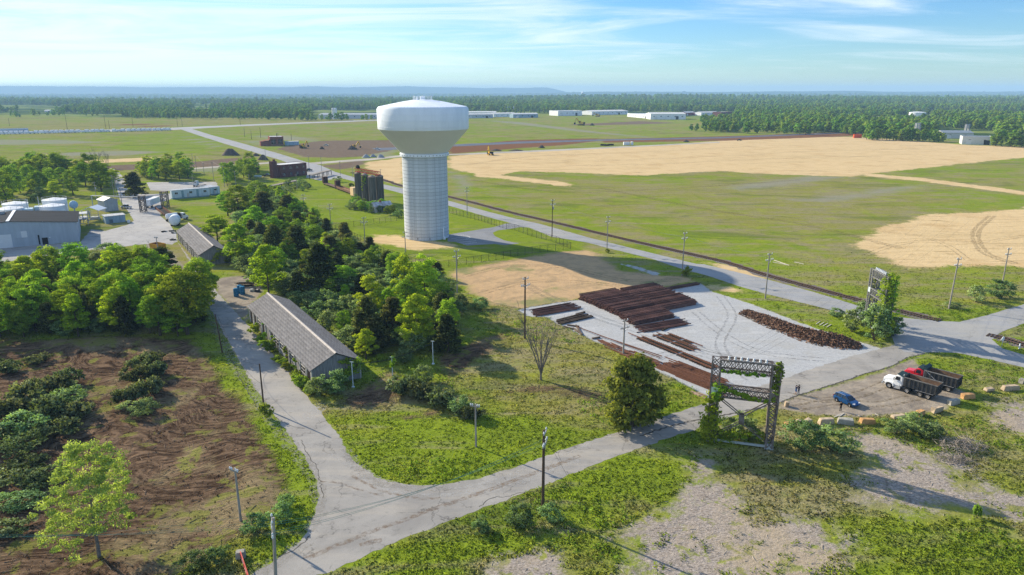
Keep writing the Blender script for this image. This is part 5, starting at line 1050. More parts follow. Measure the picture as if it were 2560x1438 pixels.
def rails(a, b, c, n, layers, label, group, m=RAILM, seed=1, l=11.9, jit=.22, show=True):
    """rails lie along a->b, laid side by side from a towards c"""
    A, B, C = G(*a), G(*b), G(*c); d = (B - A).normalized(); s = (C - A); s -= d * s.dot(d) * 0; t = math.atan2(d.y, d.x) - math.pi / 2; rng = random.Random(seed); low = MB()
    for i in range(n):
        z = (layers - 1) * .19 + rng.choice((0, 0, .03, .06)) + (.19 if rng.random() < .16 else 0); p = A + s * (i + .5) / n + d * (l / 2 + rng.gauss(0, jit))
        o = obj('rail', RM[(l, m)], None, (p.x, p.y, z + .004), t + rng.gauss(0, .006)); tag(o, label, 'rail', group)
    w_ = s.length / n
    for k in range(layers - 1):
        for i in range(int(n * .75)):
            p = A + s * (i + .5) / (n * .75) + d * (l / 2 + rng.gauss(0, jit)); low.box((p.x, p.y, k * .19 + .09), (.13, l, .17), t + rng.gauss(0, .004))
    if layers > 1: tag(low.build('lower_rails', m, fix=False), label.replace('steel rail', 'steel rails').replace('top layer', 'lower layers'), 'rails', kind='stuff')
rails((1447, 748), (1533, 733), (1545, 790), 70, 7, 'rusty steel rail in the top layer of the widest flat stack', 'rails of the widest stack', seed=2)
rails((1546, 792), (1632, 776), (1585, 815), 36, 6, 'rusty steel rail in the top layer of the near end stack', 'rails of the near end stack', seed=3)
rails((1550, 731), (1636, 716), (1600, 756), 52, 6, 'rusty steel rail in the top layer of the rear stack', 'rails of the rear stack', seed=4)
rails((1608, 757), (1690, 742), (1650, 780), 40, 6, 'rusty steel rail in the top layer of the yard side stack', 'rails of the yard side stack', seed=5)
rails((1660, 722), (1740, 708), (1668, 727), 8, 2, 'rusty steel rail in the top layer of the low stack by the clearing', 'rails of the low stack', seed=6)
rails((1325, 777), (1415, 762), (1345, 792), 18, 2, 'rusty steel rail in the top layer of the heap behind the leafless tree', 'rails of the heap behind the tree', seed=8, jit=.6)
rails((1590, 818), (1650, 808), (1612, 832), 22, 2, 'rusty steel rail in the top layer of the splayed heap', 'rails of the splayed heap', seed=9, jit=.7)
d1 = G(1650, 925), G(1775, 985)
rails((1648, 923), (1745, 962), (1688, 905), 30, 2, 'reddish steel rail in the top layer beside the near lattice frame', 'rails beside the near lattice frame', RAIL2, 10, jit=.8)
rails((1676, 938), (1770, 975), (1710, 922), 12, 1, 'reddish steel rail laid past the near lattice frame', 'rails laid past the near lattice frame', RAIL2, 11, jit=.9)
SM = MB().box((0, 0, .1), (2.5, .24, .2)).mesh('sleeper', TIE); rng_ = random.Random(21)
def tracks(a, b, label, n=None, missing=.1, wob=.03, gap=.62, rl=True):
    A, B = G(*a), G(*b); l = (B - A).length; t = ang(A, B); o = thing('track_panel', label, 'track panel', A, t); n = int(l / gap)
    for i in range(n):
        if rng_.random() < missing: continue
        obj('sleeper', SM, o, (i * gap + .3, rng_.gauss(0, wob), .008), math.pi / 2 + rng_.gauss(0, wob))
    if rl:
        for y in (-.72, .72): obj('rail', rail_mesh(l + rng_.uniform(-.5, 2), RAIL2), o, (l / 2, y, .21), -math.pi / 2 + rng_.gauss(0, .006))
    return o
tracks((1600, 845), (1700, 885), 'lifted track panel lying nearest the pole in the gravel yard'); tracks((1640, 838), (1740, 878), 'lifted track panel in the middle of the gravel yard'); tracks((1668, 838), (1745, 868), 'shorter lifted track panel with a pale sleeper', missing=.2); tracks((1700, 885), (1782, 920), 'lifted track panel running up to the near lattice frame'); tracks((1730, 897), (1790, 922), 'second track panel end by the near lattice frame', missing=.3)
def beams(spots, label, group, m, sec=(.22, .2)):
    for i, (a, b) in enumerate(spots):
        A, B = G(*a), G(*b); o = MB().box((0, 0, sec[1] / 2), ((B - A).length, *sec)).build('timber', m, None, ((A.x + B.x) / 2, (A.y + B.y) / 2, .012 + .006 * i), ang(A, B)); tag(o, label, 'timber', group)
beams([((1392, 806), (1470, 788)), ((1395, 810), (1478, 791)), ((1440, 788), (1462, 782)), ((1392, 803), (1458, 786)), ((1400, 812), (1482, 793))], 'dark bridge timber lying apart in the gravel yard', 'dark timbers lying apart', TIE, (.4, .35))
beams([((1655, 828), (1697, 808)), ((1660, 826), (1688, 812))], 'dark timber pulled away from the splayed rails', 'timbers by the splayed rails', TIE, (.3, .3))
beams([((1410, 818), (1440, 826)), ((1432, 822), (1456, 838)), ((1440, 815), (1452, 835)), ((1418, 814), (1448, 818)), ((1480, 848), (1500, 845))], 'broken timber at the corner of the gravel yard', 'broken timbers at the yard corner', mat('old_timber', (0.17, 0.13, 0.10), .95, var=.5), (.35, .3))
sc_spots = []
for i in range(46):
    t = rng_.random(); p0 = (1498 + 140 * t + rng_.uniform(-16, 16), 852 + 62 * t + rng_.uniform(-7, 7)); l = rng_.uniform(14, 60); sc_spots.append((p0, (p0[0] + l, p0[1] + l * rng_.uniform(.28, .5))))
sc_spots += [((1440, 820), (1650, 898)), ((1500, 843), (1655, 895)), ((1570, 836), (1620, 856)), ((1648, 800), (1660, 806))]
beams(sc_spots, 'rusty rail length in the scrap strip along the yard edge', 'scrap rails along the yard edge', RAIL2, (.12, .16))
beams([((1735, 985), (1765, 998)), ((1728, 980), (1760, 994)), ((1740, 982), (1768, 992))], 'pale timber at the foot of the red rails', 'pale timbers at the red rails', mat('pale_timber', (0.38, 0.27, 0.19), .9, var=.3), (.3, .2))
WPOLE = mat('whitened_wood', (0.62, 0.57, 0.50), .9, var=.2)
beams([((2040, 811), (2050, 805)), ((2049, 814), (2060, 807)), ((2058, 816), (2070, 809)), ((2067, 819), (2078, 812))], 'short white bar on the grass by the scrap mound', 'white bars by the scrap mound', WPOLE, (.14, .12))
beams([((2090, 1040), (2105, 1036)), ((2098, 1043), (2110, 1034)), ((2140, 1038), (2150, 1042)), ((2188, 1036), (2196, 1040)), ((2085, 1044), (2100, 1040))], 'bleached stick lying before the stone blocks', 'bleached sticks before the stone blocks', WPOLE, (.1, .1))
beams([((1935, 651), (1972, 664)), ((1932, 656), (1968, 663)), ((1986, 656), (2009, 661))], 'long white pole lying in the field grass', 'white poles lying in the field', WPOLE, (.16, .15))
# scrap mound
def mound(px, hgts, label, m, n=2600, seed=4, size=(.25, .75), name='scrap_mound'):
    P = [G(*q) for q in px]; rng = random.Random(seed); mb = MB(); core = MB()
    segs = [(P[i], P[i + 1], hgts[i], hgts[i + 1]) for i in range(len(P) - 1)]; tot = sum((b - a).length for a, b, _, _ in segs)
    for a, b, h0, h1 in segs:
        d = (b - a).normalized(); nn = Vector((-d.y, d.x, 0)); k = max(3, int((b - a).length / .9))
        for i in range(k):
            t = (i + .5) / k; c = a.lerp(b, t); h = h0 + (h1 - h0) * t; w_ = 1.3 + h * 1.0
            core.add([tuple(c + nn * w_ * .95 * math.cos(q) * rng.uniform(.85, 1.1) + d * 1.1 * math.sin(q)) for q in np.arange(0, 6.28, .785)] + [tuple(c + Vector((0, 0, h * .9)))], [(j, (j + 1) % 8, 8) for j in range(8)])
        for _ in range(int(n * (b - a).length / tot)):
            t = rng.random(); h = h0 + (h1 - h0) * t; w_ = 1.5 + h * 1.15; y = max(-1, min(1, rng.gauss(0, .5))); z = h * (1 - abs(y)) * rng.uniform(.8, 1.12) + .06
            c = a.lerp(b, t) + nn * y * w_ + Vector((0, 0, z)); q = Matrix.Translation(c) @ Matrix.Rotation(rng.uniform(0, 6.28), 4, 'Z') @ Matrix.Rotation(rng.gauss(0, .55), 4, 'X') @ Matrix.Rotation(rng.gauss(0, .5), 4, 'Y')
            s = rng.uniform(*size); mb.box((0, 0, 0), (s, s * rng.uniform(.2, .6), rng.uniform(.03, .10)), 0, q)
    o = thing(name, label, 'scrap heap', (0, 0, 0)); core.build('heap_core', m, o, fix=False); pcs = mb.build('scrap_pieces', m, o, fix=False); pcs['kind'] = 'stuff'; return o
mound([(1862, 781), (1900, 796), (1945, 815), (1985, 830), (2030, 846), (2075, 856), (2115, 862), (2150, 867)], [.7, 1.1, 1.5, 1.5, 1.9, 2.1, 1.6, .5], 'long mound of rusty track scrap on the pale gravel', SCRAP)
beams([((1968, 838), (2076, 867))], 'single rail lying along the scrap mound', None, RAIL2, (.14, .17))

# ================================================================ RAILWAY
BALL = mat('ballast', (0.20, 0.175, 0.155), .95, var=.5, scale=2.5, bump=.05)
def railway(px, label, budget=290):
    P = smooth(px, 8); ballast = ribbon(P, 4.2, .02, 'ballast', BALL, 3, .12, None, 2.0); tag(ballast, 'dark stone ballast bed under the single track', kind='structure')
    o = thing('railway_track', label, 'railway track', (0, 0, 0))
    for y in (-.72, .72):
        V = []; Fc = []
        for i, p in enumerate(P):
            d = (P[min(i + 1, len(P) - 1)] - P[max(i - 1, 0)]).normalized(); nn = Vector((-d.y, d.x, 0))
            for w_, z in ((-.06, .10), (.06, .10), (.05, .27), (-.05, .27)): V.append(tuple(p + nn * (y + w_) + Vector((0, 0, z))))
            if i: b = 4 * i; Fc += [(b - 4 + k, b - 4 + (k + 1) % 4, b + (k + 1) % 4, b + k) for k in range(4)]
        me = bpy.data.meshes.new('rail'); me.from_pydata(V, [], Fc); me.materials.append(mat('track_rail', (0.16, 0.10, 0.08), .6, .4, var=.3)); obj('rail', me, o)
    S = []; acc = 0
    for a, b in zip(P, P[1:]):
        l = (b - a).length; s = acc
        while s < l: S.append((a.lerp(b, s / l), ang(a, b))); s += .75
        acc = s - l
    S.sort(key=lambda q: q[0].y); far = MB(); sm = MB().box((0, 0, .075), (.26, 2.5, .15)).mesh('sleeper', TIE)
    for i, (p, t) in enumerate(S):
        if i < budget: obj('sleeper', sm, o, p + Vector((0, 0, .02)), t + rng_.gauss(0, .03))
        else: far.box((p.x, p.y, .095), (.26, 2.5, .15), t)
    fo = far.build('sleepers', TIE, o, fix=False); fo['kind'] = 'stuff'
railway([(2348, 802), (2220, 771), (2137, 748), (2036, 721), (1915, 688), (1818, 657), (1741, 639), (1626, 613), (1526, 590), (1388, 557), (1275, 531), (1175, 505), (1121, 492), (1005, 465), (958, 450), (880, 432)], 'single rusty railway track curving beside the straight road')
railway([(2470, 838), (2506, 846), (2560, 863), (2640, 888)], 'railway track beyond the crossing at the right edge', 60)

# ================================================================ BUILDINGS
def bevel(me, off, seg=2, ang_=30):
    bm = bmesh.new(); bm.from_mesh(me); bmesh.ops.recalc_face_normals(bm, faces=bm.faces)
    ed = [e for e in bm.edges if len(e.link_faces) == 2 and e.calc_face_angle(0) > R(ang_)]
    bmesh.ops.bevel(bm, geom=ed, offset=off, segments=seg, affect='EDGES', clamp_overlap=True); bm.to_mesh(me); bm.free()
    for p in me.polygons: p.use_smooth = True
    try: me.set_sharp_from_angle(angle=R(40))
    except Exception: pass
    return me
def bb(mb, name, m, parent, off=.05, seg=2): me = mb.mesh(name, m); bevel(me, off, seg); return obj(name, me, parent)
GLASS = glassmat()
def block(name, label, cat, a, b, vt, depth, wall, roofm, roof='flat', wins=None, rise=1.2, group=None, doors=(), winm=None, parapet=.3, h=None, panels=0, frame_m=None):
    """a building whose front base runs from picture point a to b; its top at the front shows at row vt"""
    A, B = G(*a), G(*b); w_ = (B - A).length; h = h or hgt(A, vt); o = thing(name, label, cat, A, ang(A, B), group)
    MB().box((w_ / 2, depth / 2, h / 2), (w_, depth, h)).build('wall', wall, o)
    if roof == 'flat':
        r = MB().box((w_ / 2, depth / 2, h + .04), (w_ - .5, depth - .5, .08)).build('roof', roofm, o)
        if parapet: MB().box((w_ / 2, .12, h + parapet / 2), (w_ + .1, .26, parapet)).box((w_ / 2, depth - .12, h + parapet / 2), (w_ + .1, .26, parapet)).box((.12, depth / 2, h + parapet / 2 + .003), (.26, depth - .5, parapet)).box((w_ - .12, depth / 2, h + parapet / 2 + .003), (.26, depth - .5, parapet)).build('parapet', wall, r)
    elif roof == 'gable':      # ridge along the front
        MB().prism([(-.5, h - .1), (depth / 2, h + rise), (depth + .5, h - .1), (depth + .5, h + .08), (depth / 2, h + rise + .2), (-.5, h + .08)], -.4, w_ + .4, Matrix(((0, 1, 0, 0), (1, 0, 0, 0), (0, 0, 1, 0), (0, 0, 0, 1)))).build('roof', roofm, o)
        MB().prism([(.02, h - .05), (depth / 2, h + rise), (depth - .02, h - .05)], .03, w_ - .03, Matrix(((0, 1, 0, 0), (1, 0, 0, 0), (0, 0, 1, 0), (0, 0, 0, 1)))).build('gable', wall, o)
    elif roof == 'cross':      # gable faces the front
        MB().prism([(-.4, h - .1), (w_ / 2, h + rise), (w_ + .4, h - .1), (w_ + .4, h + .08), (w_ / 2, h + rise + .2), (-.4, h + .08)], -.3, depth + .3).build('roof', roofm, o)
        MB().prism([(.02, h - .05), (w_ / 2, h + rise), (w_ - .02, h - .05)], .03, depth - .03).build('gable', wall, o)
    if wins:
        rows, cols, ww, wh = wins[:4]; zs = wins[4] if len(wins) > 4 else .5
        for r in range(rows):
            for c in range(cols):
                x = w_ * (c + .5) / cols; z = h * (r + zs) / rows; wn = MB().box((x, -.02, z), (ww, .12, wh)).build('window', winm or GLASS, o)
                if frame_m: MB().box((x, -.06, z), (.08, .1, wh)).box((x, -.065, z - wh / 2), (ww + .2, .16, .1)).box((x, -.062, z), (ww, .1, .08)).build('window_frame', frame_m, wn)
    for x0, x1, z0, z1, dm in doors: MB().box((w_ * (x0 + x1) / 2, -.03, h * (z0 + z1) / 2), (w_ * (x1 - x0), .12, h * (z1 - z0))).build('door', dm, o)
    for i in range(panels): MB().box((w_ * (i + .5) / panels, -.03, h / 2), (.12, .1, h - .05)).build('panel_seam', wall, o)
    return o, w_, h
BRICK = mat('brick_dark', (0.155, 0.068, 0.062), .9, var=.3, scale=1.5, sc3=(.4, .4, 3)); BRICK2 = mat('brick_red', (0.22, 0.085, 0.06), .9, var=.3, scale=1.2, sc3=(.4, .4, 3)); PALER = mat('pale_roof', (0.58, 0.58, 0.57), .8, var=.2, scale=.2); MWALL = mat('metal_wall', (0.40, 0.445, 0.49), .55, .1, var=.12, scale=.4, sc3=(2, 2, .3)); WMET = mat('white_metal', (0.72, 0.73, 0.74), .5, var=.12, scale=.3); BMET = mat('blue_metal', (0.30, 0.41, 0.49), .5, var=.25, scale=.8, sc3=(2, 2, .4)); DROOF = mat('dark_roof', (0.022, 0.027, 0.036), .95, var=.35, scale=.25, sc3=(.3, 2, 1)); ZROOF = mat('zinc_roof', (0.42, 0.43, 0.44), .5, .2, var=.25, scale=.6); SHUT = mat('shutter_white', (0.62, 0.63, 0.63), .6, var=.1, sc3=(.3, .3, 4)); BLACK = mat('matt_black', (0.02, 0.02, 0.021), .7, var=.2); TYRE = mat('tyre', (0.022, 0.021, 0.02), .9, var=.3); RIMM = mat('wheel_rim', (0.42, 0.40, 0.38), .5, .4, var=.2)
# two-storey brick building with its stair tower
o, w_, h_ = block('brick_building', 'dark red two storey brick building with a square chimney tower', 'building', (703, 445), (768, 438), 414, 11, BRICK, PALER, 'flat', (2, 4, 1.7, 1.4, .56), frame_m=WTRIM)
MB().box((-2.6, 3.5, hgt(G(687, 441), 400) / 2), (3.3, 3.3, hgt(G(687, 441), 400))).build('stair_tower', BRICK, o); MB().box((-2.0, 3.2, hgt(G(687, 441), 400) + .5), (1.1, 1.1, 1.2)).build('chimney', BRICK, o); MB().box((-.3, 4, h_ * .45), (1.6, 5, h_ * .9)).build('link_wall', BRICK, o)
MB().box((w_ * .63, -.03, 1.2), (1.3, .14, 2.3)).build('door', BLACK, o)
o, w_, h_ = block('brick_building', 'small red brick building with a white roof in the far fields', 'building', (676, 365), (710, 364), 343, 16, BRICK2, PALER, 'flat', (1, 2, 4.2, 4.5, .45), frame_m=WTRIM)
MB().box((-4.4, 6, 2.2), (8.6, 10, 4.4)).build('lean_to', BRICK2, o); MB().add([(-8.9, .5, 4.0), (.0, .5, 6), (0, 11.5, 6), (-8.9, 11.5, 4.0)], [(0, 1, 2, 3)]).build('lean_to_roof', mat('rust_roof', (0.25, 0.11, 0.07), .9), o); MB().tube((w_ * .6, 8, h_), (w_ * .6, 8, h_ + 3), .3, .3, 8).build('chimney', BLACK, o)
MB().box((w_ + 8, 5, 1.7), (13, 7, 3.4)).build('annexe', BMET, o); MB().box((w_ + 8, 5, 3.5), (13.6, 7.6, .25)).build('annexe_roof', PALER, o)
# concrete silos
CSILO = mat('silo_concrete', (0.155, 0.145, 0.125), .95, var=.45, scale=.5, sc3=(2, 2, .2), col2=(0.075, 0.07, 0.06))
for i, (u, vb, vt, wp, lb) in enumerate(((896, 499, 435, 16.5, 'leftmost dark concrete silo under the red conveyor'), (913, 508, 439, 17, 'concrete silo draped in ivy'), (931, 513, 444, 18.5, 'nearest dark concrete silo'), (950, 509, 442, 19, 'rightmost dark concrete silo'))):
    p = G(u, vb); r = wp * mpp(p) / 2; h = hgt(p, vt); o = thing('concrete_silo', lb, 'silo', (p.x, p.y + r, 0)); MB().lathe([(r, 0), (r * .985, h)], 36).build('barrel', CSILO, o, smooth=True); MB().lathe([(r * 1.03, h - .1), (r * 1.03, h + .15), (r * .3, h + .9), (.1, h + 1.0)], 24).build('cap', mat('silo_cap', (0.30, 0.235, 0.19), .9, var=.4, scale=1), o, smooth=True)
    mb = MB()
    for k in range(6): a = math.pi * (1.05 + .16 * k); mb.box((r * math.cos(a), r * math.sin(a), h / 2), (.12, .18, h), a)
    mb.build('form_ribs', CSILO, o)
    if i == 1: vine(o, (-r * .6, -r * .85, h * .45), (-r * .3, -r * .9, h), .55, 30, 601, 'ivy', .3); vine(o, (r * .2, -r, h * .7), (r * .5, -r * .9, h), .5, 18, 602, 'ivy', .3)
RC = mat('conveyor_red', (0.36, 0.10, 0.055), .8, var=.35, scale=1); A, B = G(896, 499) + Vector((0, 2, 14.0)), G(947, 511) + Vector((0, 3, 13.6))
o = thing('conveyor_gantry', 'rusty red conveyor gantry lying across the silo tops', 'conveyor', (A.x, A.y, 0), ang(A, B)); l = (Vector((B.x, B.y, 0)) - Vector((A.x, A.y, 0))).length
mb = MB(); lattice(mb, (-1.5, 0, 14.2), (l + .5, 0, 14.2), (0, 1, 0), (0, 0, 1), 1.4, 1.5, 8, .16); mb.build('truss', RC, o); MB().box((l / 2, 0, 13.55), (l + 2, 1.5, .2)).build('belt_deck', RC, o)
for x in (0, l * .4, l * .9): MB().box((x, 0, 13.1), (.25, 1.4, .9)).build('support', RC, o)
bb(MB().box((-.2, .3, 15.7), (2.2, 1.8, 1.8), 0, None, .75), 'head_drum', mat('drum_black', (0.03, 0.025, 0.025), .6), o, .3)
# derelict white house by the silos
o, w_, h_ = block('derelict_house', 'derelict white house with a patchy metal roof below the silos', 'house', (938, 532), (980, 527), 517, 4.2, mat('peeling_white', (0.52, 0.56, 0.58), .8, var=.35, scale=1.5), mat('patchy_roof', (0.55, 0.58, 0.60), .6, .2, var=.5, scale=.9, col2=(0.28, 0.25, 0.24)), 'gable', rise=1.5, h=2.6)
MB().box((w_ * .32, -.03, 1.15), (1.1, .12, 2.1)).build('door', BMET, o); MB().box((w_ * .68, -.03, 1.5), (1.2, .12, 1.1)).build('window', GLASS, o); MB().box((w_ * .45, 2.1, 4.3), (.8, .8, 1.3)).build('chimney', BRICK2, o)
# trestle
TD = mat('trestle_deck', (0.33, 0.29, 0.25), .9, var=.35, scale=.6)
for (a, b, hh, lb) in (((665, 474), (743, 457), 1.2, 'low wooden trestle ramp across the rough grass'), ((778, 449), (824, 437), 2.6, 'raised wooden trestle end beside the straight road')):
    A, B = G(*a), G(*b); l = (B - A).length; o = thing('wooden_trestle', lb, 'trestle', A, ang(A, B)); n = int(l / 1.6)
    pm_ = MB().box((0, 0, 0), (l / n * .95, 3.0, .18)).mesh('plank', TD)
    for i in range(n): obj('plank', pm_, o, (l * (i + .5) / n, 0, hh + .25))
    for y in (-1.2, 1.2): MB().box((l / 2, y, hh), (l, .3, .3)).build('beam', TIE, o)
    for i in range(n // 4 + 1):
        for y in (-1.1, 1.1): MB().box((i * 4 * l / n + .3, y, hh / 2), (.3, .3, hh)).build('post', TIE, o)
# rail wagons
def wagon(a, b, label, kind, col):
    A, B = G(*a), G(*b); l = (B - A).length; o = thing('rail_wagon', label, 'rail wagon', A, ang(A, B)); m = mat('wagon_' + kind, col, .85, .1, var=.35, scale=.8)
    MB().box((l / 2, 0, 1.05), (l, 2.7, .3)).build('deck', m, o)
    for x in (1.4, l - 1.4):
        for dx in (-.8, .8):
            for y in (-.8, .8): MB().tube((x + dx, y - .1, .46), (x + dx, y + .1, .46), .45, .45, 12).build('wheel', TIE, o)
    if kind == 'flat':
        for x in (.25, l - .25): MB().box((x + (1.3 if x > 1 else -1.3) * 0, 0, 2.9), (2.4, 2.6, 3.4)).build('end_bulkhead', mat('bulkhead_brown', (0.07, 0.035, 0.03), .9, var=.3), o)
    else:
        for y in (-1.3, 1.3):
            s_ = MB().box((l / 2, y, 1.65), (l, .12, .95)).build('side', m, o)
            for i in range(9): MB().box((l * (i + .5) / 9, y * 1.04, 1.65), (.16, .14, 1.0)).build('stake', m, s_)
        MB().box((.06, 0, 1.65), (.12, 2.6, .95)).box((l - .06, 0, 1.65), (.12, 2.6, .95)).build('end', m, o); MB().box((l / 2, 0, 1.24), (l - .3, 2.3, .08)).build('load_bed', mat('wagon_inside', (0.52, 0.34, 0.19), .9, var=.3), o)
    return o
wagon((813, 462), (845, 473), 'flat rail wagon with two tall brown end bulkheads', 'flat', (0.20, 0.13, 0.10)); wagon((847, 474), (884, 488), 'low sided orange-brown rail wagon', 'gondola', (0.23, 0.13, 0.09))
p = G(882, 489); o = thing('storage_container', 'tan box container standing behind the leftmost silo', 'container', p, ang(G(847, 474), G(884, 488))); bb(MB().box((2.5, 0, 2.4), (5, 2.6, 4.2)), 'body', mat('tan_box', (0.62, 0.45, 0.25), .8, var=.15), o); MB().box((2.5, 0, .15), (5, 2.4, .3)).build('skid', TIE, o)

# factory at the left
FA, FB = G(0, 621.5), G(200, 604); fd = (FB - FA).normalized(); fa = math.atan2(fd.y, fd.x); he, hr = 7.0, 8.9; wr = (FB - G(31, 619)).length; dep = 26.0
o = thing('factory_building', 'large grey metal factory with a dark low-pitched roof and roller door', 'building', FB, fa)     # local x runs left (negative) from the right corner
MB().prism([(0, 0), (0, he), (-wr, hr), (-2 * wr, he), (-2 * wr, 0)], 0, dep).build('wall', MWALL, o)
mb = MB(); k = 90
for i in range(k): x = -2 * wr * (i + .5) / k; hz_ = hr - abs(x + wr) / wr * (hr - he); mb.box((x, -.03, hz_ / 2), (.16, .06, hz_ - .1))
mb.build('wall_ribs', MWALL, o)
for s, nm in ((1, 'right'), (-1, 'left')): MB().add([(-wr, -.4, hr + .06), (-wr + s * (wr + .4), -.4, he + .04), (-wr + s * (wr + .4), dep + .4, he + .04), (-wr, dep + .4, hr + .06), (-wr, -.4, hr + .2), (-wr + s * (wr + .4), -.4, he + .18), (-wr + s * (wr + .4), dep + .4, he + .18), (-wr, dep + .4, hr + .2)], [(0, 1, 2, 3), (4, 5, 6, 7), (0, 1, 5, 4), (1, 2, 6, 5), (2, 3, 7, 6), (3, 0, 4, 7)]).build('roof_slope', DROOF, o)
MB().box((-wr, dep / 2, hr + .26), (1.0, dep + .8, .14)).build('ridge_vent', WMET, o); MB().box((.1, -.42, he + .05), (.2, .1, .2)).box((-wr / 2, -.46, (he + hr) / 2 + .1), (.1, .1, .1)).build('gutter', WMET, o)
for y in (6, 12, 18): MB().box((-wr - 5, y, hr - .5), (1.8, 1.0, .35)).build('skylight', WMET, o)
bb(MB().box((-wr - 3.4, 21, hr + .3), (1.6, 1.6, 1.3)), 'roof_fan', ZROOF, o)
MB().box((-wr * 1.0 - 2.2, -.08, 2.3), (5.0, .14, 4.6)).build('roller_door', SHUT, o); wn = MB().box((-wr * .83, -.08, 4.2), (4.2, .1, 2.3)).build('window', MWALL, o); MB().box((-wr * .80, -.13, 4.2), (1.7, .06, 2.2)).build('pane', SHUT, wn)
MB().box((-wr * .60, -.09, 1.9), (.45, .16, 3.3)).build('downpipe', BLACK, o); MB().box((-wr * .515, -.07, 1.25), (1.7, .14, 2.4)).build('door', BLACK, o); MB().box((-wr * .44, -.1, 2.4), (.5, .2, .3)).build('lamp', WMET, o)
FM = Matrix.Translation(FB) @ Matrix.Rotation(fa, 4, 'Z')
for i, (x, y, r, h, lb) in enumerate(((-22, 33, 4.3, 9.0, 'front left white storage tank behind the factory'), (-21, 42, 4.3, 9.6, 'rear left white storage tank behind the factory'), (-8.5, 33, 4.3, 9.0, 'front right white storage tank behind the factory'), (-8, 43, 4.3, 10.0, 'rear right white storage tank behind the factory'))):
    p = FM @ Vector((x, y, 0)); o = thing('storage_tank', lb, 'tank', p); MB().lathe([(r, 0), (r, h)], 36).build('shell', WMET, o, smooth=True); MB().lathe([(r + .08, h), (r + .08, h + .12), (.3, h + .9)], 36).build('lid', WMET, o, smooth=True)
    mb = MB()
    for k in range(14): a = 6.283 * k / 14; b = 6.283 * (k + 1) / 14; q0, q1 = Vector((r * math.cos(a), r * math.sin(a), h)), Vector((r * math.cos(b), r * math.sin(b), h)); mb.bar(q0, q0 + Vector((0, 0, 1)), .06); mb.bar(q0 + Vector((0, 0, 1)), q1 + Vector((0, 0, 1)), .06)
    mb.build('handrail', STEEL, o)
for x, y, sx, sy, h, lb in ((-16.5, 33, 3.6, 4, 8.6, 'left blue process box between the white tanks'), (-12.8, 35, 3.2, 4, 8.9, 'right blue process box between the white tanks')):
    p = FM @ Vector((x, y, 0)); o = thing('process_unit', lb, 'tank unit', p, fa); bb(MB().box((0, 0, h / 2), (sx, sy, h)), 'body', mat('unit_blue', (0.42, 0.55, 0.63), .5), o, .08); MB().tube((0, 0, h), (0, 0, h + 3.6), .12, .12, 8).build('vent_stack', STEEL, o)
p = FM @ Vector((-1.5, 38, 0)); o = thing('pressure_tank', 'small blue round tank beside the white tanks', 'tank', p, fa); MB().lathe([(.2, -2.2), (1.4, -1.7), (1.55, -1), (1.55, 1), (1.4, 1.7), (.2, 2.2)], 20, Matrix.Translation((0, 0, 8.2)) @ Matrix.Rotation(R(80), 4, 'X')).build('shell', mat('tank_blue', (0.36, 0.50, 0.60), .5), o, smooth=True); MB().box((0, 1, 3.4), (.4, .4, 6.8)).box((0, -1, 3.4), (.4, .4, 6.8)).build('stand', STEEL, o)
# pipes beside the factory
p = G(218, 560); o = thing('pipe_rack', 'tangle of steel pipes and platforms beside the factory wall', 'pipe rack', p, fa); mb = MB(); rp = random.Random(8)
for _ in range(46):
    q = Vector((rp.uniform(-3.6, 1.5), rp.uniform(-7, 8), rp.uniform(.2, 4.4))); ax = rp.choice(((1, 0, 0), (0, 1, 0), (0, 0, 1), (0, 1, 0))); mb.tube(q, q + Vector(ax) * rp.uniform(1, 3.4), rp.uniform(.05, .16), None, 6)
mb.build('pipes', ZROOF, o); MB().box((-1, 0, 2.6), (3.2, 9, .12)).box((-1, 0, 4.6), (3.2, 6, .12)).build('platform', STEEL, o)
for x in (-2.5, .5):
    for y in (-4, 0, 4): MB().box((x, y, 2.4), (.15, .15, 4.8)).build('post', STEEL, o)
# open canopy and sheds
A = G(208, 551); o = thing('open_canopy', 'small white-roofed open canopy between factory and sheds', 'shelter', A, R(2)); cw = 40 * mpp(A)
MB().prism([(-.4, 4.0), (cw / 2, 5.4), (cw + .4, 4.0), (cw + .4, 4.15), (cw / 2, 5.6), (-.4, 4.15)], -.4, 6.4).build('roof', WMET, o)
for x in (.1, cw - .1):
    for y in (0, 6): MB().box((x, y, 2), (.16, .16, 4)).build('post', STEEL, o)
MB().box((cw / 2, 0, 1.0), (cw, .12, .12)).box((cw / 2, 0, 2.4), (cw, .1, .1)).box((cw / 2, 6, 1.0), (cw, .12, .12)).build('rail', STEEL, o); MB().box((cw * .5, 3, .5), (cw * .5, 2, 1.0)).build('pump_skid', STEEL, o)
o, w_, h_ = block('grey_shed', 'tall narrow grey metal shed with a shallow gable by the yard road', 'shed', (264, 530), (297, 526), 503, 7, mat('shed_grey', (0.36, 0.385, 0.41), .6, var=.2, sc3=(2, 2, .3)), ZROOF, 'cross', rise=1.1, panels=6); MB().box((w_ * .5, -.05, 1.6), (2.6, .1, 3.0)).build('door', MATS['shed_grey'], o)
o, w_, h_ = block('blue_shed', 'low blue metal shed with a ribbed zinc roof', 'shed', (265, 560), (315, 555), 542, 5.5, BMET, ZROOF, 'flat', parapet=0, panels=14); mb = MB()
for i in range(18): mb.box((w_ * (i + .5) / 18, 2.75, h_ + .12), (.12, 5.9, .08))
mb.build('roof_ribs', ZROOF, o); MB().box((w_ / 2, 2.75, h_ + .06), (w_ + .5, 6, .08)).build('roof_overhang', ZROOF, o); MB().box((w_ * .27, -.05, .9), (1.3, .12, 1.4)).build('hatch', mat('hatch_blue', (0.12, 0.17, 0.21)), o)
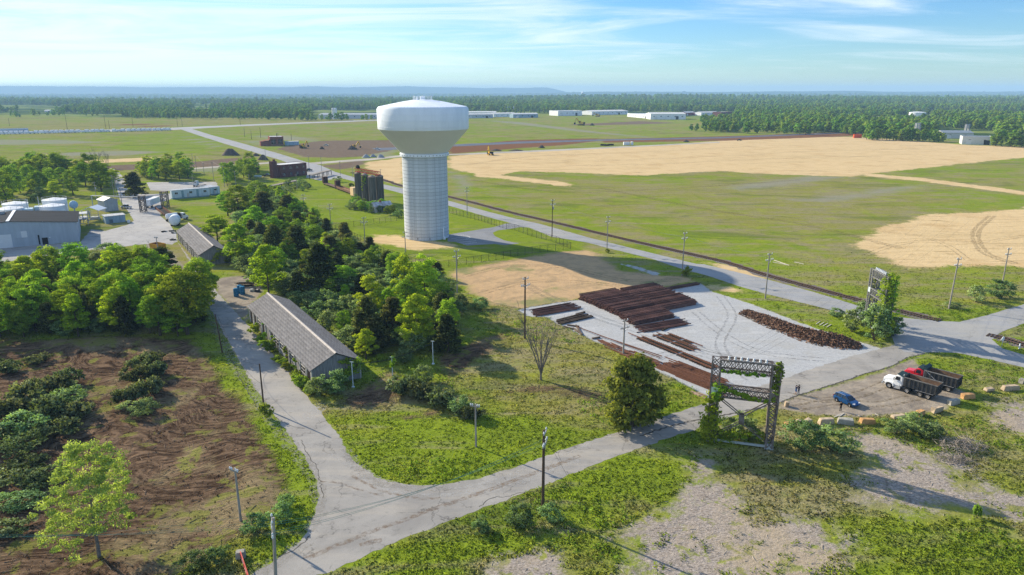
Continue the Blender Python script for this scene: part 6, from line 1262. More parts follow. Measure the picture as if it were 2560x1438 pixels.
p = G(322, 557); o = thing('white_bin', 'white plastic tub at the corner of the blue shed', 'tub', p); MB().lathe([(.5, 0), (.62, 1.0), (.66, 1.02), (.55, .95), (.4, .3)], 16).build('tub', WMET, o); MB().lathe([(.67, .95), (.70, .98), (.67, 1.06)], 16, None, False).build('rim', WMET, o)
# pipe bridge and gate towers over the yard road
PB = G(232, 516), G(352, 520), G(415, 512)
for i, (a, b) in enumerate(((PB[0], PB[1]), (PB[1], PB[2]))):
    o = thing('pipe_bridge', ('overhead pipes from the canopy to the gate tower', 'overhead pipes from the gate tower to the rusty tower')[i], 'pipe bridge', a, ang(a, b)); l = (b - a).length
    for y in (-.25, .25): MB().tube((0, y, 5.0), (l, y, 5.0), .16, .16, 8).build('pipe', ZROOF, o)
    MB().box((.1, 0, 2.5), (.25, .4, 5)).build('post', STEEL, o)
    for k in range(1, int(l / 6)): MB().box((k * 6, 0, 4.75), (.12, .9, .2)).build('saddle', STEEL, o)
for u, vb, vt, wp, lb in ((357, 531, 491, 12, 'rusty steel gate tower over the yard road'), (412, 521, 480, 14, 'rusty steel frame tower at the loading pit')):
    p = G(u, vb); h = hgt(p, vt); w_ = wp * mpp(p); o = thing('steel_tower', lb, 'tower', p, R(8)); mb = MB(); lattice(mb, (0, w_ / 2, 0), (0, w_ / 2, h), (1, 0, 0), (0, 1, 0), w_, w_, 4, .2); mb.build('frame', RUST, o); MB().box((0, w_ / 2, h * .72), (w_ * 1.2, w_ * 1.2, .15)).box((0, w_ / 2, h + .05), (w_ * 1.1, w_ * 1.1, .15)).build('platform', RUST, o)
A, B = G(388, 522), G(412, 540); o = thing('loading_pit', 'rusty open steel pit box behind the tank truck', 'pit', A, ang(A, B)); l = (B - A).length
for y in (0, 3.0): MB().box((l / 2, y, .5), (l, .2, 1.0)).build('side', mat('pit_rust', (0.16, 0.08, 0.055), .9), o)
MB().box((l / 2, 1.5, .06), (l, 3, .1)).build('floor', BLACK, o)

# ================================================================ VEHICLES
def wheel(parent, x, y, r, wd=.3, rim=None, dual=False):
    s = 1 if y > 0 else -1
    t = MB().lathe([(r * .55, -wd / 2), (r * .9, -wd / 2), (r, -wd * .36), (r, wd * .36), (r * .9, wd / 2), (r * .55, wd / 2)], 20, Matrix.Translation((x, y, r)) @ Matrix.Rotation(R(90), 4, 'X'), False).build('wheel', TYRE, parent, smooth=True)
    MB().lathe([(.02, .1), (r * .2, .12), (r * .32, .04), (r * .5, .06), (r * .57, .14)], 16, Matrix.Translation((x, y + s * (wd * .5 - .1), r)) @ Matrix.Rotation(R(-90 * s), 4, 'X'), False).build('rim', rim or RIMM, t, smooth=True)
    return t
def dump_truck(loc, rz, paint, label, lift):
    o = thing('dump_truck', label, 'dump truck', loc, rz); P = mat('truck_paint_' + paint[0], paint[1], .3, var=.08, coat=.5); BED = mat('bed_black', (0.032, 0.034, 0.037), .6, var=.3, scale=1.2, col2=(0.06, 0.058, 0.055)); LIN = mat('bed_rust', (0.20, 0.125, 0.08), .9, var=.4, scale=1.2)
    MB().box((-3.1, .42, .88), (8.4, .12, .28)).box((-3.1, -.42, .88), (8.4, .12, .28)).box((-1.4, 0, .85), (.2, .9, .2)).build('chassis', BLACK, o)
    # hood, cab, fenders
    hd = MB().prism([(1.15, .85), (1.25, 1.1), (1.2, 1.75), (.9, 1.92), (-.65, 2.08), (-.65, .85)], -.88, .88); me = hd.mesh('hood', P); bevel(me, .12, 3); hood = obj('hood', me, o)
    MB().box((1.24, 0, 1.3), (.06, 1.1, .75)).build('grille', STEEL, hood); bb(MB().box((1.3, 0, .68), (.22, 2.35, .34)), 'bumper', STEEL, o)
    for y in (-.95, .95):
        f = MB().prism([(.75, .62), (.72, 1.0), (.5, 1.24), (.0, 1.34), (-.5, 1.22), (-.72, .95), (-.75, .62), (-.62, .62), (-.55, .95), (-.35, 1.1), (0, 1.18), (.4, 1.1), (.6, .92), (.63, .62)], y - .3, y + .3).build('fender', P, hood); MB().box((1.1, y * .8, 1.28), (.12, .3, .26)).build('headlight', INS, hood)
    cb = MB().prism([(-.6, .9), (-.6, 1.95), (-.85, 2.72), (-1.05, 2.86), (-1.95, 2.86), (-2.1, 2.7), (-2.1, .9)], -1.08, 1.08); me = cb.mesh('cab', P); bevel(me, .12, 3); cab = obj('cab', me, o)
    MB().prism([(-.63, 2.02), (-.83, 2.62), (-.78, 2.62), (-.56, 2.02)], -.92, .92).build('windscreen', GLASS, cab)
    for y in (-1.085, 1.085):
        MB().prism([(-.78, 1.95), (-.95, 2.6), (-1.65, 2.6), (-1.65, 1.95)], y - .02, y + .02).build('side_window', GLASS, cab); MB().box((-1.2, y, 1.4), (1.0, .03, .9)).build('door', P, cab); MB().box((-.72, y * 1.22, 2.15), (.08, .22, .5)).build('mirror', BLACK, cab)
        MB().box((-1.35, y * .85, .62), (1.0, .5, .5)).build('step_tank', STEEL, o)
    MB().tube((-2.18, .95, 1.2), (-2.18, .95, 3.3), .09, .09, 8).build('exhaust', STEEL, o)
    # bed
    x0, x1, z0, z1 = -2.35, -7.75, 1.2, 2.82; bed = MB().box(((x0 + x1) / 2, 0, z0 + .06), (x0 - x1, 2.4, .12)).build('dump_bed', BED, o)
    for y in (-1.24, 1.24):
        MB().box(((x0 + x1) / 2, y, (z0 + z1) / 2), (x0 - x1, .08, z1 - z0)).build('bed_side', BED, bed); MB().box(((x0 + x1) / 2, y * .965, (z0 + z1) / 2 + .04), (x0 - x1 - .1, .03, z1 - z0 - .1)).build('bed_liner', LIN, bed); MB().box(((x0 + x1) / 2, y * 1.015, z1 + .05), (x0 - x1 + .1, .16, .12)).build('top_rail', mat('rail_worn', (0.20, 0.19, 0.175), .7, var=.4), bed)
        for i in range(8): MB().box((x0 - .35 - i * (x0 - x1 - .5) / 7, y * 1.05, (z0 + z1) / 2), (.13, .13, z1 - z0)).build('side_rib', BED, bed)
        MB().box((-5.9, y * .93, 1.13), (2.9, .5, .05)).build('mudguard', mat('dull_alloy', (0.30, 0.30, 0.31), .5, .3), o)
    MB().box(((x0 + x1) / 2, 0, z0 + .14), (x0 - x1 - .2, 2.3, .03)).build('bed_floor', LIN, bed); MB().box((x0, 0, (z0 + z1) / 2 + .15), (.1, 2.4, z1 - z0 + .3)).build('front_board', BED, bed); tg = MB().box((x1, 0, (z0 + z1) / 2), (.1, 2.45, z1 - z0 + .05)).build('tailgate', BED, bed)
    for y in (-.9, -.45, 0, .45, .9): MB().box((x1 - .08, y, (z0 + z1) / 2), (.1, .1, z1 - z0)).build('tailgate_rib', BED, tg)
    for z in (1.5, 2.3): MB().box((x1 - .085, 0, z), (.1, 2.3, .1)).build('tailgate_bar', BED, tg)
    MB().prism([(-1.15, 3.02), (-2.35, 2.85), (-2.35, 2.95), (-1.1, 3.12)], -1.2, 1.2).build('cab_shield', mat('shield_green', (0.03, 0.055, 0.06), .6, var=.2), bed)
    if lift: MB().tube((-2.3, 1.28, 3.0), (-4.9, 1.34, 1.2), .05, .05, 8).tube((-2.3, -1.28, 3.0), (-4.9, -1.34, 1.2), .05, .05, 8).build('tarp_arm', STEEL, bed); MB().prism([(-2.0, 2.95), (-2.55, 2.7), (-2.7, 3.35), (-2.1, 3.6)], -1.2, 1.2).build('rolled_tarp', MATS['shield_green'], bed)
    for x, d in (((0, 0), (-3.05, 1), (-5.2, 1), (-6.5, 1)) if not lift else ((0, 0), (-5.2, 1), (-6.5, 1))):
        for y in (-1, 1): wheel(o, x, y * 1.05, .57, .32 if not d else .5, RIMM if x > -3.5 else mat('rim_dirty', (0.33, 0.30, 0.26), .7))
    return o
a = ang(G(2318, 998), G(2222, 970)); A = G(2222, 970); s_ = Vector((math.cos(a), math.sin(a), 0)); nl = Vector((s_.y, -s_.x, 0))
dump_truck(A - Vector((-s_.y, s_.x, 0)) * 1.05 * (1 if (Vector((-s_.y, s_.x, 0)).dot(Vector((0, -1, 0))) > 0) else -1), a, ('white', (0.78, 0.79, 0.80)), 'white four axle dump truck with a black bed on the dirt lot', False)
a2 = ang(G(2371.6, 980), G(2350, 973)); B = G(2350, 974) + Vector((math.cos(a), math.sin(a), 0)) * 5.2
dump_truck(B - Vector((-s_.y, s_.x, 0)) * 1.05 * (1 if (Vector((-s_.y, s_.x, 0)).dot(Vector((0, -1, 0))) > 0) else -1), a, ('red', (0.50, 0.018, 0.03)), 'red dump truck with a black bed parked behind the white one', True)
# blue car
def loft(st, name, m, parent, bev=.0):
    """st: list of (x, half width, z low, z high)"""
    mb = MB(); k = []
    for x, w0, w1, z0, z1 in st: k.append([(x, -w0, z0), (x, w0, z0), (x, w1, z1), (x, -w1, z1)])
    vs = [q for s in k for q in s]; fs = [(0, 1, 2, 3)[::-1]] + [tuple(4 * (len(k) - 1) + i for i in range(4))]
    for i in range(len(k) - 1):
        for j in range(4): fs.append((4 * i + j, 4 * i + (j + 1) % 4, 4 * i + 4 + (j + 1) % 4, 4 * i + 4 + j))
    me = mb.add(vs, fs).mesh(name, m)
    if bev: bevel(me, bev, 3, 22)
    return obj(name, me, parent)
A, B = G(2091, 1003), G(2124.5, 1018); a = ang(A, B); c = (A + B) / 2 + Vector((-math.sin(a), math.cos(a), 0)) * .78
BLUE = mat('car_blue', (0.006, 0.065, 0.20), .25, .3, var=.03, coat=.9); o = thing('car', 'blue hatchback car parked on the dirt lot next to a standing person', 'car', (c.x, c.y, 0), a)
body = loft([(-2.15, .74, .78, .45, .85), (-2.05, .84, .84, .32, .98), (-1.3, .89, .88, .27, 1.02), (0, .9, .89, .26, 1.0), (1.0, .89, .87, .26, .96), (1.75, .86, .80, .3, .86), (2.1, .78, .70, .36, .72), (2.2, .66, .6, .42, .62)], 'body', BLUE, o, .09)
gh = loft([(-2.02, .70, .60, .98, 1.08), (-1.75, .78, .60, .98, 1.42), (-1.0, .80, .62, .98, 1.53), (-.1, .80, .62, .98, 1.53), (.45, .79, .60, .97, 1.38), (1.15, .74, .70, .93, .97)], 'cabin', GLASS, o, .04)
loft([(-2.0, .64, .58, 1.30, 1.36), (-1.6, .66, .60, 1.49, 1.53), (-.6, .67, .61, 1.535, 1.575), (.15, .65, .58, 1.49, 1.535), (.34, .62, .54, 1.41, 1.46)], 'roof', BLUE, o, .03)
for y in (-1, 1):
    for p, q in (((1.1, .80, .96), (.30, .63, 1.47)), ((-.42, .83, 1.0), (-.40, .645, 1.53)), ((-1.45, .83, 1.0), (-1.55, .63, 1.5)), ((-2.0, .76, 1.0), (-1.75, .62, 1.42))): MB().bar((p[0], y * p[1], p[2]), (q[0], y * q[1], q[2]), .07).build('pillar', BLUE, o)
    MB().box((1.95, y * .62, .74), (.35, .3, .12), y * -.35).build('headlight', INS, o); MB().box((-2.1, y * .66, .92), (.12, .34, .14)).build('tail_light', mat('lamp_red', (0.3, 0.01, 0.01), .3), o); MB().box((.75, y * .97, 1.02), (.16, .2, .13)).build('mirror', BLUE, o)
    for x in (-1.3, 1.32): wheel(o, x, y * .80, .34, .22); MB().lathe([(.36, -.02), (.42, 0), (.36, .02)], 20, Matrix.Translation((x, y * .90, .36)) @ Matrix.Rotation(R(90), 4, 'X'), False).build('arch_trim', BLACK, o)
MB().bar((-1.6, .56, 1.6), (.1, .57, 1.6), .04).bar((-1.6, -.56, 1.6), (.1, -.57, 1.6), .04).build('roof_rails', STEEL, o)
# lorries in the factory yard
def lorry_cab(o, x, col, z=.5, h=2.4):
    P = mat('lorry_' + col[0], col[1], .4, var=.08); me = MB().prism([(x + 2.2, z), (x + 2.2, z + h * .48), (x + 1.2, z + h * .56), (x + .85, z + h), (x - .4, z + h), (x - .4, z)], -1.05, 1.05).mesh('cab', P); bevel(me, .1, 2); c = obj('cab', me, o)
    MB().prism([(x + 1.22, z + h * .6), (x + .92, z + h * .93), (x + .98, z + h * .93), (x + 1.28, z + h * .6)], -.9, .9).build('windscreen', GLASS, c)
    for y in (-1.06, 1.06): MB().box((x + .4, y, z + h * .74), (.8, .03, .6)).build('side_window', GLASS, c)
    return c
A, B = G(418, 556), G(462, 549); a = ang(A, B); o = thing('tank_truck', 'white vacuum tank truck parked behind the round white tank', 'tank truck', A + Vector((0, 1.2, 0)), a); l = (B - A).length
lorry_cab(o, l - 1.6, ('white', (0.70, 0.71, 0.72))); MB().lathe([(.3, 0), (1.05, .3), (1.15, .6), (1.15, l - 3.4), (1.05, l - 3.0), (.3, l - 2.8)], 22, Matrix.Translation((-.8, 0, 2.2)) @ Matrix.Rotation(R(90), 4, 'Y')).build('tank', WMET, o, smooth=True); MB().box((l / 2 - .4, 0, .85), (l + 1, .9, .3)).build('chassis', BLACK, o); bb(MB().box((l - 3.4, 0, 2.1), (1.3, 2.1, 2.0)), 'pump_unit', BLACK, o)
for x in (0, 1.4, l - .2):
    for y in (-1, 1): wheel(o, x, y, .5, .4)
A = G(437, 566); o = thing('steel_tank', 'fat round white tank lying end-on on timber blocks in the yard', 'tank', A, R(-72)); r = 2.0
MB().lathe([(.2, 0), (1.3, .25), (1.9, .6), (2.0, .9), (2.0, 4.6), (1.9, 4.9), (1.3, 5.2), (.2, 5.4)], 32, Matrix.Translation((-4.9, 0, r + .3)) @ Matrix.Rotation(R(90), 4, 'Y')).build('shell', mat('tank_streaked', (0.62, 0.67, 0.71), .6, var=.2, scale=.8), o, smooth=True)
for x in (-3.9, -1.2): MB().box((x, 0, .28), (.4, 3.2, .56)).build('cradle', TIE, o)
A = G(371, 521); o = thing('box_trailer', 'white box trailer parked behind the gate tower', 'trailer', A, R(95)); bb(MB().box((5.5, 0, 2.5), (11, 2.5, 2.7)), 'box', WMET, o, .05); MB().box((5, 0, 1.0), (9, .9, .25)).build('chassis', BLACK, o); MB().box((-.03, .62, 2.5), (.06, 1.2, 2.5)).box((-.03, -.62, 2.5), (.06, 1.2, 2.5)).build('rear_door', WMET, o); MB().box((.1, 0, .75), (.15, 2.3, .2)).build('bumper', STEEL, o)
for x in (1, 2.2):
    for y in (-1, 1): wheel(o, x, y, .5, .4)
A = G(500, 467); o = thing('semi_tractor', 'pale road tractor without trailer in the parking lot', 'truck', A, R(170)); lorry_cab(o, 1.5, ('silver', (0.55, 0.57, 0.58)), .6, 2.7); MB().box((-1.6, 0, .9), (6, .9, .3)).build('chassis', BLACK, o); MB().box((-2.8, 0, 1.15), (1.2, 1.6, .2)).build('fifth_wheel', BLACK, o)
for x in (-3.6, -2.3, 2.7):
    for y in (-1, 1): wheel(o, x, y, .5, .4)
def site_trailer(a, b, vt, dep, label, cols):
    A, B = G(*a), G(*b); h = hgt(A, vt) - .6; l = (B - A).length; o = thing('site_trailer', label, 'site trailer', A, ang(A, B)); bb(MB().box((l / 2, dep / 2, .6 + h / 2), (l, dep, h)), 'body', mat('trailer_blue', (0.50, 0.58, 0.61), .6, var=.2, scale=.8, sc3=(2, 2, .3)), o, .04); MB().box((l / 2, dep / 2, .62 + h + .04), (l + .2, dep + .2, .1)).build('roof', ZROOF, o); MB().box((l / 2, dep / 2, .3), (l - .3, dep - .3, .6)).build('skirting', mat('skirt_blue', (0.20, 0.30, 0.34), .8), o)
    for f in cols: w_ = MB().box((l * f, -.02, .6 + h * .6), (1.3, .08, .9)).build('window', GLASS, o); MB().box((l * f, -.045, .6 + h * .6), (.07, .08, .9)).build('window_frame', WTRIM, w_)
    for f in (.28, .68): MB().box((l * f, -.015, .6 + h * .46), (l * .06, .07, h * .9)).build('panel', mat('panel_teal', (0.22, 0.34, 0.38), .7), o)
    MB().box((l * .42, -.03, 1.55), (.95, .08, 2.0)).build('door', WTRIM, o); return o
site_trailer((431, 499), (525, 491), 477, 3.2, 'long blue-white site trailer on the grass bank', (.12, .5, .88)); site_trailer((528, 489), (551, 486), 469, 9, 'second site trailer seen end-on beside the long one', (.5,))
A, B = G(396, 629), G(416, 625); o = thing('roll_off_container', 'yellow roll-off waste container with a rusty inside on the yard road', 'container', A, ang(A, B)); l = (B - A).length; dp = 4.6; YL = mat('skip_yellow', (0.55, 0.30, 0.035), .6, var=.25, scale=.8)
for y in (0, dp): MB().box((l / 2, y, 1.15), (l, .12, 2.3)).build('end', YL, o)
for x in (.06, l - .06): MB().box((x, dp / 2, 1.152), (.12, dp - .12, 2.3)).build('side', YL, o)
for i in range(4): MB().box((l * (i + .5) / 4, -.1, 1.15), (.14, .12, 2.2)).build('rib', YL, o)
MB().box((l / 2, dp / 2, .1), (l - .24, dp - .12, .1)).build('floor', mat('skip_rust', (0.19, 0.07, 0.045), .9), o); MB().box((l / 2, dp - .09, 1.15), (l - .26, .05, 2.2)).build('liner', MATS['skip_rust'], o)
def pickup(u, v, rz, col, label, group=None):
    o = thing('pickup_truck', label, 'pickup truck', G(u, v), rz, group); P = mat('pickup_' + col[0], col[1], .35, var=.05); loft([(-2.7, .9, .92, .5, 1.0), (2.2, .95, .9, .5, 1.05), (2.7, .8, .75, .55, .95)], 'body', P, o, .08); loft([(-.8, .88, .7, 1.0, 1.78), (.6, .88, .7, 1.02, 1.78), (1.3, .85, .8, 1.02, 1.08)], 'cabin', GLASS, o, .05); MB().box((-.1, 0, 1.82), (1.3, 1.4, .08)).build('roof', P, o); MB().box((-1.8, 0, 1.02), (1.6, 1.5, .06)).build('load_bed', BLACK, o)
    for x in (-1.7, 1.7):
        for y in (-.85, .85): wheel(o, x, y, .38, .26)
    return o
pickup(316, 521, R(160), ('white', (0.66, 0.67, 0.68)), 'white and dark pickup truck by the yard pole'); pickup(943, 374, R(10), ('white', (0.66, 0.67, 0.68)), 'white pickup truck on the far dark strip'); pickup(772, 428, R(60), ('navy', (0.02, 0.03, 0.07)), 'dark car parked beside the two storey brick building'); pickup(668, 441, R(10), ('black', (0.03, 0.03, 0.03)), 'dark car on the lawn left of the brick tower'); pickup(815, 365, R(0), ('cream', (0.6, 0.58, 0.5)), 'pale truck beside the soil heap in the far works'); pickup(1848, 352, R(5), ('coal', (0.015, 0.015, 0.018)), 'black vehicle at the corner of the straw field')
p = G(645, 445); o = thing('propane_tank', 'pale blue propane tank on the lawn near the brick building', 'tank', p, R(5)); MB().lathe([(.1, -2.4), (.5, -2.2), (.62, -1.8), (.62, 1.8), (.5, 2.2), (.1, 2.4)], 16, Matrix.Translation((0, 0, 1.0)) @ Matrix.Rotation(R(90), 4, 'Y')).build('shell', mat('tank_paleblue', (0.55, 0.68, 0.75), .4), o, smooth=True); MB().box((-1.2, 0, .25), (.3, .9, .5)).box((1.2, 0, .25), (.3, .9, .5)).build('feet', STEEL, o)
# excavators
def excavator(u, v, rz, label, s=1.0, boom=1.0):
    o = thing('excavator', label, 'excavator', G(u, v), rz); o.scale = (s, s, s); Y = mat('machine_yellow', (0.55, 0.34, 0.03), .5, var=.15)
    for y in (-1.15, 1.15):
        t = MB().prism([(-1.7, .0), (1.7, .0), (2.1, .35), (2.0, .75), (1.6, .95), (-1.6, .95), (-2.0, .75), (-2.1, .35)], y - .3, y + .3).build('track', BLACK, o)
        for i in range(5): MB().tube((-1.4 + i * .7, y - .33, .4), (-1.4 + i * .7, y + .33, .4), .25, .25, 10).build('roller', Y, t)
    bb(MB().box((-.6, 0, 1.75), (3.0, 2.6, 1.2)), 'house', Y, o, .1); cb = bb(MB().box((.6, .8, 2.3), (1.5, 1.0, 1.7)), 'cab', Y, o, .08); MB().box((.75, .8, 2.55), (1.3, 1.04, .9)).box((1.33, .8, 2.3), (.06, .8, 1.3)).build('cab_glass', GLASS, cb); bb(MB().box((-2.1, 0, 1.7), (.7, 2.4, 1.1)), 'counterweight', BLACK, o, .1)
    MB().prism([(1.0, 1.5), (1.4, 1.4), (4.0, 4.8 * boom), (3.7, 5.3 * boom), (3.2, 5.1 * boom)], -.25, .25).build('boom', Y, o); MB().prism([(3.5, 5.2 * boom), (4.0, 5.0 * boom), (5.2, 1.9), (4.9, 1.8)], -.2, .2).build('stick', Y, o); MB().prism([(4.6, 1.9), (5.4, 1.9), (5.6, 1.1), (5.0, .6), (4.4, .9)], -.5, .5).build('bucket', BLACK, o)
    return o
excavator(1226, 388, R(110), 'yellow excavator working at the near corner of the straw field', 1.35); excavator(1453, 314, R(150), 'yellow excavator far out in the green field', 2.2); excavator(758, 371, R(60), 'yellow excavator beside the small red brick building', 1.3); excavator(884, 373, R(30), 'yellow excavator on the dark soil heap', 1.3); excavator(1494, 292, R(160), 'orange-yellow excavator before the white depot', 2.0, .8)
def heap(u, v, wpx, h, label, m, seed=1):
    p = G(u, v); w_ = wpx * mpp(p) / 2; rng = np.random.default_rng(seed); n = 20; mb = MB(); pr = [(1.0, 0), (.8, .28), (.55, .62), (.28, .9), (.05, 1.0)]; vs = []
    for r, z in pr: vs += [(w_ * r * math.cos(6.283 * i / n) * rng.uniform(.85, 1.12), w_ * .75 * r * math.sin(6.283 * i / n) * rng.uniform(.85, 1.12), max(0, h * z * rng.uniform(.88, 1.06))) for i in range(n)]
    mb.add(vs, [(j * n + i, j * n + (i + 1) % n, (j + 1) * n + (i + 1) % n, (j + 1) * n + i) for j in range(4) for i in range(n)] + [tuple(range(4 * n, 5 * n))]); o = mb.build('earth_heap', m, None, p, smooth=True); return tag(o, label, 'heap')
DH = mat('heap_dark', (0.11, 0.085, 0.07), .95, var=.4, scale=.6, bump=.1); GH = mat('heap_gravel', (0.30, 0.31, 0.33), .95, var=.3, scale=.8, bump=.1)
for u, v, wp, h, lb, m_ in ((576, 388, 46, 5.5, 'brown earth heap left of the straight road', DH), (658, 400, 28, 4, 'brown heap beside the road bend', DH), (640, 390, 20, 2.2, 'dark rubble heap by the road', DH), (880, 374, 24, 3.5, 'dark soil heap under the excavator', DH), (805, 373, 14, 2.5, 'small brown soil heap in the works', DH), (915, 394, 22, 2.6, 'left grey gravel heap', GH), (933, 393, 18, 2.4, 'middle grey gravel heap', GH), (952, 394, 20, 2.6, 'right grey gravel heap', GH), (1354, 370, 18, 2.6, 'black heap beside the pale track', DH), (1480, 314, 14, 3.4, 'black spoil heap by the far excavator', DH), (1715, 355, 16, 2.2, 'dark heap at the far track', DH), (1240, 377, 30, 1.5, 'low rubble heap behind the near excavator', DH), (1290, 377, 40, 1.2, 'long low rubble heap by the track', DH), (2505, 851, 8, .6, 'small stone heap by the crossing', GH)): heap(u, v, wp, h, lb, m_, u)
for i, (u, v) in enumerate(((1517, 365), (1528, 364), (1508, 364.5))): p = G(u, v); o = thing('pipe_bundle', ('black pipe stack on the straw field edge', 'second black pipe stack on the straw field edge', 'third black pipe stack on the straw field edge')[i], 'pipes', p, R(5)); [MB().tube((-2.5, .5 * k, .25 + .5 * j), (2.5, .5 * k, .25 + .5 * j), .25, .25, 8).build('pipe', BLACK, o) for k in range(4) for j in range(3)]
p = G(1566, 363); o = thing('fuel_tank', 'white tank and cabin beside the black pipe stacks', 'tank', p, R(4)); bb(MB().box((0, 0, 1.6), (6, 2.6, 3)), 'cabin', WMET, o); MB().tube((5.5, 0, 0), (5.5, 0, 3.4), 1.3, 1.3, 16).build('tank', WMET, o)
p = G(2143, 345); o = thing('orange_container', 'bright orange container at the corner of the straw field', 'container', p, R(-3)); bb(MB().box((0, 0, 2.0), (8.5, 3, 4)), 'body', mat('orange_paint', (0.62, 0.10, 0.03), .6), o); MB().box((0, -1.53, 2.0), (8, .05, 3.4)).build('door', MATS['orange_paint'], o)
# far depots, houses and tanks
FARB = (('white steel depot with a long pale roof, largest beyond the fields', (1626, 299), (1714, 299), 285, 45, WMET, PALER, 'gable'), ('lower white wing of the large depot', (1568, 292), (1632, 298), 284, 40, WMET, PALER, 'flat'), ('long pale factory beside the twin white silos', (797, 297), (944, 297), 287, 60, mat('far_pale', (0.50, 0.53, 0.56), .7), ZROOF, 'gable'), ('long low storage shed right of the tower tank', (1165, 296), (1233, 295), 287, 20, mat('far_pale'  , (0.5, 0.53, 0.56)), PALER, 'gable'), ('second long storage shed right of the tower tank', (1165, 287), (1240, 287), 281, 25, WMET, PALER, 'gable'), ('blue-walled storage shed with a white roof', (1283, 295), (1345, 294), 286, 18, BMET, PALER, 'gable'), ('pale storage shed beside the blue-walled one', (1234, 293), (1290, 292), 285, 25, WMET, PALER, 'gable'), ('white hall behind the storage sheds', (1265, 276), (1285, 276), 267, 30, WMET, PALER, 'flat'), ('white factory with stepped roof left of the depot', (1395, 290), (1455, 289), 278, 40, WMET, PALER, 'flat'), ('long white hall behind the depot', (1480, 288), (1570, 286), 279, 40, WMET, PALER, 'gable'), ('small red barn with a white roof', (1714, 289), (1737, 288), 282, 14, mat('barn_red', (0.28, 0.03, 0.035), .8), PALER, 'gable'), ('white round-roofed hall near the red barn', (1753, 289), (1797, 288), 282, 20, WMET, PALER, 'gable'), ('dark brick block behind the copse', (1801, 293), (1831, 292), 281, 20, BRICK, PALER, 'flat'), ('pale row of workshops in the right-hand woods', (2116, 303), (2215, 302), 294, 25, WMET, PALER, 'flat'), ('orange brick block in the right-hand woods', (2190, 293), (2223, 292), 284, 20, mat('brick_orange', (0.40, 0.15, 0.08), .9), PALER, 'flat'), ('grey-roofed warehouse at the edge of the straw field', (2356, 346), (2432, 347), 332, 24, mat('far_cream', (0.56, 0.57, 0.55), .7), mat('slate_roof', (0.20, 0.235, 0.27), .7), 'gable'), ('pale warehouse in front of the grey-roofed one', (2404, 361), (2480, 363), 342, 20, MATS['far_cream'] if 'far_cream' in MATS else WMET, MATS['slate_roof'] if 'slate_roof' in MATS else ZROOF, 'flat'), ('low blue-grey building beside the trailer park', (0, 333), (72, 331), 324, 14, BMET, PALER, 'flat'), ('white farm building at the left field edge', (111, 281), (124, 281), 277, 12, WMET, PALER, 'gable'), ('white farm shed between the field trees', (311, 282), (323, 282), 278, 12, WMET, PALER, 'gable'), ('white house on the wooded slope', (1945, 259), (1962, 259), 254, 16, WMET, PALER, 'flat'), ('pale house beside the white house on the slope', (1962, 261), (1985, 261), 257, 16, WMET, PALER, 'flat'), ('row of dark houses behind the field trees', (520, 291), (560, 291), 284, 14, mat('far_dark', (0.12, 0.15, 0.2), .8), MATS['slate_roof'] if 'slate_roof' in MATS else ZROOF, 'gable'), ('second row of dark houses behind the field trees', (575, 291), (630, 291), 284, 14, MATS['far_dark'] if 'far_dark' in MATS else ZROOF, ZROOF, 'gable'), ('white barn in the green clearing beyond the factory', (870, 271), (902, 271), 264, 20, WMET, PALER, 'gable'), ('white house among trees on the right', (1640, 276), (1665, 276), 270, 16, WMET, PALER, 'flat'))
for i, (lb, a, b, vt, dep_, wm, rm, rf_) in enumerate(FARB):
    ln = (G(*b) - G(*a)).length; block('farm_building' if 'farm' in lb or 'barn' in lb else 'house' if 'house' in lb else 'warehouse', lb, 'house' if 'house' in lb and 'ware' not in lb else 'building', a, b, vt, dep_, wm, rm, rf_, (1, max(2, int(ln / 12)), 2.2, 1.6, .55), rise=2.0, doors=((.12, .12 + 5 / ln, 0, .6, SHUT), (.72, .72 + 5 / ln, 0, .6, BLACK)), parapet=.5)
for u, lb in ((834, 'left slender white silo beside the pale factory'), (840, 'right slender white silo beside the pale factory')): p = G(u, 298); h = hgt(p, 270); o = thing('white_silo', lb, 'silo', p); MB().lathe([(2.6, 0), (2.6, h - 1), (1.6, h)], 20).build('shell', WMET, o, smooth=True); MB().lathe([(2.75, h * .5), (2.75, h * .52)], 20, None, False).build('band', STEEL, o)
p = G(2292, 297); h = hgt(p, 281); o = thing('storage_tank', 'big white round storage tank among the right-hand woods', 'tank', p); r = 19 * mpp(p); MB().lathe([(r, 0), (r, h)], 40).build('shell', WMET, o, smooth=True); MB().lathe([(r * 1.01, h), (r * .5, h + 1), (.1, h + 1.4)], 40).build('lid', WMET, o, smooth=True)
p = G(1457, 249); h = hgt(p, 229); o = thing('water_tower', 'tiny distant white water tower above the far woods', 'water tower', p); mb = MB()
for k in range(6): a = k * 1.047; mb.tube((9 * math.cos(a), 9 * math.sin(a), 0), (6 * math.cos(a), 6 * math.sin(a), h * .75), 1.0, .8, 6)
mb.tube((0, 0, 0), (0, 0, h * .75), 2.5, 2.5, 8).build('legs', WMET, o); MB().lathe([(1, h * .65), (9, h * .74), (9.5, h * .85), (6, h * .96), (.5, h)], 20).build('tank', WMET, o, smooth=True)
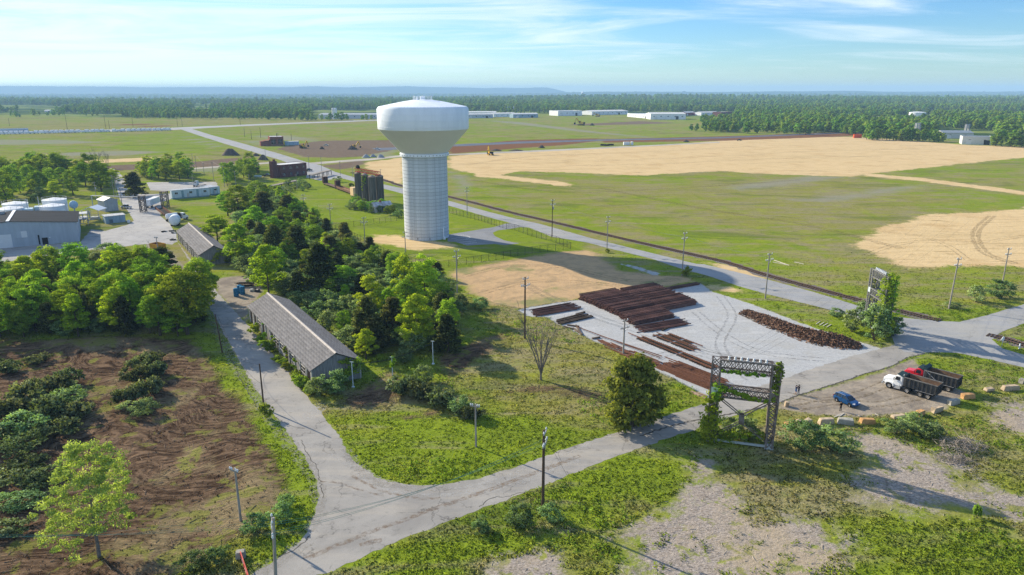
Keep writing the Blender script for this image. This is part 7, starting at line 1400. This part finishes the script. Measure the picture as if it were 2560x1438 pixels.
# trailer park: white vans in two ranks
vm = bevel(MB().prism([(-2.6, .45), (2.2, .45), (2.5, .9), (2.4, 1.3), (1.7, 1.55), (1.2, 2.5), (-2.6, 2.5)], -1.05, 1.05).mesh('van_body', WMET), .12, 2); vg = MB().prism([(1.72, 1.62), (1.3, 2.35), (1.36, 2.37), (1.8, 1.62)], -.9, .9).box((1.0, 0, 1.95), (.6, 2.12, .55)).mesh('windscreen', GLASS); vw = MB()
for x in (-1.7, 1.6):
    for y in (-.9, .9): vw.tube((x, y - .12, .38), (x, y + .12, .38), .38, .38, 10)
vw = vw.mesh('wheels', TYRE); rv = random.Random(4)
for i in range(70):
    row = i % 2; t = (i // 2) / 34; u = -8 + 432 * t + rv.uniform(-2, 2); v = (336.5 - 9.8 * t) if row == 0 else (333.8 - 9.2 * t); s = 1.15
    if rv.random() < .1 and row: continue
    o = thing('parked_van', 'white van in the %s rank of the trailer park, %s' % ('front' if row == 0 else 'rear', 'towards the left edge' if t < .33 else 'in the middle' if t < .66 else 'towards the road end'), 'van', G(u, v), R(25) + rv.gauss(0, .05), 'vans in the %s rank' % ('front' if row == 0 else 'rear')); o.scale = (s, s, s); obj('body', vm, o); obj('windscreen', vg, o); obj('wheels', vw, o)

# ================================================================ SMALL THINGS
STN = [mat('stone_buff', (0.46, 0.36, 0.25), .9, var=.3, scale=1.4, bump=.05), mat('stone_orange', (0.50, 0.29, 0.13), .9, var=.3, scale=1.4, bump=.05), mat('stone_grey', (0.36, 0.34, 0.29), .9, var=.3, scale=1.4, bump=.05)]
for i, (u, v, wpx, k, rz, lb) in enumerate(((1973, 1073, 24, 1, 20, 'orange stone block nearest the near lattice frame'), (1999, 1065, 12, 0, 10, 'small tilted stone between the first blocks'), (2022, 1064, 20, 0, 30, 'buff stone block with a raised end'), (2068, 1062, 38, 0, 8, 'long buff stone block among the weeds'), (2116, 1062, 40, 2, -15, 'lichen grey stone block with a rounded end'), (2171, 1062, 38, 1, 3, 'bright orange stone block'), (2248, 1049, 36, 0, 15, 'low buff stone slab'), (2303, 1041, 22, 1, 25, 'short stone block behind the weeds'), (2345, 1032, 34, 0, 25, 'tall buff stone block beyond the white truck'), (2387, 1013, 34, 2, 20, 'drilled stone block lying by the truck shadow'), (2422, 998, 34, 1, 10, 'orange-topped stone block at the truck shadow'), (2475, 981, 22, 0, 12, 'flat stone in the shaded grass'), (2528, 977, 44, 0, 10, 'long pale stone block at the right edge'), (2558, 960, 14, 2, 30, 'rounded stone at the right frame edge'), (1968, 1018, 8, 0, 0, 'small stone beside the right leg of the near lattice frame'))):
    p = G(u, v); w_ = wpx * mpp(p); rs = random.Random(i); me = MB().box((0, 0, .45), (w_, .95, .95 if i not in (6, 11) else .5), 0, None, .92).mesh('stone_block', STN[k])
    for q in me.vertices: q.co += Vector((rs.uniform(-.13, .13), rs.uniform(-.1, .1), rs.uniform(-.1, .1) if q.co.z > .5 else 0))
    bevel(me, .07, 2); o = obj('stone_block', me, None, (p.x, p.y + .4, -.03), R(rz)); tag(o, lb, 'stone block')
for u, v, lb in ((591, 741, 'front blue drum of the three on the dirt pad'), (600, 733, 'middle blue drum of the three on the dirt pad'), (607, 736, 'rear blue drum of the three on the dirt pad')):
    p = G(u, v); o = thing('blue_drum', lb, 'drum', p); DB = mat('drum_blue', (0.03, 0.16, 0.30), .45, var=.15); MB().lathe([(.6, 0), (.64, .05), (.64, .7), (.67, .75), (.64, .8), (.64, 1.4), (.67, 1.45), (.64, 1.5), (.62, 2.1), (.3, 2.15)], 20).build('barrel', DB, o, smooth=True); MB().lathe([(.64, 2.08), (.66, 2.12), (.5, 2.2)], 20).build('lid', DB, o)
A = G(612, 716); o = thing('pallet_stack', 'stack of dark timber and scrap behind the blue drums', 'timber stack', A, R(10)); rs = random.Random(2)
for i in range(22): MB().box((rs.uniform(-.8, .8), rs.uniform(-1, 1.2), .1 + .1 * (i // 2)), (rs.uniform(2.2, 4.6), .3, .1), rs.gauss(0, .08)).build('plank', TIE if i % 3 else GWOOD, o)
A = G(640, 728); o = thing('scrap_pile', 'jumble of dark scrap beside the far end of the near shed', 'scrap heap', A); [MB().box((rs.uniform(-1.2, 1.2), rs.uniform(-1, 1), .3), (.9, .4, .5), rs.uniform(0, 3)).build('scrap_piece', BLACK if i % 2 else WTRIM, o) for i in range(9)]
for i, (u, v) in enumerate(((410, 580), (432, 578), (437, 583), (432, 600))): A = G(u, v); o = thing('junk_pile', ('dark junk on the yard gravel by the far shed', 'dark junk at the corner of the far shed', 'pale and dark junk against the far shed', 'small dark junk by the far shed wall')[i], 'junk', A); [MB().box((rs.uniform(-1, 1), rs.uniform(-.8, .8), .22), (rs.uniform(.4, 1.1), .4, .4), rs.uniform(0, 3)).build('junk_piece', BLACK if k % 3 else WTRIM, o) for k in range(7)]
# barrier at the lane mouth
A, B = G(603, 1398), G(618, 1444); a = ang(A, B); o = thing('road_barrier', 'red and white lattice barrier arm at the lane mouth', 'barrier', A, a); RW = mat('barrier_red', (0.55, 0.12, 0.09), .7, var=.2); l = (B - A).length + 4
MB().box((l / 2, 0, 1.0), (l, .1, .10)).box((l / 2, 0, .35), (l, .1, .10)).build('rail', RW, o)
for i in range(int(l / .9)): MB().bar((i * .9, 0, .35), (i * .9 + .45, 0, 1.0), .09).bar((i * .9 + .45, 0, 1.0), (i * .9 + .9, 0, .35), .09).build('lattice_bar', WPOLE if i % 2 else RW, o)
MB().box((.2, 0, .5), (.14, .14, 1.0)).build('post', RW, o)
A = G(607, 1405); o = obj('stone_block', bevel(MB().box((0, 0, .45), (1.1, .9, .9), 0, None, .92).mesh('stone_block', STN[2]), .08), None, (A.x - .5, A.y + .8, -.02), R(15)); tag(o, 'grey concrete block behind the red and white barrier', 'stone block')
A = G(2504, 867); o = thing('crossing_sign', 'round white railway sign on a short post by the crossing', 'sign', A, R(-60)); MB().tube((0, 0, 0), (0, 0, 1.9), .05, .05, 6).build('post', STEEL, o); MB().tube((-.04, 0, 1.75), (.04, 0, 1.75), .5, .5, 20).build('disc', WMET, o)
A = G(2548, 873); o = thing('marker_post', 'small pale marker post in the grass by the right edge track', 'post', A); bb(MB().box((0, 0, .6), (.25, .2, 1.2)), 'post', CP, o, .03); MB().box((0, -.11, .95), (.18, .03, .3)).build('plate', WMET, o)

# ---------------------------------------------------------------- people
def person(loc, rz, label, shirt, legs, skin=(0.48, 0.30, 0.21), hair=(0.03, 0.02, 0.015), h=1.76, arms='cam', cap=None, shorts=False):
    o = thing('person', label, 'person', loc, rz); s = h / 1.76
    J = dict(pel=(0, 0, .96), sp=(0, 0, 1.18), ch=(0, .01, 1.38), nk=(0, .02, 1.50), hd=(0, .05, 1.60), top=(0, .05, 1.70), sl=(-.19, 0, 1.43), sr=(.19, 0, 1.43), hl=(-.10, 0, .90), hr=(.10, 0, .90), kl=(-.12, .03, .50), kr=(.12, .02, .50), al=(-.13, -.02, .09), ar=(.14, -.02, .09), tl=(-.15, .16, .04), tr=(.17, .16, .04))
    if arms == 'cam': J.update(el=(-.27, .10, 1.18), er=(.27, .10, 1.18), wl=(-.10, .32, 1.26), wr=(.10, .32, 1.26), fl=(-.05, .38, 1.29), fr=(.05, .38, 1.29))
    else: J.update(el=(-.27, -.03, 1.16), er=(.27, -.03, 1.16), wl=(-.27, .06, .92), wr=(.26, .14, .98), fl=(-.27, .09, .82), fr=(.24, .20, .90))
    rad = dict(pel=.15, sp=.135, ch=.155, nk=.06, hd=.105, top=.085, sl=.075, sr=.075, hl=.10, hr=.10, kl=.065, kr=.065, al=.045, ar=.045, tl=.04, tr=.04, el=.05, er=.05, wl=.035, wr=.035, fl=.04, fr=.04)
    ks = list(J); E_ = [('pel', 'sp'), ('sp', 'ch'), ('ch', 'nk'), ('nk', 'hd'), ('hd', 'top'), ('ch', 'sl'), ('ch', 'sr'), ('sl', 'el'), ('el', 'wl'), ('wl', 'fl'), ('sr', 'er'), ('er', 'wr'), ('wr', 'fr'), ('pel', 'hl'), ('pel', 'hr'), ('hl', 'kl'), ('kl', 'al'), ('al', 'tl'), ('hr', 'kr'), ('kr', 'ar'), ('ar', 'tr')]
    me = bpy.data.meshes.new('body'); me.from_pydata([tuple(c * s for c in J[k]) for k in ks], [(ks.index(a), ks.index(b)) for a, b in E_], []); t = bpy.data.objects.new('body', me); COL.objects.link(t)
    md = t.modifiers.new('skin', 'SKIN'); md.use_smooth_shade = True; t.modifiers.new('sub', 'SUBSURF').levels = 1
    for i, k in enumerate(ks): d = me.skin_vertices[0].data[i]; d.radius = (rad[k] * s, rad[k] * s * (.72 if k in ('pel', 'sp', 'ch') else 1)); d.use_root = k == 'pel'
    dg = bpy.context.evaluated_depsgraph_get(); em = bpy.data.meshes.new_from_object(t.evaluated_get(dg)); bpy.data.objects.remove(t)
    em.materials.clear(); [em.materials.append(m) for m in (mat('skin_%.2f' % skin[0], skin, .6, var=.05), mat('cloth_%.3f%.3f' % shirt[:2], shirt, .9), mat('cloth_%.3f%.3f' % legs[:2], legs, .9), mat('shoes', (0.02, 0.02, 0.02), .8))]
    for p in em.polygons:
        c = p.center / s; r = math.hypot(c.x, c.y - .02)
        p.material_index = 3 if c.z < .10 else (0 if shorts and c.z < .52 else 2) if c.z < .98 and abs(c.x) < .235 and c.y < .17 else 0 if c.z > 1.50 else 0 if (arms == 'cam' and c.y > .20) or (arms != 'cam' and c.z < 1.0) else 1
        p.use_smooth = True
    obj('body', em, o)
    hm = mat('hair_%.3f' % hair[0], cap or hair, .9); MB().lathe([(.118, -.03), (.122, .03), (.10, .09), (.05, .125), (.01, .13)], 14, Matrix.Translation((0, .03 * s, 1.665 * s))).build('hair' if not cap else 'cap', hm, o, smooth=True)
    if arms == 'cam': bb(MB().box((0, .40 * s, 1.31 * s), (.15, .08, .10)), 'camera', BLACK, o, .015)
    return o
p = G(1989, 986); person(p, R(-70), 'person in a dark blue top and blue shorts on the lane, holding a small device', (0.02, 0.03, 0.07), (0.04, 0.10, 0.26), cap=(0.03, 0.03, 0.035), shorts=True); p = G(1996, 985); person(p, R(110), 'person in dark clothes close beside the one in blue shorts', (0.012, 0.014, 0.022), (0.03, 0.035, 0.06))
p = G(2101, 1028); person(p, R(20), 'person in black standing beside the blue car', (0.012, 0.012, 0.013), (0.016, 0.016, 0.018), arms='down', cap=(0.5, 0.42, 0.38))
